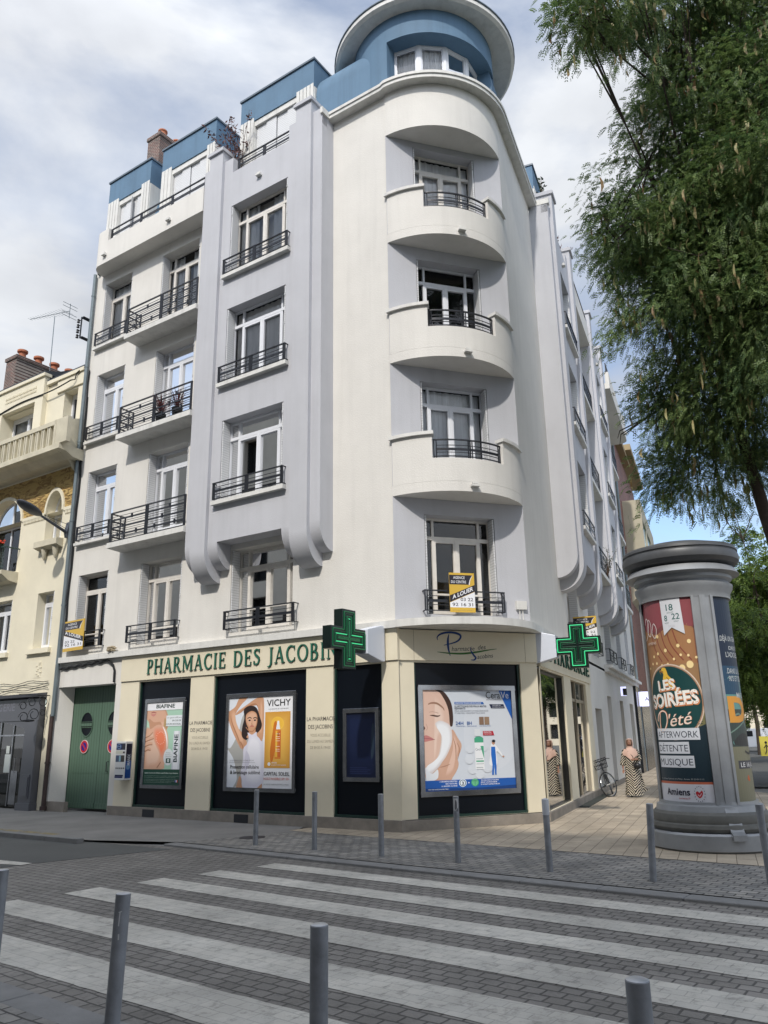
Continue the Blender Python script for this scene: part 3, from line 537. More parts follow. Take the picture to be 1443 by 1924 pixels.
# white ground floor further along the side, tall recessed openings
m = MB(); panel(m, FR, 7.5, 22.3, .16, 3.82, 0, [(8.2, 9.7, .16, 2.5, .3), (11.4, 12.5, .16, 3.0, .35), (15.2, 16.35, .16, 2.97, .35), (18.9, 20.4, .16, 2.96, .35)], .3, back=1); m.build('ground_floor_wall', [WHITE, DARK], B)
m = MB()
for a, b in ((11.4, 12.5), (15.2, 16.35), (18.9, 20.4)): m.face([FR.P(a, -.3, .2), FR.P(b, -.3, .2), FR.P(b, -.3, 2.95), FR.P(a, -.3, 2.95)])
m.build('shop_window', GLASS2, B)
m = MB(); m.box(FR, 11.4, 22.9, 0, .28, 3.95, 4.06); m.box(FR, 11.4, 22.9, 0, .14, 3.82, 3.95); m.build('ledge', TRIM, B)
# dark shop at the far end with its lit sign
m = MB(); m.box(FR, 21.2, 22.95, -.2, .12, 0, 3.82); m.build('dark_shop_front', mat('dark_shop', (.012, .014, .018), .25), B)
# gate in the white bay at the left end
m = MB(); panel(m, FL, 7.15, 9.95, 3.22, 3.9, 0); panel(m, FL, 7.15, 7.36, .0, 3.22, 0); panel(m, FL, 9.86, 9.95, .0, 3.22, 0)
m.face([FL.P(7.36, 0, 0), FL.P(7.52, -.4, 0), FL.P(7.52, -.4, 3.22), FL.P(7.36, 0, 3.22)]); m.face([FL.P(9.86, 0, 0), FL.P(9.68, -.4, 0), FL.P(9.68, -.4, 3.22), FL.P(9.86, 0, 3.22)]); m.face([FL.P(7.36, 0, 3.22), FL.P(9.86, 0, 3.22), FL.P(9.68, -.4, 3.22), FL.P(7.52, -.4, 3.22)])
m.build('gate_surround', WHITE, B)
GREEN = stripes('gate_green', (.085, .15, .105), (-.83020411, .55745953, 0), .112, .6, .6, .5)
m = MB(); m.box(FL, 7.5, 8.42, -.5, -.42, .07, 3.24); m.box(FL, 8.43, 9.7, -.5, -.42, .05, 3.24)
for a, b in ((7.53, 8.40), (8.46, 9.66)): m.box(FL, a, b, -.42, -.395, .07, .20); m.box(FL, a+.15, b-.15, -.42, -.412, .95, .97)
gt = m.build('gate', GREEN, B)
for c in (9.02, 7.86):
    m = MB(); pts = [(c+.25*cos(radians(t)), 2.22+.31*sin(radians(t))) for t in range(0, 360, 12)]
    m.face([FL.P(a, -.416, z) for a, z in pts]); o = m.build('oval_light', BLACKP, gt)
    m = MB()
    for j in range(len(pts)): a, b = pts[j], pts[(j+1) % len(pts)]; k = 1.08; q = lambda p: (c+(p[0]-c)*k, 2.22+(p[1]-2.22)*k); m.hexa([FL.P(*x[:1], n, x[1]) for n in (-.42, -.40) for x in (a, b, q(b), q(a))])
    for z in (2.20,): m.box(FL, c-.25, c+.25, -.415, -.39, z-.035, z+.045); m.box(FL, c-.24, c+.24, -.415, -.40, z-.075, z-.06); m.box(FL, c-.24, c+.24, -.415, -.40, z+.07, z+.085)
    m.build('rim', GREEN, o)
m = MB(); m.tube([FL.P(7.98, -.42, 1.25), FL.P(7.98, -.36, 1.24), FL.P(7.98, -.36, 1.0), FL.P(7.98, -.42, .99)], .012, 6); m.build('handle', IRON, gt)
# ============================================================= ground
def flat(name, pts, z, m, kind='structure'):
    b = MB(); b.face([(x, y, z) for x, y in pts]); return tag(b.build(name, m), kind=kind)
du = Vector((.797, -.604, 0)); pu = Vector((.604, .797, 0))           # along / across the crossing
def G(t, p): v = du*t+pu*p; return (v.x, v.y)
SETT = facemat('road_setts', (.212, .200, .184), (.797, -.604, 0), 'ground', bw=.17, bh=.13, ms=.010, col2=(.168, .158, .144), mortar=(.075, .071, .066), vs=.5, var=.28, bump=.9, rough=.85, worn=.25, wob=.045)
PAVE = facemat('grey_pavers', (.27, .257, .235), (.797, -.604, 0), 'ground', bw=.20, bh=.13, ms=.010, col2=(.165, .163, .158), mortar=(.06, .058, .055), vs=.8, var=.35, bump=.9, rough=.85, worn=.25, wob=.045)
WARM = facemat('warm_paving', (.42, .355, .27), (.378, .926, 0), 'ground', bw=.62, bh=.26, ms=.006, col2=(.35, .30, .23), mortar=(.13, .10, .075), vs=.9, var=.25, bump=.5, rough=.8, worn=.15)
ASPH = mat('asphalt_pavement', (.20, .195, .186), .9, var=.22, vs=.9, bump=.5, bs=120); ASPD = mat('asphalt_road', (.085, .088, .085), .9, var=.15, vs=.8, bump=.6, bs=140)
KERB = mat('kerb_concrete', (.19, .19, .188), .85, var=.2, vs=2.5, bump=.4, bs=60)
flat('ground', [(-300, -200), (300, -200), (300, 500), (-300, 500)], -.06, ASPH)
flat('road', [G(-60, -1), G(40, -1), G(40, 9.5), G(-12.2, 9.5), tuple(FL.P(3.2, 3.45, 0))[:2], tuple(FL.P(60, 3.45, 0))[:2], tuple(FL.P(60, 40, 0))[:2]], -.045, SETT)
flat('asphalt_roadway', [(-3.75, 14.48), (-5.55, 13.08), (-6.2, 12.2), (-11, 8.0), (-30, 10), tuple(FL.P(40, 14, 0))[:2], tuple(FL.P(40, 3.5, 0))[:2]], -.041, ASPD)
ln = [G(-40, -6), G(40, -6), G(40, 3.3), G(-40, 3.3)]
flat('near_pavement', ln, -.004, PAVE)
def kerb(a, b, w, z0, z1, name='kerb', n=12, m=KERB):
    a, b = Vector(a+(0,)), Vector(b+(0,)); u = b-a; L_ = u.length; fr = Fr(a, u, (-u.y, u.x, 0)); mb = MB(); st = L_/n
    for j in range(n): mb.box(fr, st*j+.004, st*(j+1)-.004, 0, w, z0, z1)
    return tag(mb.build(name, m, bevel=.012), kind='structure')
kerb(G(-14, 3.3), G(14, 3.3), .28, -.3, -.008, n=28)
kerb(G(-12.25, 9.5), G(12, 9.5), .27, -.3, -.012, n=24)
kerb(tuple(FL.P(3.2, 3.62, 0))[:2], tuple(FL.P(34, 3.62, 0))[:2], .16, -.3, .045, n=31)
flat('grey_paving', [G(-12.2, 9.77), G(14, 9.77), G(14, 12.3), G(-8.0, 12.05), G(-11.3, 12.0)], -.004, PAVE)
flat('left_pavement', [G(-12.2, 9.77), G(-11.3, 12.0), (-1.85, 16.72), tuple(FL.P(1.2, -.5, 0))[:2], tuple(FL.P(60, -.5, 0))[:2], tuple(FL.P(60, 3.5, 0))[:2], tuple(FL.P(3.2, 3.5, 0))[:2]], -.007, ASPH)
flat('stone_paving', [(-2.0, 16.65), G(-11.0, 12.0), G(-8.0, 12.05), G(8.5, 12.3), tuple(FR.P(-2, 12, 0))[:2], tuple(FR.P(10, 4.0, 0))[:2], tuple(FR.P(120, 4.0, 0))[:2], tuple(FR.P(120, -.2, 0))[:2], tuple(FR.P(0, -.6, 0))[:2], (0, 17), tuple(FL.P(.6, -.3, 0))[:2]], -.0005, WARM)
flat('square', [tuple(FR.P(12, 4.25, 0))[:2], tuple(FR.P(130, 4.25, 0))[:2], tuple(FR.P(130, 90, 0))[:2], tuple(FR.P(12, 90, 0))[:2]], -.012, ASPD)
kerb(tuple(FR.P(12, 4.0, 0))[:2], tuple(FR.P(80, 4.0, 0))[:2], .25, -.3, .03, n=60, m=mat('pale_kerb', (.34, .29, .22), .85, var=.2, vs=2))
# painted stripes of the crossing (worn paint laid over the setts)
def paintmat():
    m = facemat('road_paint', (.49, .47, .42), (.797, -.604, 0), 'ground', bw=.17, bh=.13, ms=.005, col2=(.44, .425, .385), mortar=(.35, .34, .31), worn=.30, wob=.045, vs=1.1, var=.16, bump=.45, rough=.8)
    return m
PAINT = paintmat()
def stripe(p0, p1, t0, t1):
    mb = MB(); n = int((t1-t0)/.14); e = lambda t, s: (rng.random()-.5)*.016
    xs = [t0+(t1-t0)*j/n for j in range(n+1)]; lo = [p0+e(0, 0) for _ in xs]; hi = [p1+e(0, 0) for _ in xs]
    xs[0] += .03
    for j in range(n):
        mb.face([G(xs[j], lo[j])+(-.041,), G(xs[j+1], lo[j+1])+(-.041,), G(xs[j+1], hi[j+1])+(-.041,), G(xs[j], hi[j])+(-.041,)])
    return tag(mb.build('crossing_stripe', PAINT), kind='structure')
for p0, p1, t0 in ((8.70, 9.09, -9.08), (7.80, 8.20, -9.30), (6.93, 7.36, -9.48), (5.98, 6.48, -9.62), (4.96, 5.46, -9.75), (3.92, 4.46, -9.9)): stripe(p0, p1, t0, 3.2)
tag(MB().slab([(-6.6, 13.72), (-5.54, 13.10), (-5.64, 12.93), (-6.6, 13.35)], -.039, -.036).build('give_way_mark', PAINT), kind='structure')
m = MB()
for j in range(6): a = FL.P(4.2+j*.62, 3.55, 0); fr = Fr(a, FL.u, FL.n); m.box(fr, 0, .5, -.12, .045, .0457, .0475)
tag(m.build('yellow_kerb_paint', mat('yellow_paint', (.24, .20, .10), .9, var=.5, vs=9)), kind='structure')
m = MB(); c = Vector((-2.55, 15.6, 0)); m.lathe(c, [(.001, .002), (.24, .002), (.24, -.02)], 28); tag(m.build('manhole_cover', IRON), 'round dark manhole cover in the pavement behind the first bollard', 'manhole cover')
# ============================================================= neighbour on the left
YEL = mat('neighbour_cream', (.75, .70, .55), .8, var=.08, vs=1.1, bump=.3, bs=30); YELB = mat('neighbour_balcony', (.58, .54, .42), .8, var=.18, vs=2, bump=.3, bs=30)
OCH = bpy.data.materials.new('ochre_relief'); MC['ochre_relief'] = OCH; OCH.use_nodes = True; t = OCH.node_tree; p = t.nodes['Principled BSDF']; p.inputs['Roughness'].default_value = .9
g = t.nodes.new('ShaderNodeNewGeometry'); n = t.nodes.new('ShaderNodeTexNoise'); n.inputs['Scale'].default_value = 3.2; n.inputs['Detail'].default_value = 5; n.inputs['Distortion'].default_value = 1.6
mpp = t.nodes.new('ShaderNodeMapping'); mpp.inputs['Scale'].default_value = (.8, .8, 2.0); t.links.new(g.outputs['Position'], mpp.inputs[0]); t.links.new(mpp.outputs[0], n.inputs['Vector'])
r = t.nodes.new('ShaderNodeValToRGB'); r.color_ramp.elements[0].position = .44; r.color_ramp.elements[0].color = (.30, .19, .07, 1); r.color_ramp.elements[1].position = .50; r.color_ramp.elements[1].color = (.50, .35, .13, 1)
t.links.new(n.outputs[0], r.inputs[0]); t.links.new(r.outputs[0], p.inputs['Base Color']); b = t.nodes.new('ShaderNodeBump'); b.inputs['Strength'].default_value = 1; b.inputs['Distance'].default_value = .12; t.links.new(n.outputs[0], b.inputs['Height']); t.links.new(b.outputs[0], p.inputs['Normal'])
SLATE = mat('slate', (.045, .052, .065), .6, var=.2, vs=4); SHOPG = mat('bakery_grey', (.085, .09, .105), .4, var=.05, vs=3)
Nb = thing('cream_house', 'cream house with ochre sculpted frieze and arched windows over a grey bakery', 'building', FL.P(13, 0, 0))
NS0, NS1 = 10.0, 21.0
m = MB(); ho = [(12.42, 14.34, 11.0, 12.44, .35), (10.33, 11.03, 11.0, 12.5, .35), (12.64, 14.1, 4.38, 6.0, .3), (10.5, 11.32, 4.38, 6.04, .3), (15.5, 17, 11.0, 12.4), (15.5, 17, 4.38, 6)]
panel(m, FL, NS0, NS1, 2.95, 8.5, 0, [(10.5, 11.32, 4.38, 6.04, .3), (12.64, 14.1, 4.38, 6.0, .3), (15.5, 17, 4.38, 6, .3), (12.66, 14.55, 6.9, 8.5, .35), (10.5, 11.32, 7.6, 8.5, .3)], back=1)
panel(m, FL, NS0, NS1, 9.85, 12.95, 0, [(12.42, 14.34, 11.0, 12.44, .35), (10.33, 11.03, 11.0, 12.5, .35), (15.5, 17, 11.0, 12.4, .35)], back=1)
m.face([FL.P(NS0, 0, 0), FL.P(NS0, -7, 0), FL.P(NS0, -7, 13), FL.P(NS0, 0, 13)]); panel(m, FL, 10.0, 10.36, 0, 2.95); wl = m.build('wall', [YEL, DARK], Nb)
# frieze with arched heads cut out
def arch_pts(c, hw, zb, rise, k=14): return [(c+hw*cos(pi*j/k), zb+rise*sin(pi*j/k)) for j in range(k+1)]
fz = bmesh.new()
def friezepoly(mb, x0, x1, z0, z1, arches, off):
    # strip columns between x0..x1 with the arch heads left open
    k = 220
    for j in range(k):
        a, b = x0+(x1-x0)*j/k, x0+(x1-x0)*(j+1)/k
        def lo(x):
            for c, hw, rise in arches:
                if abs(x-c) < hw: return z0+rise*math.sqrt(max(0, 1-((x-c)/hw)**2))
            return z0
        mb.face([FL.P(a, off, lo(a)), FL.P(b, off, lo(b)), FL.P(b, off, z1), FL.P(a, off, z1)])
AR = [(13.6, .95, .85), (10.91, .41, .68), (16.8, .95, .85)]
m = MB(); friezepoly(m, NS0, NS1, 8.5, 9.85, AR, .0); m.build('frieze', OCH, Nb)
for c, hw, rise in AR:
    m = MB(); o_ = arch_pts(c, hw+.09, 8.5, rise+.10); i_ = arch_pts(c, hw, 8.5, rise)
    for j in range(len(o_)-1): m.hexa([FL.P(*x[:1], n, x[1]) for n in (-.01, .05) for x in (i_[j], i_[j+1], o_[j+1], o_[j])])
    for j in range(len(i_)-1): m.face([FL.P(i_[j][0], .0, i_[j][1]), FL.P(i_[j+1][0], 0, i_[j+1][1]), FL.P(i_[j+1][0], -.34, i_[j+1][1]), FL.P(i_[j][0], -.34, i_[j][1])])
    o = m.build('arch_surround', YEL, Nb)
    m = MB(); m.box(FL, c-hw, c+hw, -.9, -.88, 6.8, 8.5+rise); m.build('recess', DARK, o)
    m = MB(); zb = 7.6 if hw < .5 else 6.9
    for a in (c-hw+.03, c-.03, c+hw-.09): m.box(FL, a, a+.06, -.32, -.26, zb, 8.5+rise*(.25 if abs(a-c) > .1 else .98))
    m.box(FL, c-hw, c+hw, -.321, -.262, 8.42, 8.48)
    for j in range(len(i_)-1):
        q = lambda p: (c+(p[0]-c)*.93, 8.5+(p[1]-8.5)*.93); m.hexa([FL.P(x[0], n, x[1]) for n in (-.319, -.261) for x in (q(i_[j]), q(i_[j+1]), i_[j+1], i_[j])])
    w = m.build('window', FRW, Nb)
    m = MB(); m.face([FL.P(a, -.29, z) for a, z in [(c-hw, zb), (c+hw, zb)]+i_]); m.build('pane', GLASS, w)
for a, b in ((NS0, 10.42), (11.40, 12.58), (14.62, 15.78)):
    m = MB(); m.box(FL, a, b, .0, .04, 8.46, 8.56); k = int((b-a)/.075)
    for j in range(k): m.box(FL, a+j*.075, a+j*.075+.045, .0, .035, 8.36, 8.46)
    m.build('dentil_band', YEL, Nb)
for h in ((10.5, 11.32, 4.38, 6.04), (12.64, 14.1, 4.38, 6.0), (15.5, 17, 4.38, 6)): window(Nb, FL, *h, 0, FRW, 1, side=False, shutters=(1, 0), transom=.3); m = MB(); m.box(FL, h[0]-.1, h[1]+.22, 0, .1, h[2]-.14, h[2]); m.build('sill', YEL, Nb)
for h in ((12.42, 14.34, 11.0, 12.44), (10.33, 11.03, 11.0, 12.5), (15.5, 17, 11.0, 12.4)): window(Nb, FL, *h, -.02, FRW, 1, side=False, shutters=(0, 0), transom=.06)
# projecting attic block, cornice, roof
m = MB(); m.box(FL, 11.98, 14.68, 0, .16, 12.5, 13.3); m.box(FL, 11.98, 12.42, 0, .16, 10.9, 12.5); m.box(FL, 14.34, 14.68, 0, .16, 10.9, 12.5); m.box(FL, 10.0, 11.4, 0, .05, 12.56, 12.98)
for r_ in range(2):
    for j in range(22): m.box(FL, 12.4+j*.082, 12.4+j*.082+.045, .16, .185, 12.98-r_*.13, 13.05-r_*.13)
m.build('attic_front', YEL, Nb)
m = MB(); m.box(FL, 11.93, 14.73, -.05, .22, 13.3, 13.4); m.box(FL, 14.73, NS1, -.05, .12, 12.95, 13.05); m.box(FL, 10.0, 11.93, -.05, .10, 12.98, 13.1); m.build('cornice', YEL, Nb)
m = MB(); m.prism(FL, [(.20, 13.41), (.20, 13.46), (-.3, 13.62), (-1.6, 14.35), (-6, 15.2), (-6, 13.0)], 11.95, 14.75); m.prism(FL, [(.08, 13.11), (.08, 13.16), (-1.4, 13.9), (-6, 15.0), (-6, 12.9)], 10.0, 11.95); m.prism(FL, [(.1, 13.06), (.1, 13.1), (-1.4, 13.9), (-6, 15.0), (-6, 12.9)], 14.75, NS1); rf = m.build('roof', SLATE, Nb)
m = MB(); m.box(FL, 16.85, 17.55, -4.2, -1.5, 13.4, 16.12); m.box(FL, 16.80, 17.60, -4.25, -1.45, 16.12, 16.26); ch = m.build('chimney', BRICKC, rf)
for p_ in [FL.P(17.2, n_, 16.26) for n_ in (-1.9, -2.6, -3.3, -4.0)]+[FL.P(15.4, -3.6, 15.4)]: m = MB(); m.lathe(p_, [(.15, 0), (.13, .3), (.2, .34), (.2, .42), (.12, .42)], 14); m.build('chimney_pot', POT, rf, smooth=True)
m = MB(); m.box(FL, 15.0, 15.75, -4.3, -2.5, 14.0, 15.4); m.build('dark_chimney', SLATE, rf)
# balcony with slotted parapet and curved bracket
m = MB(); m.prism(FL, [(0, 9.9), (.35, 9.93), (.62, 10.06), (.85, 10.08), (.85, 10.24), (0, 10.24)], 9.72 + .0, NS1) ; m.box(FL, 10.0, NS1, .68, .84, 10.88, 11.02)
for j in range(0, 90):
    a = 10.0+.29+j*.30
    if a > NS1: break
    for q in (0, .055, .11): m.box(FL, a+q, a+q+.04, .70, .82-.015*(q == .055), 10.24, 10.88)
m.box(FL, 9.42, 10.1, .70, .83, 10.24, 11.03); m.prism(FL, [(0, 9.62), (.12, 9.68), (.3, 9.95), (.84, 10.10), (.84, 11.03), (0, 11.35)], 9.98, 10.06)
m.build('balcony', YELB, Nb)
m = MB(); m.prism(FL, [(0, 6.5), (.3, 6.55), (.55, 6.72), (.55, 6.84), (0, 6.84)], 12.5, 14.75); sb = m.build('balcony', YELB, Nb)
m = MB(); m.box(FL, 12.55, 14.7, .48, .52, 7.56, 7.60); m.box(FL, 12.55, 14.7, .485, .515, 6.95, 6.98)
for j in range(24): a = 12.57+j*.092; m.box(FL, a, a+.014, .493, .507, 6.84, 7.56)
m.box(FL, 12.55, 12.58, 0, .5, 7.56, 7.6); m.build('railing', mat('green_iron', (.03, .06, .055), .5), sb)
m = MB(); m.prism(FL, [(0, 7.32), (.24, 7.40), (.24, 7.58), (0, 7.60)], 10.32, 11.46)
for a in (10.55, 11.1): m.lathe(FL.P(a, .08, 7.0), [(.005, 0), (.05, .08), (.08, .2), (.12, .4)], 10)
m.build('sill', YELB, Nb, smooth=True)
m = MB()
for j in range(9): a = 10.85+.1*sin(j*2.3); z = 3.6+j*.045; m.box(FL, a, a+.10, 0, .02, z, z+.03)
m.box(FL, 10.78, 11.12, 0, .008, 3.55, 4.02); m.build('relief_panel', YEL, Nb)
# grey bakery front
m = MB(); m.box(FL, 10.40, NS1, 0, .16, 2.36, 2.95); m.prism(FL, [(0, 2.95), (.30, 3.0), (.32, 3.08), (0, 3.12)], 10.36, NS1)
m.box(FL, 10.38, 10.95, .0, .20, .18, 2.36); m.box(FL, 10.34, 10.99, .0, .24, -.06, .18); m.box(FL, 10.48, 10.84, .20, .225, .30, .92); m.box(FL, 10.52, 10.80, .225, .24, .36, .86)
for j in range(24):      # shallow arch below the fascia
    a = 10.95+j*.15; b = a+.15; y = lambda x: 2.36-.30*(1-math.sin(min(1, max(0, (x-10.95)/3.6))*pi))**1.0*.8
    m.hexa([FL.P(x, n, z) for n in (0, .14) for x, z in ((a, y(a)), (b, y(b)), (b, 2.37), (a, 2.37))])
fs = m.build('shop_front', SHOPG, Nb)
m = MB(); m.box(FL, 10.9, NS1, -2.5, -2.4, 0, 2.9); m.box(FL, 10.9, NS1, -2.4, -.1, -.05, .1); m.build('shop_interior', mat('bakery_inside', (.035, .035, .03), .9, var=.6, vs=2.5), Nb)
m = MB(); m.face([FL.P(10.95, -.06, .05), FL.P(NS1, -.06, .05), FL.P(NS1, -.06, 2.36), FL.P(10.95, -.06, 2.36)]); sw = m.build('shop_window', GLASS2, Nb)
m = MB()
for a in (11.85, 12.5, 14.0): m.box(FL, a, a+.04, -.09, -.03, .05, 2.36)
m.box(FL, 10.95, NS1, -.085, -.035, 1.95, 1.99); m.box(FL, 11.5, 11.84, -.055, -.05, .1, 1.0); m.tube([FL.P(11.55, -.02, .95), FL.P(11.55, .03, .95), FL.P(11.55, .03, 1.35), FL.P(11.55, -.02, 1.35)], .012, 6); m.build('frame', STEEL, sw)
m = MB(); m.box(FL, 11.9, 12.2, -.05, -.045, .95, 1.45); m.box(FL, 12.0, 12.16, -.05, -.044, 1.47, 1.68); m.build('notice', mat('paper', (.55, .6, .58), .8), sw)
for j in range(3): m = MB(); m.tube([FL.P(10.3+.25*k, .05, 3.25+.10*j+.035*sin(k*1.1+j*2)-.004*k) for k in range(24)], .010, 5); m.build('cable', DARK, Nb)
m = MB(); m.tube([FL.P(10.2, .1, 13.0), FL.P(10.35, .1, 12.95), FL.P(10.4, .1, 12.75)]+[FL.P(10.5+.3*k, .18, 12.72-.012*k-.05*sin(k*.5)) for k in range(24)], .022, 6); m.build('cable', DARK, Nb)
m = MB(); m.tube([FL.P(10.2, .02, 3.02), FL.P(10.2, .95, 3.02)], .014, 6)
def curlpts(c, r, t0, t1, z=3.0): return [FL.P(10.2, c[0]+r*(1-.5*abs(t-t0)/abs(t1-t0))*cos(t), c[1]+r*(1-.5*abs(t-t0)/abs(t1-t0))*sin(t)) for t in np.linspace(t0, t1, 16)]
for c, r_ in (((.22, 2.84), .16), ((.55, 2.82), .13), ((.8, 2.72), .12), ((.45, 2.5), .17), ((.75, 2.42), .15), ((.2, 2.55), .10)): m.tube(curlpts(c, r_, 0, 7.5), .012, 5)
m.lathe(FL.P(10.2, .6, 2.3), [(.02, 0), (.16, .02), (.16, .05), (.02, .07)], 16); tag(m.build('hanging_sign', IRON), 'wrought iron scroll sign bracket hanging above the end of the bakery front', 'sign')
# geraniums
rt = thing('flower_box', 'dark window box of red geraniums on the green iron balcony of the cream house', 'flower box', FL.P(13.1, .45, 7.6))
m = MB(); m.box(FL, 12.75, 13.6, .40, .60, 7.45, 7.64); m.build('planter', DARK, rt)
m = MB(); g_ = MB()
for j in range(90):
    p = FL.P(12.75+.85*rng.random(), .38+.26*rng.random(), 7.66+.10*rng.random()); s_ = .035+.02*rng.random(); (m if j % 2 else g_).ell(p+Vector((0, 0, .07 if j % 2 else 0)), (s_, s_, s_*.7), 6, 4)
m.build('flowers', mat('geranium_red', (.55, .05, .02), .7), rt); g_.build('leaves', mat('geranium_leaf', (.04, .09, .03), .7), rt)
# antenna on the cream house roof
m = MB(); m.tube([FL.P(14.5, -1.5, 14.3), FL.P(14.58, -1.5, 17.15)], .014, 6); a, b = FL.P(16.24, -1.5, 17.58), FL.P(13.64, -1.5, 17.05); m.tube([a, b], .011, 6)
for j in range(14): p = a.lerp(b, j/14); d = FL.n*(.10+.012*j); m.tube([p-d, p+d], .005, 4)
for z in (-.25, -.12, .12, .25): m.tube([b+Vector((0, 0, z))-FL.n*.3, b+Vector((0, 0, z))+FL.n*.3], .01, 4)
m.tube([b+Vector((0, 0, -.3)), b+Vector((0, 0, .3))], .012, 4); tag(m.build('aerial', ZINC), 'thin television aerial on a tall mast above the cream house roof', 'aerial')
# ============================================================= neighbours further along the side street
BRK = facemat('red_brick', (.20, .065, .045), tuple(FR.u), 'wall', bw=.22, bh=.075, ms=.008, mortar=(.25, .2, .17), col2=(.15, .05, .035), vs=.6, var=.2, bump=.3); BEI = mat('beige_render', (.42, .385, .29), .85, var=.15, vs=.7, bump=.2, bs=20)
Rb = thing('brick_house', 'red brick house with a beige glazed bay window beyond the corner building', 'building', FR.P(28, 0, 0))
m = MB(); panel(m, FR, 23.0, 36, 0, 17.2, 0, [(23.6, 24.4, 13.2, 15.2), (24.8, 25.6, 9.2, 11.6), (32, 33.5, 9, 11), (24, 26, .1, 3), (28, 34, .1, 3), (24.0, 25, 5, 7)], back=1); m.face([FR.P(23, 0, 0), FR.P(23, -6, 0), FR.P(23, -6, 17.2), FR.P(23, 0, 17.2)]); m.build('wall', [BRK, DARK], Rb)
m = MB(); m.box(FR, 22.98, 30, -6, .35, 17.2, 17.5); m.box(FR, 27.5, 36, -5.99, .65, 17.5, 17.85); m.build('cornice', mat('ochre_cornice', (.30, .23, .13), .8), Rb)
m = MB(); m.prism(FR, [(0, 8.4), (.95, 9.2), (.95, 10.6), (0, 10.6)], 25.9, 35.5); m.box(FR, 25.9, 35.5, 0, .95, 12.9, 14.0)
for a, b in ((25.9, 26.1), (28.6, 29.0), (32.0, 32.4), (35.2, 35.5)): m.box(FR, a, b, 0, .95, 10.6, 12.9)
bw = m.build('bay_window', BEI, Rb); m_ = MB(); m_.box(FR, 23.1, 35.9, -.1, .16, 0, 3.7); m_.build('shop_front', mat('dark_shop', (.012, .014, .018)), Rb); m = MB(); m.box(FR, 26.0, 35.3, .05, .88, 10.6, 12.9); m.build('pane', mat('bay_glass', (.30, .48, .50), .12, spec=.8), bw)
m = MB(); m.box(FR, 22.96, 24, -.05, .04, 0, 17); m.build('edge_strip', BEI, Rb)
Fb = thing('beige_block', 'plain beige block at the far end of the side street', 'building', FR.P(60, 0, 0))
m = MB(); panel(m, FR, 36.1, 90, 0, 14.2, .1, [(38+4*i, 39.4+4*i, 1+3.2*j, 3+3.2*j) for i in range(12) for j in range(4)], back=1); m.face([FR.P(36.1, .1, 0), FR.P(36.1, -6, 0), FR.P(36.1, -6, 14.2), FR.P(36.1, .1, 14.2)]); m.box(FR, 36.1, 90, -6, .4, 14.2, 14.6); m.build('wall', [BEI, DARK], Fb)
Sb = thing('pale_block', 'pale sunlit block behind the trees across the square', 'building', FR.P(112, 25, 0))
fr = Fr(FR.P(112, 4, 0), FR.n, -FR.u); m = MB(); panel(m, fr, 0, 90, 0, 17, 0, [(2+3.4*i, 3.6+3.4*i, 1+3.3*j, 3.2+3.3*j) for i in range(25) for j in range(5)], back=1); m.box(fr, -.3, 90.3, -8, .3, 17, 17.5); m.build('wall', [mat('pale_stone', (.60, .54, .42), .85, var=.1, vs=.5), DARK], Sb)
# the building across the street, behind the viewer (shades the crossing and shows in the glass)
Ob = thing('opposite_building', 'tall stone building across the street from the pharmacy', 'building', FL.P(0, 24, 0))
fr = Fr(FL.P(-45, 21.5, 0), FL.u, -FL.n); m = MB(); panel(m, fr, 0, 78, 0, 23.4, 0, [(1.5+3*i, 2.9+3*i, 1+3.4*j, 3.4+3.4*j) for i in range(25) for j in range(6)], back=1); m.box(fr, -.2, 78.2, -10, .3, 23.4, 23.9); m.box(fr, 0, 78, -10, -.95, 0, 23.4); m.build('wall', [mat('opposite_stone', (.42, .39, .34), .85, var=.15, vs=.6), DARK], Ob)
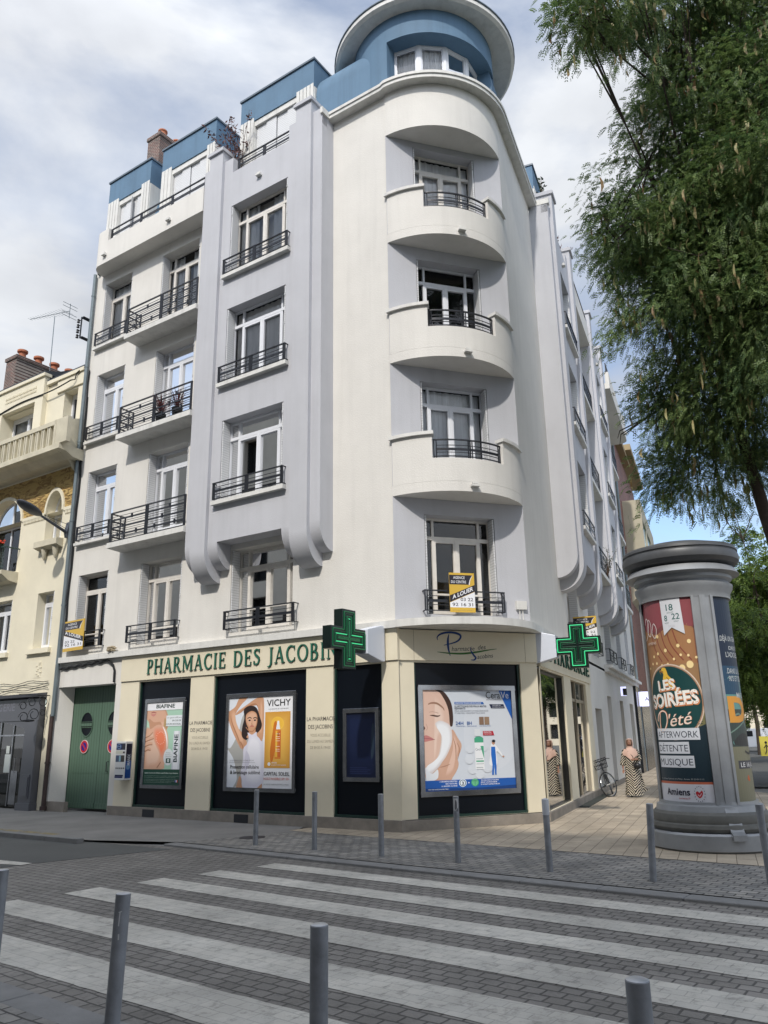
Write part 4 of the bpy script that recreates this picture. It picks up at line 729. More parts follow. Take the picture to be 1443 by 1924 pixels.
# ============================================================= lettering and flat artwork
def glyphs(s, bold=0.0, shear=0.0):
    cu = bpy.data.curves.new('t', 'FONT'); cu.body = s; cu.size = 1; cu.offset = bold; cu.shear = shear; cu.resolution_u = 3
    ob = bpy.data.objects.new('t', cu); me = ob.to_mesh(); V = [(v.co.x, v.co.y) for v in me.vertices]; F = [tuple(p.vertices) for p in me.polygons]
    ob.to_mesh_clear(); bpy.data.objects.remove(ob); bpy.data.curves.remove(cu); return V, F
class Art:
    """flat print built from coloured shapes; fn(x, y, lift) places a point of the sheet in the world"""
    def __init__(s, fn, cut=0): s.fn = fn; s.k = 0; s.mats = []; s.items = []; s.cut = cut
    def mi(s, c):
        if not isinstance(c, bpy.types.Material):
            key = 'print_%02x%02x%02x' % tuple(int(max(0, min(1, x))**.4545*255) for x in c); c = mat(key, c, .45, spec=.35)
        if c not in s.mats: s.mats.append(c)
        return s.mats.index(c)
    def shape(s, V, F, c): s.k += 1; s.items.append((V, F, s.mi(c), s.k)); return s
    def poly(s, pts, c): return s.shape(pts, [tuple(range(len(pts)))], c)
    def rect(s, x0, y0, x1, y1, c): return s.poly([(x0, y0), (x1, y0), (x1, y1), (x0, y1)], c)
    def blob(s, pts, c, n=5):
        P = []; k = len(pts)
        for i in range(k):
            p0, p1, p2, p3 = (np.array(pts[(i+j-1) % k], float) for j in range(4))
            for q in range(n): t = q/n; P.append(tuple(.5*((2*p1)+(-p0+p2)*t+(2*p0-5*p1+4*p2-p3)*t*t+(-p0+3*p1-3*p2+p3)*t**3)))
        return s.poly(P, c)
    def soft(s, pts, c, c2, n=6, lx=.0, ly=.0, sc=.16):
        s.blob(pts, c); P = np.array(pts, float); m_ = P.mean(0)
        for i in range(1, n+1):
            t = i/n; q = m_+(P-m_)*(1-sc*t*1.6)+np.array([lx, ly])*t; s.blob([tuple(v) for v in q], tuple(a_+(b_-a_)*t for a_, b_ in zip(c, c2)))
        return s
    def ell(s, x, y, rx, ry, c, n=28, rot=0):
        cr, sr = cos(rot), sin(rot); return s.poly([(x+rx*cos(2*pi*i/n)*cr-ry*sin(2*pi*i/n)*sr, y+rx*cos(2*pi*i/n)*sr+ry*sin(2*pi*i/n)*cr) for i in range(n)], c)
    def line(s, pts, w, c, smooth=True):
        P = [np.array(p, float) for p in pts]
        if smooth and len(P) > 2:
            Q = []
            for i in range(len(P)-1):
                p0, p1, p2, p3 = P[max(i-1, 0)], P[i], P[i+1], P[min(i+2, len(P)-1)]
                for q in range(6): t = q/6; Q.append(.5*((2*p1)+(-p0+p2)*t+(2*p0-5*p1+4*p2-p3)*t*t+(-p0+3*p1-3*p2+p3)*t**3))
            P = Q+[P[-1]]
        V = []; k = len(P)
        for i, p in enumerate(P):
            d = P[min(i+1, k-1)]-P[max(i-1, 0)]; l = math.hypot(*d) or 1; nn = np.array((-d[1], d[0]))/l
            ww = (w(i/(k-1)) if callable(w) else w)/2; V += [tuple(p+nn*ww), tuple(p-nn*ww)]
        return s.shape(V, [(2*i, 2*i+1, 2*i+3, 2*i+2) for i in range(k-1)], c)
    def text(s, t, x, y, h, c, w=None, bold=0.0, shear=0.0, rot=0, align='l'):
        V, F = glyphs(t, bold, shear); 
        if not V: return s
        xs = [v[0] for v in V]; x0, x1 = min(xs), max(xs); k = h/.729; kx = (w/(x1-x0)) if w else k
        W_ = (x1-x0)*kx; ox = x-(W_ if align == 'r' else W_/2 if align == 'c' else 0); cr, sr = cos(rot), sin(rot); P = []
        for a, b in V: a = (a-x0)*kx+ox-x; b = b*k; P.append((x+a*cr-b*sr, y+a*sr+b*cr))
        return s.shape(P, F, c)
    def build(s, name, par, lift=.00012, back=None):
        v = []; F = []; M = []
        for V, Fs, mi, k in s.items:
            b = bmesh.new(); vs = [b.verts.new((x, y, 0)) for x, y in V]
            for q in Fs:
                try: b.faces.new([vs[i] for i in q])
                except ValueError: pass
            if s.cut:
                bmesh.ops.triangulate(b, faces=b.faces); x0 = min(x for x, y in V); x1 = max(x for x, y in V); c = math.ceil(x0/s.cut+1e-6)
                while c*s.cut < x1-1e-6: bmesh.ops.bisect_plane(b, geom=b.verts[:]+b.edges[:]+b.faces[:], plane_co=(c*s.cut, 0, 0), plane_no=(1, 0, 0)); c += 1
            b.verts.index_update(); o = len(v); v += [tuple(s.fn(p.co.x, p.co.y, k*lift)) for p in b.verts]
            for q in b.faces: F.append(tuple(o+z.index for z in q.verts)); M.append(mi)
            b.free()
        me = bpy.data.meshes.new(name); org = Vector((0, 0, 0)); p = par
        while p is not None: org += p.location; p = p.parent
        me.from_pydata([(a-org.x, b-org.y, c-org.z) for a, b, c in v], [], F)
        for m in s.mats: me.materials.append(m)
        me.polygons.foreach_set('material_index', M); o = bpy.data.objects.new(name, me); COL.objects.link(o); o.parent = par; return o
# serif capitals for the fascia: thick stems, thin hairlines, slab serifs
def serif_word(mb, word, place, H, x=0, thick=.13, gap=.10):
    """place(x, y, d) -> world point; returns the advance"""
    def strip(P, wd, lv, adv):
        P = [np.array(p, float) for p in P]; k = len(P); L_ = []; R_ = []
        for i, p in enumerate(P):
            d = P[min(i+1, k-1)]-P[max(i-1, 0)]; l = math.hypot(*d) or 1; n = np.array((-d[1], d[0]))/l; w = (wd(i/(k-1)) if callable(wd) else wd)/2
            L_.append(p+n*w); R_.append(p-n*w)
        for i in range(k-1):
            q = [L_[i], L_[i+1], R_[i+1], R_[i]]; d1 = .030+.0012*lv
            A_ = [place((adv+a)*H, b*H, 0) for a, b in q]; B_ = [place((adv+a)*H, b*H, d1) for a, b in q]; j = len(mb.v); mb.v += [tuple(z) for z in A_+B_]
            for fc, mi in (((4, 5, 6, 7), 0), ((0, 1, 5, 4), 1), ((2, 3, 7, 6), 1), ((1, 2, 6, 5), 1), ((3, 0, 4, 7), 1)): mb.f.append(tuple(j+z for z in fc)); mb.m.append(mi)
    arc = lambda cx, cy, rx, ry, a0, a1, n=14: [(cx+rx*cos(radians(a0+(a1-a0)*i/n)), cy+ry*sin(radians(a0+(a1-a0)*i/n))) for i in range(n+1)]
    T = thick; h = .045
    V = lambda x, a=0, b=1, w=T: ([(x, a), (x, b)], w); Sf = lambda x, y, r=.13: ([(x-r, y), (x+r, y)], h)
    bw = lambda a, b: (lambda t: a+(b-a)*sin(pi*t))
    D = {'P': (.62, [V(.16), Sf(.16, .022), ([(.06, .978), (.30, .978)], h), (arc(.30, .73, .22, .25, 90, -90), bw(h, T)), ([(.16, .48), (.31, .48)], h)]),
         'H': (.86, [V(.16), V(.70), Sf(.16, .022), Sf(.16, .978), Sf(.70, .022), Sf(.70, .978), ([(.2, .5), (.66, .5)], h)]),
         'A': (.80, [([(.12, 0), (.40, 1)], .055), ([(.66, 0), (.38, 1)], T), ([(.22, .34), (.54, .34)], h), Sf(.12, .022, .11), Sf(.67, .022)]),
         'R': (.76, [V(.16), Sf(.16, .022), ([(.06, .978), (.30, .978)], h), (arc(.30, .74, .20, .24, 90, -90), bw(h, T)), ([(.16, .50), (.31, .50)], h), ([(.34, .50), (.66, .0)], T*.9), ([(.6, .022), (.78, .022)], h)]),
         'M': (1.02, [V(.14, w=.055), V(.86), ([(.16, 1), (.50, .12)], T*.95), ([(.50, .12), (.84, 1)], .055), Sf(.14, .022, .11), Sf(.10, .978, .08), Sf(.86, .022), Sf(.90, .978, .09)]),
         'C': (.76, [(arc(.42, .5, .33, .48, 48, 312, 22), lambda t: h+(T-h)*sin(pi*t)), ([(.65, .98), (.65, .72)], h), ([(.67, .05), (.67, .26)], h*.8)]),
         'I': (.34, [V(.16), Sf(.16, .022), Sf(.16, .978)]),
         'E': (.66, [V(.16), ([(.05, .978), (.56, .978)], h), ([(.05, .022), (.58, .022)], h), ([(.16, .52), (.46, .52)], h), ([(.555, 1), (.555, .80)], h), ([(.575, 0), (.575, .22)], h), ([(.455, .42), (.455, .62)], h)]),
         'D': (.82, [V(.16), ([(.05, .978), (.34, .978)], h), ([(.05, .022), (.34, .022)], h), (arc(.34, .5, .36, .48, 90, -90, 18), bw(h, T))]),
         'S': (.60, [([(.48, .80), (.42, .93), (.28, .97), (.15, .90), (.11, .76), (.18, .64), (.32, .54), (.44, .44), (.49, .28), (.42, .10), (.28, .03), (.15, .07), (.08, .22)], lambda t: h+(T-h)*max(0, sin(pi*t))**.8), ([(.49, .98), (.49, .76)], h), ([(.075, .02), (.075, .26)], h)]),
         'J': (.40, [V(.24, .0), Sf(.24, .978), ([(.24, .05), (.20, -.10), (.08, -.19), (-.04, -.16)], lambda t: T-(T-h)*t)]),
         'O': (.84, [(arc(.42, .5, .34, .48, 90, 450, 30), lambda t: h+(T-h)*abs(sin(2*pi*t)))]),
         'B': (.70, [V(.16), ([(.05, .978), (.32, .978)], h), ([(.05, .022), (.32, .022)], h), (arc(.30, .75, .19, .22, 90, -90), bw(h, T)), (arc(.32, .27, .24, .25, 90, -90), bw(h, T)), ([(.16, .52), (.33, .52)], h)]),
         'N': (.88, [V(.14, w=.055), V(.74, w=.055), ([(.15, 1), (.73, 0)], T), Sf(.14, .022, .11), Sf(.09, .978, .09), Sf(.74, .978, .11)]), ' ': (.42, [])}
    adv = x/H
    for ch in word:
        wd, st = D[ch]
        for lv, (P, w) in enumerate(st): strip(P, w, lv, adv)
        adv += wd+gap
    return adv*H
def word_len(word, H, gap=.10):
    W_ = dict(P=.62, H=.86, A=.80, R=.76, M=1.02, C=.76, I=.34, E=.66, D=.82, S=.60, J=.40, O=.84, B=.70, N=.88); W_[' '] = .42; return sum(W_[c]+gap for c in word)*H
# street fascia
H = .36; L0 = word_len('PHARMACIE DES JACOBINS', H); sc = (6.12+.30)/L0
x_ = 0
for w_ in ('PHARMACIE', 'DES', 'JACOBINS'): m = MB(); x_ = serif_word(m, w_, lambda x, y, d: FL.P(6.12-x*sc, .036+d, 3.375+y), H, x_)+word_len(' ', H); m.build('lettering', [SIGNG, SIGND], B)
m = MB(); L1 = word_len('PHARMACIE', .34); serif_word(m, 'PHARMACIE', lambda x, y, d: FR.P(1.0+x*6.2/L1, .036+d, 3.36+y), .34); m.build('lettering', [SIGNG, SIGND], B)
# corner fascia logo
lb = (.012, .05, .20); lg = (.05, .16, .03); lk = (.03, .04, .05)
a = Art(lambda x, y, d: FS.P(.55+x, .0375+d, 3.24+y)); Zx = lambda px: (px-0)/1443*2.03+.0; Zy = lambda py: (740-py)/620*.64
q = lambda *P: [(Zx(x), Zy(y)) for x, y in P]
a.line(q((235, 335), (225, 280), (270, 220), (370, 178), (490, 172), (590, 205), (612, 260), (560, 340), (450, 395), (330, 432)), lambda t: .012+.035*sin(pi*t), lb)
a.line(q((420, 205), (400, 320), (400, 480), (428, 640)), lambda t: .01+.042*sin(pi*t), lb)
a.line(q((220, 568), (420, 590), (640, 590), (860, 555), (1050, 510), (1215, 478)), lambda t: .008+.04*sin(pi*t)*(1-.4*t), lg)
a.line(q((768, 455), (778, 540), (820, 620), (850, 670), (820, 712), (768, 712)), lambda t: .012+.03*sin(pi*t), lb)
a.text('harmac', Zx(455), Zy(548), .10, lk, w=Zx(300), shear=.25, rot=.05); a.text('ie', Zx(772), Zy(525), .09, lk, w=Zx(66), shear=.25, rot=.05); a.text('des', Zx(895), Zy(502), .10, lk, w=Zx(135), shear=.25, rot=.08)
a.text('acobins', Zx(878), Zy(690), .095, lk, w=Zx(270), shear=.25, rot=.10); a.build('logo', B)
TXT = (.09, .08, .07); TXL = (.33, .29, .22)
for s0 in (4.53, .92):
    fn_ = lambda x, y, d, s0=s0: FL.P(s0-x, .0015+d, y)
    a = Art(fn_); a.text('LA PHARMACIE', .02, 2.10, .085, TXT, w=.76, bold=.01); a.text('DES JACOBINS', .06, 1.94, .085, TXT, w=.66, bold=.01)
    for i, tx in enumerate(('VOUS ACCUEILLE', 'DU LUNDI AU SAMEDI', 'DE 8H30 À 19H30')): a.text(tx, .12 if i != 1 else .04, 1.78-.125*i, .06, TXL, w=.54 if i != 1 else .70)
    a.build('wall_text', B)
a = Art(lambda x, y, d: FL.P(12.64-x, .162+d, 2.62+y)); a.text('ERIE', .44, .03, .22, (.16, .165, .2), w=.58, bold=.02); a.text('BOULANG', -.72, .03, .22, (.16, .165, .2), w=1.1, bold=.02); a.build('lettering', Nb)
# ------------------------------------------------------------- window posters
SK = (.50, .27, .17); SK2 = (.62, .37, .26); SKD = (.34, .16, .09); WH = (.76, .77, .80); BK = (.015, .014, .015)
def poster(name, label, fr, a0, a1, z0, z1, rim, fn_art, flip):
    r = thing(name, label, 'poster', fr.P((a0+a1)/2, 0, z0), group='posters in the pharmacy windows')
    m = MB(); n0, n1 = -.084, -.045
    for b in ((a0, a1, z1-rim, z1), (a0, a1, z0, z0+rim), (a0, a0+rim, z0+rim, z1-rim), (a1-rim, a1, z0+rim, z1-rim)): m.box(fr, b[0], b[1], n0, n1, b[2], b[3])
    m.build('frame', STEEL, r, bevel=.006)
    w, h = a1-a0-2*rim, z1-z0-2*rim
    if flip: a = Art(lambda x, y, d: fr.P(a1-rim-x*w, -.075+d, z0+rim+y*h))
    else: a = Art(lambda x, y, d: fr.P(a0+rim+x*w, -.075+d, z0+rim+y*h))
    a.ar = w/h; fn_art(a); a.build('sheet', r); return r
def art_shoulder(a):
    gr = (.36, .56, .44); a.rect(0, 0, 1, 1, gr); a.rect(0, .12, .4, .93, (.44, .62, .50))
    a.soft([(.22, .66), (.30, .60), (.52, .62), (.62, .74), (.56, .86), (.45, .93), (.2, .93), (0, .93), (.0, .84), (.08, .79)], SK, (.66, .42, .31))      # face and neck
    a.poly([(.0, .895), (.0, .79), (.05, .76), (.25, .74), (.55, .76), (.5, .895)], SK2); a.blob([(.05, .80), (.20, .755), (.38, .755), (.42, .70), (.36, .60), (.12, .60), (.08, .70)], SK)
    a.blob([(.50, .80), (.56, .74), (.56, .66), (.52, .58), (.48, .66)], (.42, .28, .13))
    a.line([(.10, .868), (.17, .878), (.26, .868)], lambda t: .012*sin(pi*t)+.004, (.36, .12, .10)); a.line([(.10, .852), (.18, .84), (.25, .855)], lambda t: .026*sin(pi*t)+.004, (.55, .22, .20))
    a.blob([(0, .66), (.12, .67), (.30, .72), (.45, .71), (.56, .66), (.62, .58), (.64, .46), (.60, .36), (.56, .24), (.52, .19), (0, .19)], SK2); a.soft([(.02, .60), (.2, .66), (.40, .60), (.44, .42), (.40, .26), (.2, .22), (.02, .24)], SK2, (.68, .47, .36))
    a.soft([(.22, .69), (.35, .70), (.48, .69), (.58, .60), (.62, .48), (.58, .36), (.48, .30), (.38, .40), (.26, .50), (.20, .60)], (.62, .36, .26), (.72, .20, .10), 8, sc=.28)
    a.line([(.46, .70), (.55, .62), (.60, .52), (.61, .42)], lambda t: .03*sin(pi*t)+.004, (.86, .80, .80))
    for k in range(16): t = 2*pi*k/16; a.ell(.42+.12*cos(t), .56+.075*sin(t), .008, .005, (.85, .62, .55), 8)
    a.line([(.36, .20), (.46, .27)], .014, SKD)
    for i, (x, y, yy) in enumerate(((.16, .60, .64), (.20, .55, .565), (.17, .49, .49), (.13, .43, .42))): a.line([(0, y-.015), (x*.6, y), (x+.03, yy)], lambda t: .045-.014*t, SKD); a.line([(0, y-.008), (x*.6, y+.008), (x+.03, yy+.006)], lambda t: .036-.012*t, SK2)
    a.rect(0, .90, 1, 1, WH); a.text('BIAFINE', .25, .925, .047, (.01, .03, .025), w=.52, bold=.03)
    a.rect(.55, .70, 1, .83, (.68, .72, .75)); a.text('Un geste efficace', .57, .795, .018, (.12, .14, .14), w=.40); a.text('EN CAS DE', .96, .757, .02, (.04, .06, .06), w=.24, bold=.02, align='r'); a.text('COUPS DE SOLEIL', .96, .715, .02, (.04, .06, .06), w=.41, bold=.02, align='r')
    a.poly([(.76, .185), (.98, .185), (.95, .64), (.78, .64)], (.55, .58, .63)); a.poly([(.80, .185), (.93, .185), (.90, .64), (.80, .64)], (.70, .72, .76)); a.text('BIAFINE', .895, .27, .10, (.01, .025, .03), w=.35/a.ar*1.0*.98*a.ar/.55*.55, bold=.03, rot=pi/2) if 0 else None
    V, F = glyphs('BIAFINE', .03); xs = [v[0] for v in V]; x0, x1 = min(xs), max(xs); a.shape([(.90-v[1]/.73*.10, .27+(v[0]-x0)/(x1-x0)*.33) for v in V], F, (.01, .03, .035))
    a.ell(.66, .33, .13, .10, (.62, .66, .68)); a.rect(.60, .26, .73, .315, (.01, .06, .045)); a.ell(.665, .288, .028, .018, (.7, .74, .74)); a.text('+', .645, .277, .02, (.01, .06, .045), w=.04, bold=.03)
    for i, t in enumerate(('Prenez', 'votre trousse', 'à pharmacie')): a.text(t, .66, .375-.022*i, .012, (.1, .14, .14), w=.12+.05*min(i, 1), align='c')
    a.rect(0, 0, 1, .185, (.008, .055, .035)); a.text('Apaise et soigne les brûlures superficielles et peu étendues', .03, .135, .015, (.6, .68, .62), w=.92, bold=.02)
    for i in range(5): a.text('lire attentivement la notice et demander conseil à votre pharmacien'[:60-6*(i == 4)], .03, .103-.017*i-(.008 if i > 1 else 0), .008, (.36, .46, .40), w=(.94, .86, .88, .86, .75)[i])
    a.rect(.88, .035, .905, .062, (.02, .05, .4)); a.rect(.905, .035, .93, .062, WH); a.rect(.93, .035, .955, .062, (.5, .02, .02))
def art_swim(a):
    a.rect(0, 0, 1, 1, WH); a.rect(0, 0, .555, 1, (.66, .70, .76)); a.blob([(.0, .42), (.05, .44), (.16, .60), (.22, .78), (.34, .86), (.52, .70), (.50, .20), (.12, .0), (.16, .1), (.10, .3)], (.40, .40, .38))
    sk, sd = (.55, .30, .18), (.40, .19, .10)
    a.blob([(.0, .84), (.03, .86), (.10, .90), (.17, 1.0), (.30, 1.0), (.20, .92), (.14, .86), (.10, .81), (.06, .78), (.12, .68), (.22, .60), (.28, .53), (.30, .46), (.22, .42), (.16, .48), (.06, .62), (.0, .74)], sk); a.soft([(.03, .84), (.08, .86), (.12, .72), (.22, .56), (.26, .48), (.22, .46), (.14, .56), (.06, .68)], sk, (.66, .40, .26)); a.line([(.02, .80), (.06, .70), (.16, .54), (.21, .44)], lambda t: .018*sin(pi*t), sd)    # raised arm at the left
    a.blob([(.10, .80), (.14, .84), (.26, .90), (.42, .975), (.52, .99), (.555, .92), (.555, .56), (.50, .50), (.40, .55), (.40, .66), (.46, .76), (.46, .88), (.42, .90), (.28, .87), (.18, .82)], sk); a.soft([(.50, .95), (.535, .90), (.535, .62), (.50, .58), (.46, .62), (.50, .76)], sk, (.66, .40, .26)); a.line([(.16, .82), (.28, .885), (.42, .915), (.47, .86)], lambda t: .016*sin(pi*t), sd)
    a.blob([(.24, .86), (.34, .90), (.44, .87), (.50, .76), (.53, .68), (.50, .62), (.42, .58), (.36, .62), (.30, .52), (.22, .56), (.22, .66), (.25, .76)], (.028, .018, .016))
    a.blob([(.27, .78), (.30, .82), (.37, .84), (.44, .81), (.46, .74), (.44, .66), (.38, .625), (.32, .65), (.28, .71)], sd); a.soft([(.275, .78), (.305, .815), (.37, .835), (.435, .81), (.452, .74), (.435, .665), (.38, .632), (.325, .655), (.285, .71)], sk, (.66, .40, .27), lx=.01); a.blob([(.32, .66), (.42, .66), (.44, .59), (.50, .54), (.30, .54), (.33, .60)], sk)
    a.line([(.30, .755), (.335, .768), (.365, .755)], .010, BK); a.line([(.39, .755), (.425, .765), (.455, .752)], .010, BK); a.ell(.335, .735, .018, .009, BK, 12); a.ell(.42, .735, .018, .009, BK, 12); a.line([(.375, .735), (.372, .70), (.362, .692), (.392, .690)], .006, sd); a.line([(.345, .668), (.375, .672), (.41, .668)], lambda t: .014*sin(pi*t)+.003, (.45, .14, .11))
    a.line([(.28, .66), (.33, .62), (.39, .612), (.44, .66)], .010, sd)
    a.line([(.20, .50), (.24, .44), (.26, .36)], .016, sd)
    sw = (.66, .65, .74); a.blob([(.31, .60), (.38, .575), (.45, .605), (.46, .56), (.53, .50), (.555, .47), (.555, .0), (.27, .0), (.24, .08), (.22, .16), (.25, .30), (.25, .42), (.30, .47), (.33, .54)], sw); a.soft([(.36, .56), (.45, .56), (.53, .46), (.53, .06), (.30, .06), (.30, .42)], sw, (.76, .76, .82)); a.blob([(.30, .40), (.36, .30), (.30, .18), (.28, .30)], (.58, .57, .67)); a.poly([(.15, 0), (.25, 0), (.22, .12), (.20, .12)], sk); a.poly([(.48, 0), (.555, 0), (.555, .05)], sk)
    a.text('LA SCIENCE DES UV PAR VICHY', .04, .285, .016, (.2, .2, .22), w=.38); a.rect(.03, .268, .44, .271, (.25, .25, .27)); a.text('Protection cellulaire', .05, .205, .040, BK, w=.45, bold=.015); a.text('& bronzage sublimé', .05, .145, .040, BK, w=.47, bold=.015)
    a.text('VICHY', .60, .885, .075, BK, w=.36, bold=.004); a.text('LABORATOIRES', .63, .848, .012, (.3, .3, .3), w=.30)
    a.rect(.58, .215, .96, .82, (.60, .30, .05)); [a.rect(.58+.012*i, .215+.014*i, .96-.012*i, .82-.014*i, (.60+.014*i, .30+.014*i, .05+.004*i)) for i in range(9)]; a.ell(.77, .69, .095, .075, (.80, .50, .07)); a.ell(.765, .692, .085, .066, (.78, .46, .06))
    a.blob([(.70, .60), (.72, .70), (.76, .70), (.75, .5), (.72, .32), (.68, .28), (.665, .4)], (.55, .16, .02)); a.rect(.735, .31, .825, .625, (.62, .20, .03)); a.rect(.745, .33, .77, .61, (.75, .45, .06)); a.rect(.79, .33, .822, .61, (.55, .13, .03)); a.poly([(.75, .628), (.812, .628), (.80, .68), (.795, .72), (.77, .72), (.762, .68)], WH)
    for y in (.575, .545, .525, .50, .44, .41, .39): a.rect(.75, y, .81, y+.006, (.8, .6, .45))
    a.line([(.775, .59), (.785, .58), (.78, .565), (.79, .555)], .008, BK); a.ell(.655, .255, .022, .02, WH, 12); a.text('TESTÉ EN', .69, .262, .014, WH, w=.08, bold=.02); a.text('CONDITIONS MARINES', .69, .238, .013, WH, w=.22)
    a.text('CAPITAL SOLEIL', .58, .135, .040, BK, w=.38, bold=.008); a.text('HUILE INVISIBLE SPF 50+', .58, .088, .026, (.55, .10, .06), w=.38); a.text('LA SANTÉ PASSE AUSSI PAR LA PEAU', .58, .035, .014, (.2, .2, .2), w=.37)
def art_screen(a):
    a.rect(0, 0, 1, 1, (.005, .010, .035)); a.rect(.1, .05, .9, .9, (.006, .012, .045)); a.blob([(.82, .3), (.93, .4), (.93, .8), (.85, .75)], (.02, .035, .06))
    for i in range(4): a.rect(.1, .05+.03*i, .8-.1*(i % 2), .06+.03*i, (.02, .03, .10))
def art_face(a):
    a.rect(0, 0, 1, 1, (.60, .645, .71)); a.blob([(.5, .9), (.98, .9), (.98, .3), (.5, .2)], (.63, .67, .73))
    a.blob([(.17, 1.0), (.24, .98), (.31, .88), (.33, .76), (.325, .66), (.30, .63), (.2, .7), (.1, 1.0)], (.055, .028, .022))
    sk = (.68, .47, .38); a.blob([(.0, .985), (.16, .99), (.23, .92), (.28, .80), (.29, .66), (.30, .60), (.27, .45), (.2, .30), (.10, .20), (.0, .17)], sk); a.soft([(.02, .96), (.14, .95), (.21, .88), (.24, .76), (.23, .62), (.15, .50), (.12, .30), (.02, .22)], sk, (.76, .58, .49), 8, sc=.22); a.poly([(0, .17), (0, 1), (.14, 1), (.12, .6), (.1, .2)], sk)
    a.line([(.06, .855), (.10, .868), (.16, .862), (.22, .82), (.235, .79)], lambda t: .020*sin(pi*(.15+.8*t)), (.33, .18, .12)); a.line([(.075, .745), (.11, .742), (.16, .735), (.19, .745)], lambda t: .014*sin(pi*t)+.003, (.10, .05, .04)); a.line([(.07, .775), (.11, .78), (.17, .765)], .006, (.48, .30, .24))
    a.blob([(.0, .635), (.015, .63), (.02, .61), (.0, .60)], (.12, .05, .04)); a.line([(.03, .66), (.045, .62), (.03, .595)], .006, (.50, .30, .24)); a.blob([(.0, .535), (.04, .545), (.11, .505), (.06, .49), (.0, .485)], (.52, .20, .19)); a.line([(0, .515), (.06, .513), (.12, .502)], .006, (.30, .10, .10))
    hand = (.60, .37, .27); a.blob([(.32, .60), (.37, .52), (.41, .45), (.395, .38), (.36, .32), (.37, .26), (.35, .20), (.30, .13), (.26, .10), (.05, .10), (.08, .17), (.16, .24), (.22, .33), (.27, .44), (.29, .55)], hand); a.soft([(.33, .56), (.37, .48), (.38, .42), (.34, .30), (.30, .18), (.22, .14), (.26, .26), (.31, .40)], hand, (.72, .50, .40))
    for P in ([(.32, .52), (.345, .42), (.34, .30)], [(.36, .47), (.385, .40), (.36, .30)], [(.16, .23), (.22, .24), (.28, .26)]): a.line(P, lambda t: .008*sin(pi*t)+.002, (.42, .22, .15))
    fo = (.76, .79, .83); a.blob([(.13, .66), (.18, .69), (.24, .675), (.29, .64), (.31, .56), (.30, .46), (.24, .34), (.16, .25), (.10, .19), (.05, .16), (.02, .15), (.0, .22), (.08, .26), (.15, .34), (.18, .44), (.19, .54), (.16, .60)], (.70, .66, .66)); a.soft([(.145, .655), (.185, .68), (.24, .665), (.28, .63), (.295, .55), (.285, .46), (.23, .35), (.15, .26), (.10, .21), (.05, .18), (.025, .17), (.01, .22), (.09, .27), (.165, .34), (.195, .44), (.205, .54), (.175, .60)], (.72, .71, .73), (.82, .84, .87), sc=.08); a.blob([(.02, .20), (.08, .17), (.14, .21), (.14, .13), (.08, .10), (.02, .10)], fo)
    a.poly([(.86, 1), (1, 1), (1, .70)], (.015, .11, .44)); a.text('Cera', .71, .915, .075, BK, w=.165); a.text('Ve', .885, .915, .075, WH, w=.09); a.text('DEVELOPPE AVEC DES DERMATOLOGUES', .715, .897, .011, (.1, .1, .12), w=.17)
    a.poly([(.35, .855), (.685, .855), (.675, .878), (.35, .878)], (.02, .12, .42)); a.text('INNOVATION TECHNOLOGIE GLYCOLISANE', .36, .860, .014, WH, w=.29, bold=.02); a.text('LE NETTOYAGE DES PEAUX MIXTES', .35, .825, .019, (.05, .06, .09), w=.36, bold=.01); a.text('RÉINVENTÉ', .35, .803, .019, (.05, .06, .09), w=.12, bold=.01); a.text('POUR UNE BARRIÈRE CUTANÉE RENFORCÉE', .35, .780, .015, (.25, .27, .31), w=.38); a.text('ET UNE PEAU VISIBLEMENT PLUS SAINE', .35, .758, .015, (.25, .27, .31), w=.34)
    a.poly([(.745, .855), (.91, .855), (.925, .813), (.765, .813)], (.012, .02, .06)); a.text('DÉVELOPPÉ AVEC', .78, .838, .011, WH, w=.10); a.text('DES DERMATOLOGUES', .78, .820, .011, WH, w=.13)
    bl = (.03, .11, .34); a.text('24H', .355, .645, .036, bl, w=.085, bold=.01); a.text('8H', .48, .645, .036, bl, w=.055, bold=.01); a.text('HYDRATATION', .355, .627, .010, bl, w=.105); a.text('PEAU PURIFIÉE', .48, .627, .010, bl, w=.11); a.text('ANTI-POLLUTION', .62, .627, .010, bl, w=.13); a.rect(.62, .645, .672, .725, (.24, .15, .10)); a.rect(.68, .645, .735, .725, (.30, .20, .13))
    a.poly([(.655, .535), (.785, .535), (.77, .58), (.655, .58)], (.45, .02, .04)); a.text('INNOVATION', .665, .562, .012, WH, w=.085, bold=.02); a.text('FORMULE MOUSSE', .665, .545, .009, WH, w=.09)
    for x, y, r_ in ((.50, .40, .045), (.49, .30, .05), (.52, .20, .05), (.65, .42, .05), (.69, .22, .06), (.60, .15, .05)): a.ell(x, y, r_*1.0, r_*.95, (.645, .685, .74), 18)
    a.rect(.56, .53, .625, .60, (.70, .73, .76)); a.poly([(.555, .465), (.655, .465), (.655, .51), (.63, .525), (.58, .525), (.555, .51)], (.07, .38, .22)); a.rect(.555, .20, .655, .465, (.80, .82, .84)); a.poly([(.62, .43), (.655, .43), (.655, .30)], (.07, .38, .22)); a.text('CeraVe', .562, .385, .026, (.05, .10, .15), w=.08); a.rect(.565, .30, .64, .305, (.1, .2, .2)); a.rect(.565, .272, .65, .286, (.07, .38, .22)); a.rect(.565, .25, .65, .254, (.2, .25, .25)); a.rect(.565, .215, .64, .22, (.2, .25, .25))
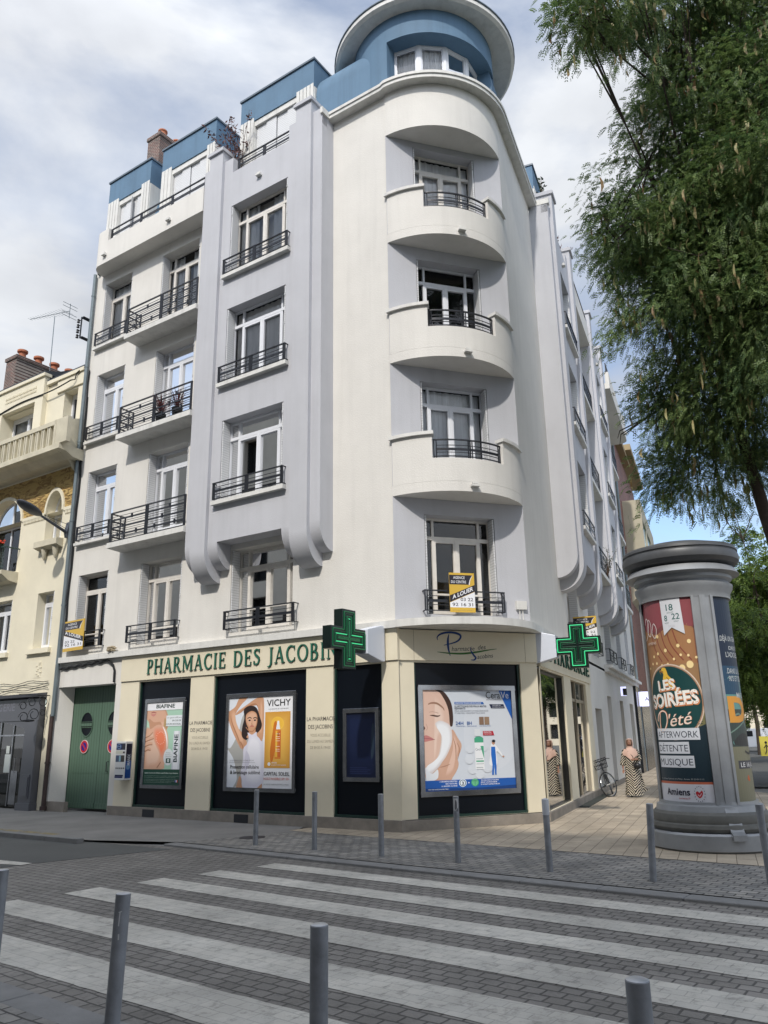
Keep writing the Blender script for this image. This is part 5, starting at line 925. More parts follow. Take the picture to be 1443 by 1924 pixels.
    a.blob([(.735, .43), (.76, .46), (.80, .43), (.87, .33), (.86, .32), (.80, .37), (.80, .24), (.715, .24), (.725, .34)], (.80, .82, .85)); a.poly([(.74, .42), (.785, .42), (.79, .33), (.79, .22), (.785, .14), (.77, .14), (.765, .24), (.755, .14), (.735, .14), (.745, .24), (.735, .34)], (.02, .14, .52)); a.ell(.768, .462, .018, .024, SK, 14); a.ell(.772, .477, .02, .015, BK, 12); a.ell(.875, .32, .012, .008, SK, 10)
    a.rect(0, 0, 1, .105, (.015, .10, .40)); a.poly([(0, 0), (1, 0), (1, .035), (.62, .02), (0, .03)], (.010, .05, .20))
    for i, t in enumerate(('3 CÉRAMIDES ESSENTIELS', 'AIDE À RESTAURER', 'LA BARRIÈRE CUTANÉE')): a.text(t, .345, .085-.022*i, .013, WH, w=(.19, .13, .17)[i], bold=.02, align='r')
    a.ell(.405, .072, .042, .038, (.70, .78, .84)); a.ell(.405, .072, .034, .031, (.02, .06, .12)); a.ell(.405, .072, .027, .025, (.72, .80, .86)); a.text('3', .395, .055, .03, (.01, .02, .05), w=.022, bold=.03); a.text('+', .463, .062, .02, WH, w=.018, bold=.04); a.ell(.54, .072, .042, .038, (.06, .36, .16)); a.ell(.54, .072, .034, .031, (.14, .48, .26)); a.line([(.515, .085), (.54, .09), (.565, .085)], .005, (.02, .16, .08)); a.line([(.54, .05), (.54, .09)], .005, (.02, .16, .08), 0)
    for i, t in enumerate(('TECHNOLOGIE GLYCOLISANE', 'RÉDUIT L’EXCÈS DE SÉBUM', 'ET HYDRATE LES PEAUX MIXTES')): a.text(t, .605, .085-.020*i, .012, WH, w=(.20, .18, .21)[i], bold=.02)
    a.text('VOUS AVEZ UN RÔLE À JOUER, TRIEZ !', .03, .014, .009, WH, w=.22, bold=.02)
poster('shoulder_poster', 'pale green poster of a sunburnt shoulder, nearest the green gate', FL, 4.75, 6.22, .64, 2.76, .085, art_shoulder, True)
poster('swimsuit_poster', 'poster of a dark-haired woman in a white swimsuit beside an orange spray bottle', FL, 1.26, 3.37, .635, 2.765, .085, art_swim, True)
poster('dark_screen', 'blank dark blue screen in a steel frame behind the left pharmacy cross', FL, -.925, -.025, .89, 2.325, .085, art_screen, True)
poster('face_wash_poster', 'large poster on the chamfered corner of a face half covered in white foam', FS, .44, 2.69, .595, 2.755, .10, art_face, False)
# ------------------------------------------------------------- no parking discs
for c, lab in ((9.04, 'no parking disc on the left leaf of the green gate'), (7.865, 'no parking disc on the right leaf of the green gate, above the handle')):
    r = thing('no_parking_sign', 'round red and blue '+lab.replace(', above the handle', ''), 'sign', FL.P(c, -.4, 1.63), group='no parking discs on the gate')
    m = MB(); k = 28; pts = [FL.P(c+.175*cos(2*pi*j/k), 0, 1.63+.175*sin(2*pi*j/k)) for j in range(k)]; i = len(m.v); m.v += [tuple(p+FL.n*(-.41)) for p in pts]+[tuple(p+FL.n*(-.392)) for p in pts]
    m.f += [tuple(range(k, 2*k)), tuple(range(k-1, -1, -1))]+[(j, (j+1) % k, k+(j+1) % k, k+j) for j in range(k)]; m.m = [0]*len(m.f); m.build('disc', mat('sign_back', (.6, .5, .5), .5), r)
    a = Art(lambda x, y, d, c=c: FL.P(c-x, -.3915+d, 1.63+y)); a.ell(0, 0, .172, .172, (.72, .55, .55)); a.ell(0, 0, .160, .160, (.45, .012, .02)); a.ell(0, 0, .108, .108, (.018, .012, .20)); a.poly([(-.10, .062), (-.062, .10), (.10, -.062), (.062, -.10)], (.40, .02, .05)); a.build('face', r)
# ------------------------------------------------------------- for rent boards
def board(label, fr, w, h, tilt, mirror):
    r = thing('for_rent_board', label, 'sign', fr.P(0, 0, 0), group='yellow and black for rent boards')
    YW = (.62, .40, .055); DK = (.022, .02, .03); m = MB(); m.box(fr, 0, w, -.02, -.001, 0, h); m.build('panel', mat('board_yellow', YW, .45), r)
    a = Art(lambda x, y, d: fr.P(x*w, .001+d, y*h)); sgn = -1 if mirror else 1
    a.rect(0, 0, 1, 1, YW); a.poly([(0, .70), (.78, .70), (.82, .80), (.93, .945), (0, .945)] if 1 else [], DK); a.text('AGENCE', .16, .845, .07, WH, w=.46, bold=.01); a.text('DU CENTRE', .07, .735, .07, WH, w=.60, bold=.01); a.line([(.79, .70), (.83, .82), (.93, .94)], lambda t: .03*(1-t)+.01, WH)
    if mirror: a.poly([(0, .53), (1, .27), (1, .10), (0, .10)], WH); a.poly([(0, .70), (1, .42), (1, .26), (0, .54)], DK); V0, r0 = (.05, .585), -.27
    else: a.poly([(0, .24), (1, .52), (1, .12), (0, .12)], WH); a.poly([(0, .42), (1, .70), (1, .53), (0, .25)], DK); V0, r0 = (.10, .325), .27
    V, F = glyphs('A LOUER', .025); xs = [v[0] for v in V]; x0, x1 = min(xs), max(xs); a.shape([(V0[0]+(v[0]-x0)/(x1-x0)*.84, V0[1]+v[1]/.73*.105+sgn*.28*(v[0]-x0)/(x1-x0)*.84) for v in V], F, WH)
    a.text('03 22', .08 if mirror else .42, .265 if mirror else .285, .085, DK, w=.50, bold=.01); a.text('92 16 31', .09, .155, .085, DK, w=.82, bold=.01); a.rect(0, 0, 1, .105, YW); a.text('www.agenceducentre.fr', .08, .035, .045, (.35, .25, .08), w=.84); a.build('print', r); return r
p0 = FL.P(9.60, .16, 4.17); q0 = FL.P(8.58, .26, 4.10); u = (q0-p0); board('yellow and black for rent board low on the wall above the green gate', Fr(p0, u, (u.y, -u.x, 0)), 1.03, .84, 0, True)
board('yellow and black for rent board on the railing of the corner window', Fr(FC.P(1.13, .22, 4.2), FC.u+FC.n*.05, FC.n), .55, .83, 0, False)
board('yellow and black for rent board half hidden behind the right pharmacy cross', Fr(FR.P(4.5, .12, 4.18), FR.n, -FR.u), .62, .64, 0, False)
# ------------------------------------------------------------- pharmacy crosses
def cross(label, c, u, nrm, S_, lit, bk):
    """c centre, u = horizontal axis of the face, nrm = face normal"""
    u = Vector(u)
    fr = Fr((c.x, c.y, 0), u, nrm); r = thing('pharmacy_cross', label, 'sign', c, group='green pharmacy crosses'); z = c.z
    h = S_/2; a = h*.38; out = [(-a, -h), (a, -h), (a, -a), (h, -a), (h, a), (a, a), (a, h), (-a, h), (-a, a), (-h, a), (-h, -a), (-a, -a)]
    m = MB(); i = len(m.v); k = 12; m.v += [tuple(fr.P(x, -.10, z+y)) for x, y in out]+[tuple(fr.P(x, .10, z+y)) for x, y in out]
    m.f += [tuple(range(k)), tuple(range(2*k-1, k-1, -1))]+[(j, (j+1) % k, k+(j+1) % k, k+j) for j in range(k)]; m.m = [0]*len(m.f); m.build('housing', mat('cross_black', (.006, .014, .012), .3), r)
    NG = mat('neon_green', (.008, .075, .032), .3, emit=(.03, .75, .26), es=.07); NB = mat('neon_bright', (.02, .3, .12), .3, emit=(.08, 1.0, .40), es=.42); ND = mat('neon_dim', (.005, .045, .022), .25, emit=(.02, .4, .16), es=.02)
    for sd in (1, -1):
        m = MB()
        for j, d in enumerate((.05, .095, .14, .185, .225) if a > .2 else (.045, .08, .115, .15)):
            aa, hh = a-d, h-d
            if aa < .012: aa = .012
            P = [(-aa, -hh), (aa, -hh), (aa, -aa), (hh, -aa), (hh, aa), (aa, aa), (aa, hh), (-aa, hh), (-aa, aa), (-hh, aa), (-hh, -aa), (-aa, -aa)]
            for q in range(12):
                x, y = P[q], P[(q+1) % 12]; mi = (1 if (j == 0 and lit == 'rim') or (lit == 'bars' and j == 2 and q in (2, 8, 4, 10)) or (lit == 'bars' and j == 3 and q in (0, 6)) else (0 if j % 2 == 0 else 2))
                m.tube([fr.P(x[0], sd*.108, z+x[1]), fr.P(y[0], sd*.108, z+y[1])], .010, 6, mi)
        m.build('neon_tubes', [NG, NB, ND], r)
    fb = Fr((c.x, c.y, 0), u*bk, nrm); m = MB()
    x0, x1 = h-.02, h+.47; i = len(m.v); o = [(x0, -.24), (x1, -.36), (x1+.12, -.36), (x1+.12, .36), (x1, .36), (x0, .24)]; k = 6
    m.v += [tuple(fb.P(x, -.15, z+y)) for x, y in o]+[tuple(fb.P(x, .15, z+y)) for x, y in o]; m.f += [tuple(range(k)), tuple(range(2*k-1, k-1, -1))]+[(j, (j+1) % k, k+(j+1) % k, k+j) for j in range(k)]; m.m = [0]*len(m.f)
    b = m.build('bracket', mat('bracket_white', (.62, .66, .74), .35), r, bevel=.012)
    m = MB()
    for y in (-.21, .21): m.lathe((0, 0, 0), [(.001, .012), (.045, .012), (.05, 0)], 16); n_ = 16*3; m.v[-n_:] = [tuple(fb.P(x1+.06+v[0], .15+v[2], z+y+v[1])) for v in m.v[-n_:]]
    m.build('bolt_cover', RUST, b)
cross('green pharmacy cross with a few bright tubes on the left of the corner canopy', FL.P(-1.05, 1.24, 3.57), tuple(FL.n), tuple(FL.u), 1.13, 'bars', -1)
cross('green pharmacy cross with a bright outline on the right of the corner canopy', FR.P(.08, .87, 3.58), tuple(FR.n), tuple(-FR.u), .95, 'rim', -1)
# shop signs further down the side street
m = MB(); fr = Fr(FR.P(22.0, .35, 3.25), FR.n, -FR.u); r = thing('lit_shop_sign', 'lit white box sign on the dark shop, cut off by the column', 'sign', FR.P(22.0, .35, 3.25))
m.box(fr, -.2, .85, -.08, .0, -.33, .33); m.build('box', mat('sign_lit', (.6, .6, .8), .5, emit=(.62, .64, .95), es=.85), r); a = Art(lambda x, y, d: fr.P(x, .001+d, y)); a.text('AIGLE', .06, -.08, .17, BK, w=.72, bold=.01); a.build('lettering', r)
r = thing('small_lit_sign', 'small projecting lit blue-white sign between the tall openings of the white side wall', 'sign', FR.P(14.0, .3, 3.25)); fr = Fr(FR.P(14.0, .3, 3.25), FR.n, -FR.u); m = MB(); m.box(fr, -.1, .1, -.06, 0, -.17, .17); m.build('box', mat('sign_lit', (.6, .6, .8)), r); m = MB(); m.box(fr, -.02, .12, -.05, .02, -.15, .10); m.build('emblem', DARK, r)
# ------------------------------------------------------------- vending machine
r = thing('vending_machine', 'small white wall dispenser with blue panels between the green gate and the first poster', 'vending machine', FL.P(6.71, .1, .83))
m = MB(); m.box(FL, 6.52, 6.90, .004, .21, .83, 1.75); m.build('cabinet', mat('dispenser_white', (.62, .63, .63), .4), r, bevel=.01)
a = Art(lambda x, y, d: FL.P(6.90-x/.58*.38, .2105+d, .83+y*.92) if x < .581 else FL.P(6.5195-d, .21-(x-.58)/.42*.21, .83+y*.92)); nv = (.01, .02, .09); a.rect(.03, .78, .55, .95, nv); a.ell(.18, .865, .12, .065, (.15, .25, .42)); a.ell(.18, .865, .09, .045, nv); a.rect(.06, .86, .30, .872, (.25, .35, .5)); a.rect(.36, .79, .53, .94, (.03, .03, .04)); a.rect(.02, .68, .42, .76, (.56, .56, .48)); a.rect(.43, .69, .54, .74, (.04, .03, .03))
a.rect(.03, .47, .53, .64, (.06, .09, .16)); a.rect(.22, .48, .32, .63, (.25, .42, .5)); a.rect(.34, .47, .53, .64, (.05, .045, .04)); a.rect(.62, .05, .96, .94, (.012, .012, .03)); a.rect(.62, .05, .96, .50, (.01, .06, .24)); a.ell(.78, .34, .12, .07, (.12, .25, .42))
for i in range(5): a.poly([(.05+.11*i, .31), (.095+.11*i, .335), (.14+.11*i, .31), (.095+.11*i, .28)], BK)
a.rect(.04, .06, .50, .10, (.01, .02, .12)); a.rect(.05, .105, .52, .14, (.006, .01, .05)); V, F = glyphs('MANIX', .02); xs = [v[0] for v in V]; x0, x1 = min(xs), max(xs); a.shape([(.88-v[1]/.73*.18, .38+(v[0]-x0)/(x1-x0)*.29) for v in V], F, (.5, .55, .62)); a.build('front_print', r)
# ============================================================= advertising column
CG = mat('column_grey', (.28, .292, .305), .42, .25, var=.16, vs=2.5); CD = mat('column_dark', (.085, .088, .092), .45, .3, var=.2, vs=3)
cc = Vector((5.16, 13.44, 0)); ac = thing('advertising_column', 'tall round grey advertising column with a domed cap and lit posters on the stone paving', 'advertising column', cc)
m = MB(); m.lathe(cc, [(.93, 0), (.97, .03), (.97, .24), (.95, .27), (.80, .27)], 72); m.build('base', CG, ac, smooth=True, sm_angle=30)
m = MB(); m.lathe(cc, [(.80, .27), (.90, .28), (.93, .33), (.92, .38), (.89, .40), (.90, .44), (.88, .52), (.83, .56)], 72); m.build('base_ring', mat('column_stone', (.12, .12, .11), .6, var=.2, vs=5), ac, smooth=True, sm_angle=30)
m = MB(); m.lathe(cc, [(.70, .55), (.82, .555), (.80, .64), (.745, .66), (.74, .70), (.70, .70)], 72); m.lathe(cc, [(.70, 3.88), (.735, 3.88), (.745, 3.98), (.79, 4.05), (.80, 4.12), (.76, 4.14), (.745, 4.17), (.80, 4.22), (.80, 4.27), (.93, 4.30), (.86, 4.41), (.80, 4.43)], 72); m.build('collar', CG, ac, smooth=True, sm_angle=30)
m = MB(); m.lathe(cc, [(.80, 4.43), (.90, 4.47), (.955, 4.53), (.965, 4.60), (.95, 4.655), (.93, 4.67), (.93, 4.69), (.95, 4.70), (.945, 4.74), (.92, 4.77), (.6, 4.86), (.3, 4.91), (.001, 4.93)], 72); m.build('cap', CD, ac, smooth=True, sm_angle=24)
va = math.degrees(math.atan2(-cc.y, -cc.x))            # angle on the column that faces the square
def cp(th, r, z): return cyl(va+th, r, z, cc)          # th grows to the right as seen from the crossing
m = MB()
for c0 in (22, 142, 262):
    for t0, t1, r_ in ((-14, 14, .73), (-14, -10.5, .755), (10.5, 14, .755), (-3.5, 3.5, .745)):
        k = max(2, int((t1-t0)/3)); i = len(m.v)
        for j in range(k+1): t_ = c0+t0+(t1-t0)*j/k; m.v += [tuple(cp(t_, r_, .64)), tuple(cp(t_, r_, 3.90)), tuple(cp(t_, .66, 3.90)), tuple(cp(t_, .66, .64))]
        for j in range(k):
            for q in range(4): m.f.append((i+j*4+q, i+j*4+(q+1) % 4, i+j*4+4+(q+1) % 4, i+j*4+4+q)); m.m.append(0)
        m.f += [(i, i+3, i+2, i+1), (i+k*4, i+k*4+1, i+k*4+2, i+k*4+3)]; m.m += [0, 0]
    o_ = m
m.build('post', CG, ac)
m = MB(); fr = Fr(cp(22, .74, 0), cp(23, .74, 0)-cp(21, .74, 0), cp(22, 1.74, 0)-cp(22, .74, 0)); m.prism(fr, [(0, .60), (.06, .62), (.20, .30), (.27, .26), (.27, .18), (.20, .18), (.12, .30), (0, .52)], -.10, .10); m.build('lock_bracket', CG, ac)
m = MB(); fr = Fr(cp(-28, .72, 0), cp(-27, .72, 0)-cp(-29, .72, 0), cp(-28, 1.7, 0)-cp(-28, .7, 0)); m.box(fr, -.09, .09, -.02, .045, 4.04, 4.10); m.build('vent', DARK, ac)
Wd = radians(92)*.72
def colart(t0, k=1): return Art(lambda x, y, d: cp(t0+k*math.degrees(x/.72), .70+d, .66+y), cut=.06)
m = MB()
for zz in ((.64, 3.90),):
    i = len(m.v)
    for j in range(5): m.v += [tuple(cp(-85+2.3*j, .735, zz[0])), tuple(cp(-85+2.3*j, .735, zz[1]))]
    m.f += [(2*j, 2*j+2, 2*j+3, 2*j+1) for j in range(4)]; m.m += [0]*4
m.build('side_strip', CG, ac)
a = colart(-76.5, .915); w = Wd; OR = (.33, .165, .075)
a.rect(0, 0, w, 3.24, (.17, .055, .05)); a.blob([(0, 1.9), (.3, 2.0), (.7, 1.95), (w, 2.1), (w, 2.7), (.8, 2.8), (.4, 2.65), (0, 2.8)], OR); a.rect(0, 1.35, w, 2.15, (.30, .175, .085)); a.blob([(0, 2.8), (.35, 2.7), (.75, 2.85), (w, 2.75), (w, 3.22), (0, 3.22)], (.24, .06, .07))
for i in range(5): a.line([(.30+.12*i, 2.7), (.34+.13*i, 2.45), (.50+.14*i, 2.2)], .022, (.22, .06, .04))
for i in range(9): a.ell(.10+.13*i, 2.12+.05*sin(i*1.3)+.02*i, .022, .022, (.85, .66, .34), 12)
for i, (x, y, r_) in enumerate(((.18, 1.88, .03), (.32, 1.90, .035), (.52, 1.99, .045), (.70, 2.02, .05), (.88, 2.08, .055), (1.02, 2.13, .06), (.60, 2.38, .03), (.85, 2.44, .03), (1.05, 2.5, .035), (.3, 2.3, .025), (.42, 2.34, .025), (1.05, 1.75, .05), (.45, 2.62, .03))): a.ell(x, y, r_, r_, (.80, .62, .30), 14)
a.rect(0, 0, w, .30, (.62, .62, .66)); a.rect(0, .30, w, 1.30, (.012, .028, .04)); a.rect(0, .30, w, .335, (.50, .13, .07))
a.blob([(.6, 1.25), (.8, 1.6), (1.0, 1.7), (w, 1.75), (w, 1.2)], (.18, .17, .08))
for i in range(8): a.line([(1.12, 1.42-.03*i), (1.0, 1.50-.045*i), (.90+.02*i, 1.48-.06*i)], lambda t: .018*sin(pi*t)+.002, (.02, .03, .03))
a.ell(.60, 1.56, .585, .60, (.62, .50, .40), 48); a.ell(.60, 1.56, .565, .58, (.35, .20, .12), 48); a.ell(.60, 1.56, .545, .56, (.008, .05, .05), 48)
a.blob([(.50, 2.00), (.46, 2.06), (.48, 2.10), (.55, 2.10), (.58, 2.04), (.60, 1.98), (.68, 1.90), (.70, 1.82), (.78, 1.70), (.72, 1.72), (.62, 1.80), (.54, 1.84), (.48, 1.92)], (.72, .45, .05)); a.line([(.50, 2.03), (.42, 2.06), (.44, 2.0)], lambda t: .03*(1-t)+.004, (.35, .16, .03)); a.line([(.56, 1.95), (.64, 1.88), (.66, 1.80)], .01, (.2, .12, .03)); a.line([(.70, 1.80), (.76, 1.70), (.82, 1.62)], lambda t: .03*(1-t)+.005, (.55, .20, .06))
for t_, x, y, h, ww in (('LES', .34, 1.74, .165, .38), ('SOIRÉES', .10, 1.47, .215, 1.0)):
    a.text(t_, x+.018, y-.018, h, (.55, .20, .07), w=ww, bold=.035, rot=.06); a.text(t_, x, y, h, (.80, .78, .72), w=ww, bold=.035, rot=.06)
sc_ = lambda P, c, wd: a.line(P, wd, c)
for c_, wd, dx in (((.55, .16, .05), .030, .008), ((.82, .66, .55), .018, 0)):
    sc_([(.30+dx, 1.40), (.27+dx, 1.25), (.28+dx, 1.10), (.36+dx, 1.10), (.46+dx, 1.24), (.46+dx, 1.38), (.36+dx, 1.42), (.24+dx, 1.36), (.20+dx, 1.26)], c_, wd); a.text("'été", .52+dx, 1.17, .20, c_, w=.44, shear=.35, rot=.10)
for t_, y, ww in (('AFTERWORK', 1.00, .86), ('DÉTENTE', .79, .66), ('MUSIQUE', .58, .72)): a.rect(.13, y-.035, .13+ww+.05, y+.145, (.62, .64, .68)); a.text(t_, .155, y, .105, (.02, .03, .05), w=ww)
a.text('Place Gambetta, Esplanade de la Plaine - Amiens  03 22 69 12 12', .10, .365, .022, (.4, .42, .42), w=.92)
a.text('Amiens', .26, .135, .105, (.012, .012, .03), w=.50, bold=.02); a.text('amiens.fr', .54, .075, .035, (.45, .05, .05), w=.22); a.ell(.92, .16, .095, .12, (.60, .60, .64), 24)
for i in range(16): t_ = 2*pi*i/16; a.ell(.92+.085*cos(t_), .16+.11*sin(t_), .009, .008, (.12, .12, .14), 6)
a.blob([(.87, .14), (.86, .18), (.89, .20), (.92, .18), (.96, .21), (.975, .17), (.95, .12), (.91, .10)], (.45, .02, .03)); a.line([(.89, .15), (.92, .13), (.95, .17)], .008, WH)
a.poly([(.62, 3.22), (.62, 2.56), (.76, 2.68), (.90, 2.58), (.90, 3.22)] if 0 else [(.60, 3.22), (.62, 2.62), (.78, 2.74), (1.00, 2.62), (.97, 3.22)], (.60, .61, .64)); gd = (.02, .10, .09); a.text('18', .71, 3.02, .11, gd, w=.13, bold=.01); a.text('JUILLET', .72, 2.975, .026, gd, w=.12); a.text('8', .66, 2.85, .10, gd, w=.055, bold=.01); a.text('22', .80, 2.87, .10, gd, w=.14, bold=.01); a.text('AOÛT', .66, 2.805, .024, gd, w=.08); a.text('AOÛT', .83, 2.825, .024, gd, w=.09); a.text('2025', .72, 2.75, .035, (.5, .5, .53), w=.12)
for P, wd in (([(.10, 2.85), (.18, 2.95), (.24, 2.85), (.18, 2.66), (.08, 2.58)], .014), ([(.20, 2.80), (.26, 2.92), (.32, 2.82), (.28, 2.64), (.20, 2.70), (.20, 2.80)], .012), ([(.34, 2.72), (.40, 2.84), (.46, 2.74), (.41, 2.60), (.34, 2.66), (.34, 2.72)], .012)): a.line(P, wd, (.72, .66, .62))
a.text('AMIENS', .16, 2.50, .045, (.6, .5, .45), w=.26)
a.build('poster', ac, lift=.00015)
a = colart(36); a.rect(0, 0, w, 3.24, (.012, .022, .045)); a.rect(0, .0, w, .95, (.17, .165, .11)); a.blob([(0, .95), (.6, .90), (w, .95), (w, 1.85), (.5, 1.95), (0, 1.80)], (.11, .26, .24)); a.rect(0, 1.65, w, 2.1, (.02, .06, .11)); a.rect(0, .85, .9, 1.42, (.04, .055, .05)); a.line([(.02, 1.2), (.3, 1.35), (.55, 1.1)], .03, (.14, .22, .18)); a.line([(.02, 1.05), (.6, 1.3)], .02, (.14, .22, .18)); a.blob([(.1, .88), (.3, 1.05), (.6, 1.0), (.8, .86)], (.03, .03, .03)); a.blob([(.62, 1.0), (.68, 1.35), (.75, 1.4), (.78, .95)], (.02, .02, .025))
for i, t_ in enumerate(('.DÉJÀ UN GRAND PAS', 'DES ÉTOILES', "L'ADOLESCENCE", '.DANS LA NUIT DES', "90'S ET DES ANNÉES", '.MAGNIFIQUE')): a.text(t_, (.06, .26, .16, .13, .16, .28)[i], (2.50, 2.36, 2.24, 1.98, 1.86, 1.60)[i], .085 if i != 1 else .06, (.45, .47, .47), w=.75, bold=.012)
a.text('DIS', .06, 1.62-.38, .38, (.60, .27, .04), w=1.0, bold=.05); a.rect(.12, .52, .95, .64, (.05, .05, .06)); a.text('LE 16 JUILLET', .17, .545, .07, (.6, .6, .6), w=.70, bold=.01); a.blob([(.30, .36), (.33, .42), (.36, .40), (.37, .33)], (.45, .10, .03)); a.line([(.34, .78), (.50, .74), (.66, .80)], .03, (.03, .03, .03)); a.build('poster', ac, lift=.00015)
a = colart(156); a.rect(0, 0, w, 3.24, (.20, .22, .26)); a.ell(.58, 1.9, .4, .5, (.45, .30, .12)); a.build('poster', ac, lift=.00015)
# ============================================================= bollards
BOL = mat('bollard_grey', (.235, .247, .268), .5, .3, var=.28, vs=7, bump=.1, bs=90); BTOP = mat('bollard_top', (.50, .52, .55), .35, .5, var=.2, vs=20)
bp = thing('bollard', 'x', 'bollard', (0, 0, 0))
m = MB(); m.lathe((0, 0, 0), [(.043, -.05), (.043, .888), (.040, .892)], 24); m.build('post', BOL, bp, smooth=True)
m = MB(); m.lathe((0, 0, 0), [(.041, .8915), (.034, .895), (.001, .896)], 24); m.build('top', BTOP, bp, smooth=True)
GB, GF = 'grey bollards along the far edge of the crossing', 'grey bollards along the near edge of the crossing'
bl = [((-2.32, 14.54), (.0, .0), 'grey bollard standing before the orange bottle poster, far side of the crossing', GB, 1), ((-1.235, 13.80), (0, 0), 'grey bollard before the wall text beside the dark screen, far side of the crossing', GB, 1), ((-.13, 12.96), (0, 0), 'grey bollard before the cream pier left of the corner poster', GB, 1),
      ((.98, 12.2), (0, 0), 'grey bollard with a torn sticker near its top, before the corner poster', GB, 1), ((2.12, 11.3), (0, 0), 'bollard with a white upper sleeve before the corner of the shop', GB, 1), ((3.22, 10.47), (-.055, .02), 'leaning grey bollard just left of the advertising column', GB, 1), ((4.50, 10.12), (-.04, .02), 'leaning grey bollard in front of the advertising column at the right edge', GB, 1),
      ((-2.71, 5.93), (.0, 0), 'near bollard cut off by the left edge', GF, 1), ((-1.57, 4.97), (.02, 0), 'near bollard with white scratches at the lower left of the crossing', GF, 1), ((-.34, 4.09), (0, 0), 'near bollard at the bottom centre, clean with a bright flat top', GF, 1), ((.875, 3.15), (0, 0), 'nearest bollard, only its bright top showing at the bottom right', GF, 1)]
SL = mat('white_sleeve', (.52, .54, .58), .5)
for i, (p, tl, lab, grp, sc) in enumerate(bl):
    o = bp if i == 0 else copy_tree(bp); o.location = (p[0], p[1], 0); o.rotation_euler = (tl[1], tl[0], random.random()*6); o['label'] = lab; o['group'] = grp
    if i >= 7: o.scale = (1.0, 1.0, 1.012)
    if i == 4:
        m = MB(); m.lathe(o.location, [(.0455, .70), (.0475, .705), (.0475, .90), (.001, .915)], 24); s_ = m.build('sleeve', SL, o, smooth=True); s_.rotation_euler = (0, 0, 0)
    if i in (3, 8):
        v = math.atan2(-p[1], -p[0]); a = Art(lambda x, y, d, p=p, v=v: Vector((p[0]+(.0435+d)*cos(v+x/.0435), p[1]+(.0435+d)*sin(v+x/.0435), y)), cut=.01); rz = o.rotation_euler.z; 
        if i == 3: a.rect(-.038, .70, .03, .865, (.45, .45, .45)); a.blob([(-.02, .72), (.01, .73), (.012, .82), (-.012, .84)], (.10, .10, .11)); a.blob([(0, .70), (.03, .69), (.03, .74)], (.10, .10, .11))
        else: a.line([(-.01, .80), (-.012, .73)], .006, (.5, .5, .5)); a.line([(-.018, .80), (.0, .805)], .005, (.5, .5, .5)); a.line([(-.008, .69), (-.006, .66)], .008, (.5, .5, .5))
        s_ = a.build('sticker', o); o.rotation_euler = (tl[1], tl[0], 0)
# ============================================================= street lamp on the cream house
r = thing('street_lamp', 'dark grey street lamp on a short arm bolted to the cream house by the downpipe', 'street lamp', FL.P(10.05, 0, 7.8))
LG = mat('lamp_grey', (.07, .078, .095), .4, .3); b0 = FL.P(10.05, .10, 7.70); hd = FL.P(10.02, 1.36, 8.16)
m = MB(); m.prism(FL, [(0, 7.55), (.10, 7.55), (.14, 7.7), (.08, 8.02), (0, 8.02)], 9.97, 10.13); m.build('bracket', LG, r)
t_ = (hd-b0); m = MB(); m.tube([b0, b0+t_*.12, b0+t_*.5, b0+t_*.74], [.05, .045, .04, .032], 10); m.tube([FL.P(10.05, .06, 7.95), b0+t_*.60+Vector((0, 0, .08))], .007, 5); m.tube([FL.P(10.05, .10, 7.80), b0+t_*.60+Vector((0, 0, .06))], .007, 5); m.build('arm', LG, r, smooth=True)
ax = t_.normalized(); ax2 = Vector((0, 0, 1)).cross(ax).normalized(); up = ax.cross(ax2).normalized(); Rm = Matrix((ax, ax2, up)).transposed()
m = MB(); m.ell(hd, (.42, .24, .10), 28, 10, 0, Rm); m.build('lamp_head', LG, r, smooth=True); m = MB(); m.ell(hd-up*.035+ax*.02, (.32, .165, .055), 24, 8, 0, Rm); m.build('diffuser', mat('lamp_diffuser', (.42, .43, .42), .25), r, smooth=True)
# ============================================================= plants on the roof line and balcony
def sprig(name, label, cat, base, n, h, spread, leafc, leafs, wood=(.10, .06, .04), nl=14, up_=.6, seed=1, strap=False):
    g = np.random.default_rng(seed); r = thing(name, label, cat, base); m = MB(); l = MB(); base = Vector(base)
    for i in range(n):
        a = g.random()*2*pi; hh = h*(.5+.5*g.random()); e = base+Vector((cos(a)*spread*g.random(), sin(a)*spread*g.random(), hh)); mid = base.lerp(e, .5)+Vector((g.normal()*.05, g.normal()*.05, .1*h))
        if strap:
            for s_ in range(7):
                aa = g.random()*2*pi; tip = base+Vector((cos(aa)*spread*(.5+g.random()), sin(aa)*spread*(.5+g.random()), h*(.15+.9*g.random()))); md = base.lerp(tip, .5)+Vector((0, 0, .12*h)); sd = Vector((-sin(aa), cos(aa), 0))*leafs
                l.face([base-sd*.6, md-sd, md+sd, base+sd*.6]); l.face([md-sd, tip, md+sd])
            continue
        m.tube([base, mid, e], [.012, .008, .004], 5)
        for j in range(nl):
            t = .25+.75*g.random(); p = (mid.lerp(e, (t-.5)*2) if t > .5 else base.lerp(mid, t*2))+Vector(g.normal(size=3)*.05)
            d = Vector(g.normal(size=3)).normalized(); q = d.cross(Vector(g.normal(size=3))).normalized(); s_ = leafs*(.6+.7*g.random()); l.face([p, p+d*s_+q*s_*.35, p+d*s_*2, p+d*s_-q*s_*.35])
    if m.v: m.build('stem', mat('wood_'+name, wood, .8), r)
    l.build('leaves', leafc, r); return r
RED = mat('leaf_russet', (.10, .035, .03), .7); DGR = mat('leaf_darkgreen', (.03, .055, .02), .7)
sprig('roof_shrub', 'small russet leaved shrub growing on the terrace behind the left pilaster cap', 'plant', FL.P(3.62, -.05, 17.0), 24, 2.2, 1.15, RED, .062, nl=34, seed=4)
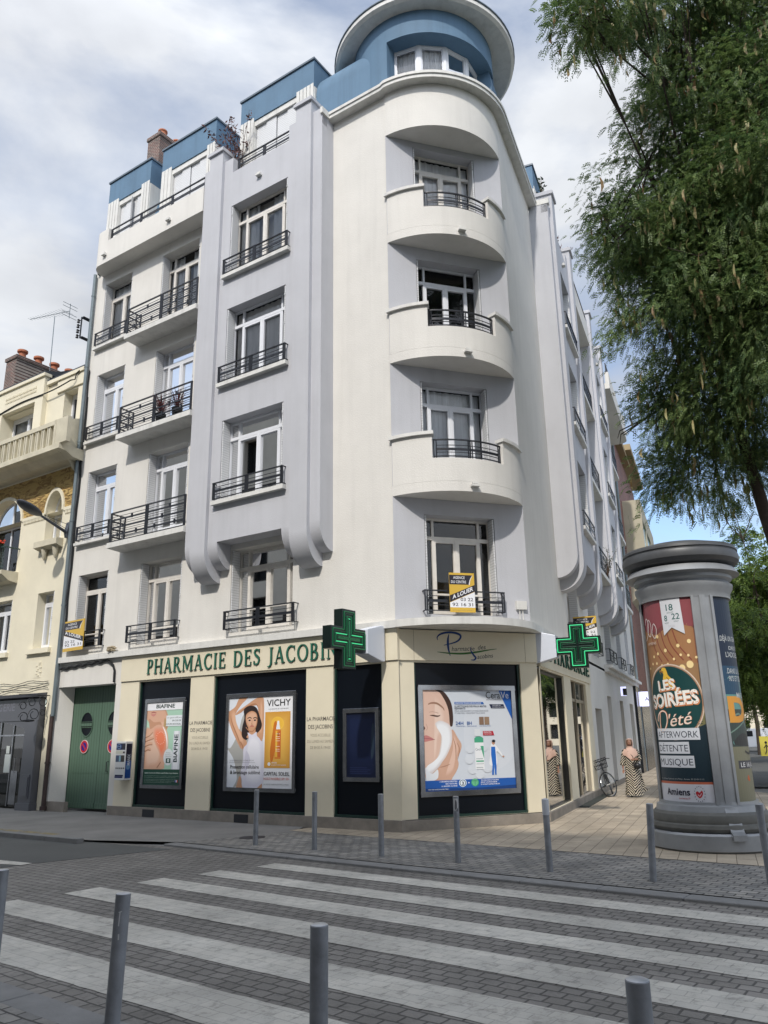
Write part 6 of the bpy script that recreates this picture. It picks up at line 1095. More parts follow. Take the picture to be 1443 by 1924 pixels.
sprig('roof_conifer', 'small dark green conifer on the roof terrace beside the right pilaster', 'plant', FR.P(5.2, .1, 17.0), 16, 2.6, .35, DGR, .07, nl=26, seed=5)
sprig('roof_shrub', 'bare pinkish shrub behind the railing of the first side bay', 'plant', FR.P(7.0, .2, 17.0), 12, 1.5, .7, RED, .055, nl=16, seed=6)
r = sprig('red_cordyline', 'spiky dark red plant in a pot behind the balcony railing of the third floor', 'plant', FL.P(5.9, .33, 10.32), 9, .62, .28, mat('leaf_red', (.16, .025, .02), .6), .014, strap=True, seed=7); m = MB(); m.lathe(FL.P(5.9, .33, 10.11), [(.001, 0), (.12, 0), (.15, .22), (.001, .22)], 14); m.build('pot', DARK, r)
r = sprig('red_cordyline', 'smaller spiky dark red plant nearer the pilaster on the third floor balcony', 'plant', FL.P(5.25, .33, 10.35), 8, .62, .26, mat('leaf_red', (.16, .025, .02), .6), .014, strap=True, seed=8); m = MB(); m.lathe(FL.P(5.25, .33, 10.11), [(.001, 0), (.12, 0), (.15, .24), (.001, .24)], 14); m.build('pot', DARK, r)
sprig('balcony_plant', 'thin green plant trailing through the lowest side balcony railing', 'plant', FR.P(10.4, .5, 6.95), 10, 1.1, .5, DGR, .04, nl=14, seed=9)
m = MB(); 
for j in range(26): p = FL.P(7.40+.22*rng.random(), .10+.05*rng.random(), 4.06+.10*rng.random()); m.ell(p, (.07, .05, .03), 8, 5)
tag(m.build('dry_tuft', mat('dry_grass', (.38, .32, .22), .9, var=.4, vs=20)), 'tuft of dry grass and dirt on the ledge above the gate', 'plant')
# ============================================================= bicycle leaning on the white wall
bk = thing('bicycle', 'dark city bicycle with a front wire basket leaning on the white side wall', 'bicycle', FR.P(8.0, .40, 0)); fw_, rw_ = FR.P(7.12, .42, 0), FR.P(8.16, .30, 0); lean = (FR.n*-.30+Vector((0, 0, 1))).normalized(); bd = (rw_-fw_).normalized(); bs_ = bd.cross(lean).normalized(); Rr_ = .335
BP = lambda base, a, h, s_=0: base+bd*a+lean*h+bs_*s_
BKM = mat('bike_frame', (.02, .022, .025), .35, .4); CH = mat('bike_chrome', (.45, .46, .47), .2, .9); TY = mat('tyre', (.02, .02, .02), .9)
for w_ in (fw_, rw_):
    bd0 = bd
    if w_ is fw_: bd = (Matrix.Rotation(radians(-38), 3, lean) @ bd)
    m = MB(); P = [BP(w_, Rr_*cos(t), Rr_+Rr_*sin(t)) for t in np.linspace(0, 2*pi, 33)]; m.tube(P, .019, 8, cap=False); wh = m.build('wheel', TY, bk, smooth=True)
    m = MB(); P = [BP(w_, (Rr_-.025)*cos(t), Rr_+(Rr_-.025)*sin(t)) for t in np.linspace(0, 2*pi, 33)]; m.tube(P, .009, 6, cap=False); 
    for t in np.linspace(0, 2*pi, 17)[:-1]: m.tube([BP(w_, 0, Rr_, .02*(-1)**int(t*3)), BP(w_, (Rr_-.03)*cos(t), Rr_+(Rr_-.03)*sin(t))], .0022, 4)
    m.tube([BP(w_, 0, Rr_, -.05), BP(w_, 0, Rr_, .05)], .016, 8); m.build('rim', CH, wh); bd = bd0
m = MB(); hub, bb, st, hd_ = BP(fw_, 0, Rr_), BP(fw_, .60, .28), BP(fw_, .74, .80), BP(fw_, .18, .86); hl = BP(fw_, .12, .66); rh = BP(rw_, 0, Rr_)
for s_ in (-.05, .05): m.tube([BP(fw_, 0, Rr_, s_), BP(fw_, .10, .66, s_*.8)], .010, 6); m.tube([BP(rw_, 0, Rr_, s_), BP(fw_, .70, .62, s_*.3)], .008, 6); m.tube([BP(rw_, 0, Rr_, s_), bb], .010, 6)
m.tube([hl, hd_], .018, 8); m.tube([hl, bb], .016, 8); m.tube([BP(fw_, .14, .74), BP(fw_, .69, .60)], .015, 8); m.tube([bb, st], .015, 8); m.tube([hd_, BP(fw_, .20, 1.0)], .012, 8); m.tube([BP(fw_, .36, .99, -.29), BP(fw_, .22, 1.02, -.2), BP(fw_, .17, 1.0, 0), BP(fw_, .22, 1.02, .2), BP(fw_, .36, .99, .29)], .011, 8); m.build('frame', BKM, bk, smooth=True)
m = MB(); m.ell(BP(fw_, .76, .88), (.13, .07, .035), 12, 6, 0, Matrix((bd, bs_, lean)).transposed()); m.build('saddle', TY, bk, smooth=True)
m = MB(); m.tube([BP(fw_, .60, .28, .12), BP(fw_, .72, .20, .12)], .010, 6); m.tube([BP(fw_, .68, .20, .10), BP(fw_, .76, .20, .20)], .02, 6); m.build('pedal', BKM, bk); m = MB(); m.tube([BP(fw_, .60, .28, -.12), BP(fw_, .48, .36, -.12)], .010, 6); m.build('pedal', BKM, bk)
m = MB()
for h_, q in ((.80, .9), (.90, .95), (1.0, 1.0), (1.06, 1.04)):
    P = [BP(fw_, .10, h_, -.19*q), BP(fw_, -.20*q, h_, -.19*q), BP(fw_, -.20*q, h_, .19*q), BP(fw_, .10, h_, .19*q)]; m.tube(P+[P[0]], .006 if h_ < 1.05 else .011, 5, cap=False)
for j in range(9):
    x = -.18+.36*j/8; m.tube([BP(fw_, -.18, .80, x*.9), BP(fw_, -.208, 1.06, x*1.04)], .004, 4); m.tube([BP(fw_, .10, .80, x*.9), BP(fw_, .10, 1.06, x*1.04)], .004, 4); m.tube([BP(fw_, -.18, .80, x*.9), BP(fw_, .1, .80, x*.9)], .004, 4)
for j in range(7):
    y = -.18+.27*j/6
    for sg in (-1, 1): m.tube([BP(fw_, y, .80, sg*.17), BP(fw_, y*1.04, 1.06, sg*.197)], .004, 4)
m.build('basket', IRON, bk); m = MB(); P = [BP(fw_, (Rr_+.03)*cos(t), Rr_+(Rr_+.03)*sin(t)) for t in np.linspace(.6, 2.6, 10)]; m.tube(P, .02, 6); m.build('mudguard', BKM, bk, smooth=True); m = MB(); P = [BP(rw_, (Rr_+.03)*cos(t), Rr_+(Rr_+.03)*sin(t)) for t in np.linspace(-.1, 2.6, 12)]; m.tube(P, .02, 6); m.build('mudguard', BKM, bk, smooth=True)
# ============================================================= people
def loft(mb, rings, seg=28, mi=0, ruf=0, cap=(True, True)):
    """rings: (cx, cy, z, rx, ry[, fold depth])"""
    i = len(mb.v)
    for r_ in rings:
        cx, cy, z, rx, ry = r_[:5]; fd = r_[5] if len(r_) > 5 else 0
        for q in range(seg): a = 2*pi*q/seg; k = 1+fd*sin(a*5+z*3)+fd*.6*sin(a*9+z*5+1); mb.v.append((cx+rx*k*cos(a), cy+ry*k*sin(a), z))
    for j in range(len(rings)-1):
        for q in range(seg): b = (q+1) % seg; mb.f.append((i+j*seg+q, i+j*seg+b, i+(j+1)*seg+b, i+(j+1)*seg+q)); mb.m.append(mi)
    if cap[0]: mb.f.append(tuple(i+q for q in range(seg))[::-1]); mb.m.append(mi)
    if cap[1]: mb.f.append(tuple(i+(len(rings)-1)*seg+q for q in range(seg))); mb.m.append(mi)
def skin_body(name, par, joints, edges, mtl, loc):
    me = bpy.data.meshes.new(name); me.from_pydata([j[:3] for j in joints], edges, []); o = bpy.data.objects.new(name, me); COL.objects.link(o); o.parent = par; me.materials.append(mtl)
    sk_ = o.modifiers.new('skin', 'SKIN'); sk_.use_smooth_shade = True
    for v, j in zip(me.skin_vertices[0].data, joints): v.radius = (j[3], j[4] if len(j) > 4 else j[3])
    me.skin_vertices[0].data[0].use_root = True; s_ = o.modifiers.new('sub', 'SUBSURF'); s_.levels = 2; s_.render_levels = 2; return o
SKIN = mat('skin', (.36, .19, .125), .55)
ZB = bpy.data.materials.new('zebra_robe'); ZB.use_nodes = True; t = ZB.node_tree; p = t.nodes['Principled BSDF']; p.inputs['Roughness'].default_value = .8
g = t.nodes.new('ShaderNodeTexCoord'); sp = t.nodes.new('ShaderNodeSeparateXYZ'); t.links.new(g.outputs['Object'], sp.inputs[0])
def mth(op, a, b=None, c=None):
    n = t.nodes.new('ShaderNodeMath'); n.operation = op
    for i, x in enumerate((a, b, c)):
        if x is None: continue
        if isinstance(x, (int, float)): n.inputs[i].default_value = x
        else: t.links.new(x, n.inputs[i])
    return n.outputs[0]
nz = t.nodes.new('ShaderNodeTexNoise'); nz.inputs['Scale'].default_value = 4; t.links.new(g.outputs['Object'], nz.inputs['Vector'])
tri = mth('ABSOLUTE', mth('SUBTRACT', mth('FRACT', mth('MULTIPLY_ADD', sp.outputs[0], 2.6, .38)), .5)); ph = mth('ADD', mth('MULTIPLY', tri, -5.5), mth('ADD', mth('MULTIPLY', sp.outputs[2], 14.5), mth('MULTIPLY', nz.outputs[0], 2.2)))
st_ = mth('GREATER_THAN', mth('FRACT', ph), .66); mxx = t.nodes.new('ShaderNodeMixRGB'); t.links.new(st_, mxx.inputs[0]); mxx.inputs[1].default_value = (.012, .010, .010, 1); mxx.inputs[2].default_value = (.62, .56, .44, 1); t.links.new(mxx.outputs[0], p.inputs['Base Color'])
wp = Vector((6.93, 23.45, 0)); face = math.atan2(-wp.y, -wp.x)+pi/2     # local -y looks to the crossing
wo = thing('person', 'woman in a pink headscarf and black and cream zebra robe walking with a black bag', 'person', wp, face-.05)
k_ = .99
J = [(0, 0, .86, .11, .09), (0, 0, 1.05, .10, .08), (0, 0, 1.24, .13, .09), (0, 0, 1.32, .06, .06), (0, -.005, 1.38, .045, .045), (0, -.01, 1.44, .07, .085), (0, -.015, 1.51, .072, .09), (0, -.005, 1.555, .05, .06),
     (-.15, 0, 1.265, .05), (-.215, .01, 1.02, .04), (-.235, -.04, .80, .026), (-.235, -.05, .75, .024, .016), (-.235, -.055, .71, .026, .014),
     (.15, 0, 1.265, .05), (.225, -.01, 1.03, .04), (.15, -.20, 1.02, .026), (.115, -.24, 1.02, .024, .016), (.085, -.26, 1.02, .024, .014),
     (-.08, 0, .80, .08), (-.085, -.06, .46, .055), (-.07, -.03, .08, .035), (-.07, -.14, .03, .03, .022),
     (.08, 0, .80, .08), (.09, .02, .46, .055), (.12, .16, .14, .035), (.13, .08, .05, .03, .022)]
Ed = [(0, 1), (1, 2), (2, 3), (3, 4), (4, 5), (5, 6), (6, 7), (2, 8), (8, 9), (9, 10), (10, 11), (11, 12), (2, 13), (13, 14), (14, 15), (15, 16), (16, 17), (0, 18), (18, 19), (19, 20), (20, 21), (0, 22), (22, 23), (23, 24), (24, 25)]
base_fing = [((-.235, -.055, .71), (0, -.05, -1), (1, 0, 0)), ((.085, -.26, 1.02), (-1, -.25, -.15), (0, 0, 1))]
J = [list(j) for j in J]
for hi, (o_, d_, s_) in enumerate(base_fing):
    o_, d_, s_ = Vector(o_), Vector(d_).normalized(), Vector(s_); root = (12, 17)[hi]
    for q in range(4):
        off = s_*(.0135*(q-1.5)); l_ = (.055, .065, .062, .048)[q]; a_ = len(J); cv = d_.cross(s_)*.012
        J.append([*(o_+off+d_*.012), .0085]); J.append([*(o_+off+d_*(.012+l_*.5)+cv*.4), .0075]); J.append([*(o_+off+d_*(.012+l_)+cv*1.4), .006]); Ed += [(root, a_), (a_, a_+1), (a_+1, a_+2)]
    a_ = len(J); J.append([*(o_-d_*.02+s_*.028), .009]); J.append([*(o_+d_*.018+s_*.042), .007]); Ed += [(root, a_), (a_, a_+1)]
skin_body('body', wo, J, Ed, SKIN, wp)
def lb_(name, mb, m_, par, **k):       # mesh written in the person's own coordinates
    o = mb.build(name, m_, None, **k); o.parent = par; return o
m = MB(); loft(m, [(.0, .03, .045, .235, .20, .07), (0, .03, .10, .23, .195, .07), (.0, .02, .30, .215, .175, .06), (0, .005, .55, .20, .16, .045), (0, 0, .80, .19, .145, .03), (0, 0, .95, .175, .13, .02), (0, 0, 1.08, .165, .12, .015), (0, 0, 1.20, .175, .12, .01), (0, 0, 1.27, .165, .105, 0), (0, 0, 1.33, .09, .075, 0)], 44)
for s_, P, R_ in ((-1, [(-.15, 0, 1.26), (-.195, .005, 1.12), (-.22, .01, 1.0), (-.245, -.02, .86)], [.07, .068, .066, .078]), (1, [(.15, 0, 1.26), (.20, -.005, 1.14), (.225, -.02, 1.04), (.20, -.12, 1.02)], [.07, .068, .068, .072])): m.tube(P, R_, 16)
i0 = len(m.v); m.face([(.16, .12, .85), (.24, .10, .6), (.33, .20, .22), (.42, .22, .18), (.27, .12, .14), (.18, .10, .4)])
lb_('robe', m, ZB, wo, smooth=True, sm_angle=60)
PK = mat('scarf_pink', (.62, .42, .34), .85, bump=.3, bs=25); m = MB()
loft(m, [(0, -.01, 1.125, .205, .152, .06), (0, -.005, 1.18, .215, .152, .05), (0, 0, 1.245, .20, .14, .04), (0, 0, 1.30, .15, .115, .03), (0, 0, 1.335, .085, .085, .02), (0, .0, 1.36, .082, .085)], 32, cap=(False, False))
m.v = [(x, y, z-.13*max(0, 1-abs(x-.02)/.17)*(1 if (y < 0 and z < 1.15) else .4 if (y < 0 and z < 1.2) else 0)) for x, y, z in m.v]
i = len(m.v); seg = 28; rr = [(1.35, .085, .09), (1.38, .088, .098), (1.42, .096, .108), (1.47, .102, .115), (1.52, .098, .112), (1.56, .080, .095), (1.585, .045, .06), (1.592, .005, .005)]
for z, rx, ry in rr:
    for q in range(seg): a_ = 2*pi*q/seg; m.v.append((rx*cos(a_), .008+ry*sin(a_), z))
for j in range(len(rr)-1):
    for q in range(seg):
        a_ = (q+.5)*360/seg; z = (rr[j][0]+rr[j+1][0])/2
        if 222 < a_ < 318 and 1.37 < z < 1.545: continue      # opening for the face
        b_ = (q+1) % seg; m.f.append((i+j*seg+q, i+j*seg+b_, i+(j+1)*seg+b_, i+(j+1)*seg+q)); m.m.append(0)
lb_('headscarf', m, PK, wo, smooth=True, sm_angle=60)
m = MB(); m.ell((0, -.065, 1.47), (.058, .045, .075), 18, 12); m.ell((0, -.113, 1.462), (.010, .012, .018), 8, 6); lb_('face', m, SKIN, wo, smooth=True)
m = MB(); m.ell((-.023, -.104, 1.483), (.011, .006, .005), 8, 5); m.ell((.023, -.104, 1.483), (.011, .006, .005), 8, 5); m.tube([(-.037, -.100, 1.498), (-.022, -.108, 1.503), (-.010, -.108, 1.499)], .003, 5); m.tube([(.037, -.100, 1.498), (.022, -.108, 1.503), (.010, -.108, 1.499)], .003, 5); lb_('eyes', m, DARK, wo)
m = MB(); m.ell((0, -.106, 1.432), (.020, .006, .007), 10, 6); lb_('lips', m, mat('lips', (.32, .09, .08), .5), wo, smooth=True)
m = MB(); m.ell((-.07, -.06, .035), (.042, .11, .034), 14, 8); m.ell((.13, .12, .07), (.042, .11, .05), 14, 8); lb_('shoes', m, DARK, wo, smooth=True)
bg_ = thing('handbag', 'black handbag hanging by the walking woman at hip height', 'bag', wp, face-.05); m = MB(); m.ell((.17, -.20, .84), (.105, .06, .085), 18, 12); lb_('bag_body', m, mat('bag_leather', (.012, .012, .013), .35), bg_, smooth=True); m = MB(); m.tube([(.12, -.20, .90), (.06, -.16, 1.10), (-.06, -.13, 1.24), (-.13, -.04, 1.325)], .010, 6); m.tube([(.22, -.20, .90), (.20, -.14, .98), (.17, -.10, 1.0)], .008, 6); lb_('strap', m, mat('bag_leather', (.01, .01, .01)), bg_)
# dark-clothed passer-by far behind, mostly hidden by the column
def placed(px, py, z=0):
    d = FW*f+RT*(px-721.5)-UP*(py-962); k = (z-1.75)/d.z; return Vector((d.x*k, d.y*k, z))
pp = Vector((20.3, 47.2, 0)); po = thing('person', 'person in dark clothes far down the square, half hidden behind the advertising column', 'person', pp, .4)
J2 = [(0, 0, .95, .15, .11), (0, 0, 1.15, .13, .10), (0, 0, 1.38, .17, .11), (0, 0, 1.48, .07), (0, 0, 1.54, .06), (0, -.01, 1.62, .085, .095), (0, 0, 1.72, .07), (-.2, 0, 1.38, .06), (-.26, .02, 1.1, .05), (-.25, -.08, .85, .035), (.2, 0, 1.38, .06), (.26, .02, 1.1, .05), (.25, -.08, .85, .035), (-.1, 0, .85, .1), (-.1, -.05, .48, .07), (-.1, .02, .08, .045), (-.1, -.12, .04, .04), (.1, 0, .85, .1), (.12, .03, .48, .07), (.12, .1, .1, .045), (.12, -.02, .04, .04)]
skin_body('body', po, J2, [(0, 1), (1, 2), (2, 3), (3, 4), (4, 5), (5, 6), (2, 7), (7, 8), (8, 9), (2, 10), (10, 11), (11, 12), (0, 13), (13, 14), (14, 15), (15, 16), (0, 17), (17, 18), (18, 19), (19, 20)], mat('dark_clothes', (.02, .02, .025), .8), pp)
m = MB(); m.ell((0, -.02, 1.64), (.088, .10, .12), 14, 10); lb_('head', m, SKIN, po, smooth=True); m = MB(); m.ell((0, .01, 1.69), (.092, .10, .085), 14, 8); lb_('hair', m, DARK, po, smooth=True)
# white van parked across the far end
vp = Vector((32.2, 72.0, 0)); vn = thing('van', 'white van parked across the far side of the square behind the trees', 'van', vp, -.15)
def vfr(): return Fr((0, 0, 0), (1, 0, 0), (0, -1, 0))
m = MB(); fr = vfr(); prof = [(-2.3, .35), (-2.35, 1.0), (-2.2, 1.15), (-1.5, 1.25), (-.9, 1.9), (2.2, 1.95), (2.35, 1.2), (2.35, .35)]
i = 0; k = len(prof); m.v = [(x, -.9, z) for x, z in prof]+[(x, .9, z) for x, z in prof]; m.f = [tuple(range(k)), tuple(range(2*k-1, k-1, -1))]+[(j, (j+1) % k, k+(j+1) % k, k+j) for j in range(k)]; m.m = [0]*len(m.f); lb_('body', m, mat('van_white', (.72, .74, .78), .25, coat=.5), vn, bevel=.06)
for x in (-1.55, 1.5):
    for y in (-.86, .86): m = MB(); m.tube([(x, y-.09, .33), (x, y+.09, .33)], .33, 20); w_ = lb_('wheel', m, TY, vn); m = MB(); m.tube([(x, y-.10*(1 if y < 0 else -1), .33), (x, y-.02*(1 if y < 0 else -1), .33)], .20, 16); o = lb_('rim', m, STEEL, w_)
for y in (-.905, .905): m = MB(); m.hexa([(a_, y+d_, z) for d_ in (-.004, .004) for a_, z in ((-1.35, 1.25), (-.2, 1.25), (-.2, 1.72), (-.85, 1.72))]); lb_('side_window', m, BLACKP, vn)
m = MB(); m.hexa([(-1.52, -.8, 1.27), (-1.52, .8, 1.27), (-.93, .8, 1.86), (-.93, -.8, 1.86), (-1.56, -.8, 1.29), (-1.56, .8, 1.29), (-.97, .8, 1.88), (-.97, -.8, 1.88)]); lb_('windscreen', m, BLACKP, vn)
yp = Vector((25.9, 56.0, 0)); ys = thing('pavement_sign', 'yellow pavement sign with a black figure under the far trees', 'sign', yp, -.4); m = MB(); m.hexa([(-.4, 0, .05), (.4, 0, .05), (.4, .04, .05), (-.4, .04, .05), (-.38, .22, 1.35), (.38, .22, 1.35), (.38, .26, 1.35), (-.38, .26, 1.35)]); lb_('board', m, mat('sign_yellow', (.42, .36, .03), .5), ys, bevel=.01); m = MB(); m.ell((0, .12, .95), (.08, .03, .08), 10, 6); m.tube([(0, .06, .85), (0, .02, .45), (-.1, .0, .2)], .035, 6); m.tube([(-.15, .06, .6), (0, .08, .8), (.16, .06, .62)], .025, 6); lb_('figure', m, DARK, ys)
# ============================================================= trees
def leafmat(name, c1, c2, tr=.25):
    m = bpy.data.materials.new(name); m.use_nodes = True; t = m.node_tree; p = t.nodes['Principled BSDF']; p.inputs['Roughness'].default_value = .55; L = t.links.new
    g = t.nodes.new('ShaderNodeNewGeometry'); n = t.nodes.new('ShaderNodeTexNoise'); n.inputs['Scale'].default_value = 1.1; n.inputs['Detail'].default_value = 3; L(g.outputs['Position'], n.inputs['Vector'])
    r = t.nodes.new('ShaderNodeValToRGB'); r.color_ramp.elements[0].position = .35; r.color_ramp.elements[0].color = tuple(c1)+(1,); r.color_ramp.elements[1].position = .66; r.color_ramp.elements[1].color = tuple(c2)+(1,)
    a = t.nodes.new('ShaderNodeMath'); a.operation = 'MULTIPLY_ADD'; a.inputs[1].default_value = .35; L(g.outputs['Random Per Island'], a.inputs[0]); s_ = t.nodes.new('ShaderNodeMath'); s_.operation = 'SUBTRACT'; s_.inputs[1].default_value = .17; L(n.outputs[0], s_.inputs[0]); L(s_.outputs[0], a.inputs[2])
    L(a.outputs[0], r.inputs[0]); L(r.outputs[0], p.inputs['Base Color'])
    tl = t.nodes.new('ShaderNodeBsdfTranslucent'); L(r.outputs[0], tl.inputs[0]); mx_ = t.nodes.new('ShaderNodeMixShader'); mx_.inputs[0].default_value = tr; L(p.outputs[0], mx_.inputs[1]); L(tl.outputs[0], mx_.inputs[2]); L(mx_.outputs[0], t.nodes['Material Output'].inputs[0]); return m
BARK = mat('bark', (.055, .042, .032), .9, var=.3, vs=6, bump=.8, bs=18)
def quads_mesh(name, V, par, m, kind=None):
    """V (n,4,3) world coordinates -> one mesh"""
    n = len(V); me = bpy.data.meshes.new(name); org = np.array(par.location); co = (V.reshape(-1, 3)-org).astype(np.float32)
    me.vertices.add(n*4); me.vertices.foreach_set('co', co.ravel()); me.loops.add(n*4); me.loops.foreach_set('vertex_index', np.arange(n*4, dtype=np.int32)); me.polygons.add(n); me.polygons.foreach_set('loop_start', np.arange(0, n*4, 4, dtype=np.int32)); me.polygons.foreach_set('loop_total', np.full(n, 4, dtype=np.int32)); me.materials.append(m); me.update(calc_edges=True); me.validate()
    o = bpy.data.objects.new(name, me); COL.objects.link(o); o.parent = par
    if kind: o['kind'] = kind
    return o
def fronds(base, dirs, L_, g, pairs=6, lw=.30):
    """pinnate leaves: base (n,3), dirs (n,3) unit, L_ (n,) rachis length -> leaflet quads"""
    n = len(base); dn = np.array([0, 0, -1.0]); out = []
    sd = np.cross(dirs, np.tile([0, 0, 1.0], (n, 1))+g.normal(size=(n, 3))*.5); sd /= np.linalg.norm(sd, axis=1, keepdims=True)+1e-9
    for j in range(pairs):
        t = (j+1)/(pairs+.5); c = base+dirs*(L_*t)[:, None]+dn*(L_*t*t*.55)[:, None]; ax_ = dirs+dn*(t*.8); ax_ /= np.linalg.norm(ax_, axis=1, keepdims=True)
        for s_ in (1, -1):
            ll = L_*lw*(1-.35*abs(t-.45)*2); d = sd*s_*.85+ax_*.45+dn*.25+g.normal(size=(n, 3))*.12; d /= np.linalg.norm(d, axis=1, keepdims=True); w = np.cross(d, sd*s_*.3+np.cross(ax_, sd)); w = ax_*.9*.5; w = w/(np.linalg.norm(w, axis=1, keepdims=True)+1e-9)*(ll*.40)[:, None]
            out.append(np.stack([c, c+d*(ll*.5)[:, None]+w*.8, c+d*ll[:, None], c+d*(ll*.5)[:, None]-w*.8], axis=1))
    return np.concatenate(out)
def tree(name, label, trunk, blobs, limbs, nf, fl, lm, seed, group=None, pods=0, gap=.35, drops=None):
    g = np.random.default_rng(seed); r = thing(name, label, 'tree', trunk[0][:3], group=group); m = MB()
    m.tube(trunk[:-1] and [Vector(p[:3]) for p in trunk], [p[3] for p in trunk], 12); top = Vector(trunk[-1][:3])
    ends = []
    for (bx, by, bz, rx, ry, rz, wt) in blobs:
        c = np.array([bx, by, bz]); 
        for q in range(limbs):
            e = c+g.normal(size=3)*np.array([rx, ry, rz])*.42; s_ = Vector(trunk[g.integers(len(trunk)//2, len(trunk))][:3]); mid = s_.lerp(Vector(e), .5)+Vector((0, 0, .5+g.random()*.5)); m.tube([s_, mid, Vector(e)], [.045, .026, .010], 6)
            for w_ in range(3): e2 = Vector(e)+Vector(g.normal(size=3)*np.array([rx, ry, rz])*.3); m.tube([mid.lerp(Vector(e), .5), Vector(e).lerp(e2, .5)+Vector((0, 0, .15)), e2], [.022, .014, .006], 5)
    m.build('trunk', BARK, r, smooth=True)
    W_ = np.array([b[6] for b in blobs], float); W_ /= W_.sum(); B_, D_ = [], []
    for (bx, by, bz, rx, ry, rz, wt), w_ in zip(blobs, W_):
        k = int(nf*w_); nc = max(6, int(k/70)); u = g.normal(size=(nc, 3)); u /= np.linalg.norm(u, axis=1, keepdims=True); rad = g.random(nc)**.40; C_ = u*rad[:, None]*np.array([rx, ry, rz])
        idx = g.integers(nc, size=k); sp_ = g.normal(size=(k, 3))*np.array([.30, .30, .22])*max(.7, (rx+ry+rz)/6); P = C_[idx]+sp_; out_ = P/np.array([rx, ry, rz]); out_ /= np.linalg.norm(out_, axis=1, keepdims=True)+1e-9
        P[:, 2] -= .12*np.abs(g.normal(size=k)); B_.append(P+np.array([bx, by, bz])); D_.append(out_*.9+g.normal(size=(k, 3))*.55+np.array([0, 0, -.25]))
    if drops is not None:      # hanging sprays at the edge of the crown: (x,y,z, dx,dy,dz, length, n)
        for (x, y, z, dx, dy, dz, ln, k) in drops:
            t = g.random(k); P = np.array([x, y, z])+np.outer(t*ln, [dx, dy, dz])+np.outer(t*t*ln*.5, [0, 0, -1])+g.normal(size=(k, 3))*.10*(.4+t)[:, None]; B_.append(P); D_.append(np.tile([dx, dy, dz-.3], (k, 1))+g.normal(size=(k, 3))*.6)
    P = np.concatenate(B_); D = np.concatenate(D_); D /= np.linalg.norm(D, axis=1, keepdims=True); Ln = fl*(.65+.7*g.random(len(P)))
    quads_mesh('crown', fronds(P, D, Ln, g), r, lm)
    if pods:
        idx = g.integers(len(P), size=pods); b = P[idx]; Ls = .20+.14*g.random(pods); Wd_ = .020+.014*g.random(pods); a_ = g.random(pods)*2*pi; sx = np.stack([np.cos(a_), np.sin(a_), np.zeros(pods)], 1); cv = np.stack([-np.sin(a_), np.cos(a_), np.zeros(pods)], 1)*(g.normal(size=pods)*.04)[:, None]; sx2 = sx*Wd_[:, None]; dn = np.array([0, 0, -1.0]); Q = []
        pts = [b+dn*(Ls*t)[:, None]+cv*np.sin(pi*t)+sx*(.03*np.sin(pi*t)) for t in (0, .33, .66, 1)]; ws = (.5, 1, 1, .2)
        for j in range(3): Q.append(np.stack([pts[j]-sx2*ws[j], pts[j]+sx2*ws[j], pts[j+1]+sx2*ws[j+1], pts[j+1]-sx2*ws[j+1]], 1))
        quads_mesh('seed_pods', np.concatenate(Q), r, leafmat('pod_leaf', (.24, .15, .07), (.46, .42, .20), .2), kind='stuff')
    return r
LM1 = leafmat('locust_leaf', (.060, .118, .042), (.20, .28, .09), .35); LM2 = leafmat('far_leaf', (.05, .10, .02), (.17, .25, .045), .35); LM3 = leafmat('far_leaf_dark', (.018, .04, .015), (.05, .09, .03))
T0 = (8.4, 15.4, 0)
tr_ = [(8.4, 15.4, -.1, .24), (8.35, 15.45, 2.0, .20), (8.2, 15.5, 4.0, .17), (7.9, 15.6, 6.0, .13), (7.6, 15.6, 8.0, .10), (7.6, 15.3, 10.5, .08), (7.6, 14.6, 13, .06), (7.7, 13.8, 15.4, .04)]
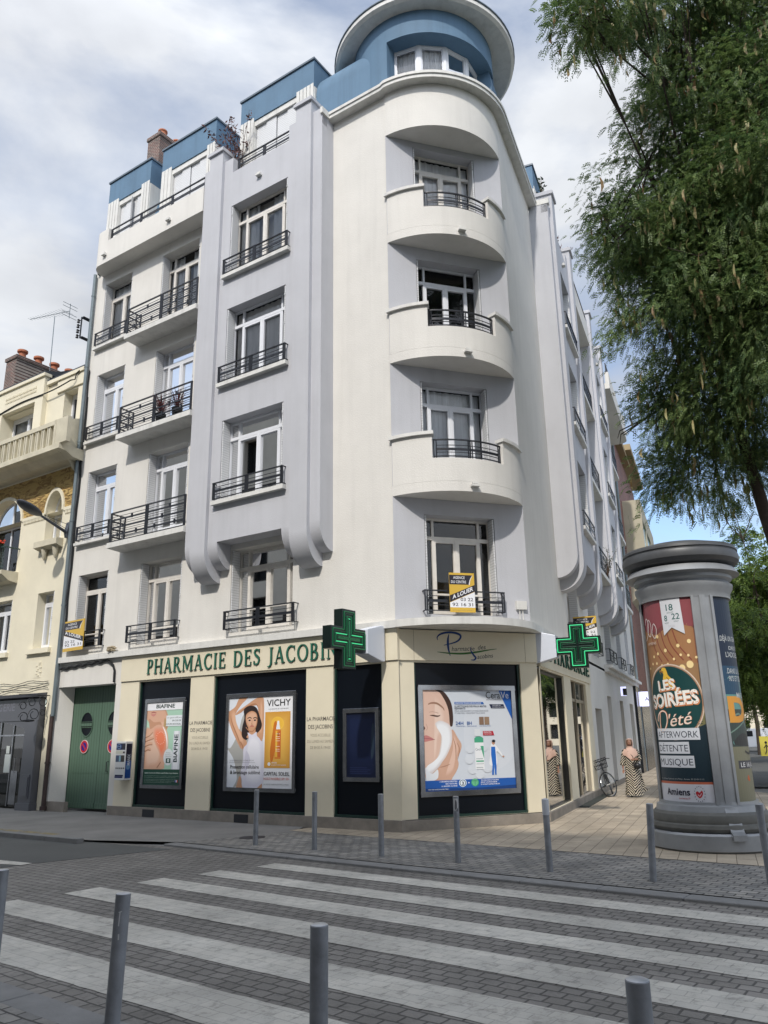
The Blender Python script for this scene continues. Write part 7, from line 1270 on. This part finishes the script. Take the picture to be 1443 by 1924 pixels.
bl_ = [(7.9, 15.0, 8.5, 2.1, 2.0, 1.5, 1.5), (6.6, 14.6, 10.3, 1.7, 2.0, 1.5, 1.5), (8.4, 14.8, 11.2, 2.4, 2.3, 2.0, 2.2), (6.3, 14.4, 12.4, 1.7, 2.0, 1.6, 1.6), (8.2, 14.4, 13.8, 2.3, 2.3, 1.9, 2.0), (6.9, 13.6, 14.4, 1.6, 1.7, 1.2, 1.0), (7.6, 12.6, 12.2, 1.7, 1.4, 1.7, 1.5), (8.0, 13.0, 9.4, 1.7, 1.5, 1.7, 1.3), (9.8, 15.3, 9.3, 2.0, 2.0, 2.0, .9), (7.4, 16.4, 7.2, 1.7, 1.4, .8, .8), (7.0, 14.2, 11.4, 1.6, 1.6, 1.8, 1.4), (6.6, 15.8, 8.6, 1.3, 1.3, .9, .7),
       (7.6, 13.4, 16.2, 1.9, 1.8, 1.5, 1.7), (9.2, 13.6, 16.6, 1.9, 1.9, 1.7, 1.2), (6.4, 12.6, 16.4, 1.3, 1.2, .8, .5), (4.9, 12.0, 15.6, 1.3, .9, .45, .40), (4.1, 11.9, 15.0, .7, .8, .35, .16), (5.0, 13.9, 11.6, .6, .8, .5, .12)]
dr_ = [(5.6, 14.4, 11.4, -.8, -.1, -.1, 1.2, 90), (5.5, 14.4, 10.2, -.8, 0, -.25, 1.1, 80), (5.9, 14.6, 9.4, -.8, 0, -.3, 1.0, 80), (5.4, 14.3, 12.8, -.9, 0, -.2, 1.0, 90), (5.5, 14.2, 13.8, -.9, 0, -.1, 1.1, 80), (6.3, 15.2, 8.4, -.8, 0, -.3, 1.2, 80), (6.6, 16.4, 7.2, -.8, .1, -.3, 1.4, 70), (6.2, 15.6, 7.9, -.9, .2, -.25, .9, 50), (5.7, 14.6, 8.9, -.8, .1, -.3, .8, 40),
       (4.3, 11.9, 14.9, -.7, 0, -.5, .9, 110), (4.8, 12.0, 15.0, -.3, 0, -.8, 1.0, 110), (5.5, 12.1, 15.2, -.1, 0, -.8, 1.1, 100), (3.9, 11.9, 15.0, -.9, 0, -.2, .6, 60), (5.0, 13.9, 12.2, -.9, 0, -.1, .7, 60), (6.0, 14.0, 15.0, -.8, 0, .1, .9, 90)]
tree('locust_tree', 'large honey locust with feathery leaves and hanging pale pods overhanging the square', tr_, bl_, 4, 92000, .17, LM1, 21, pods=2600, drops=dr_)
for i, (x, y, h_, s_, lm, lab) in enumerate(((13.3, 27.5, 7.4, 2.7, LM2, 'sunlit yellow-green tree right behind the advertising column'), (21.2, 45.0, 9.0, 3.2, LM3, 'dark tree in the middle distance behind the advertising column'), (27.9, 61.5, 11.5, 4.0, LM3, 'dark tree with a pale trunk beside the yellow sign'))):
    tree('row_tree', lab, [(x, y, -.1, .18), (x+.1, y, 2.2, .15), (x, y, 4.5, .12), (x+.2, y, h_-1.5, .06)], [(x, y, h_-1.8, s_, s_, s_*1.0, 1), (x-.6, y, h_-3.4, s_*.9, s_*.9, s_*.6, .8), (x+.5, y, h_, s_*.7, s_*.7, s_*.7, .5)], 3, 9000, .34, lm, 40+i, group='trees in the square')
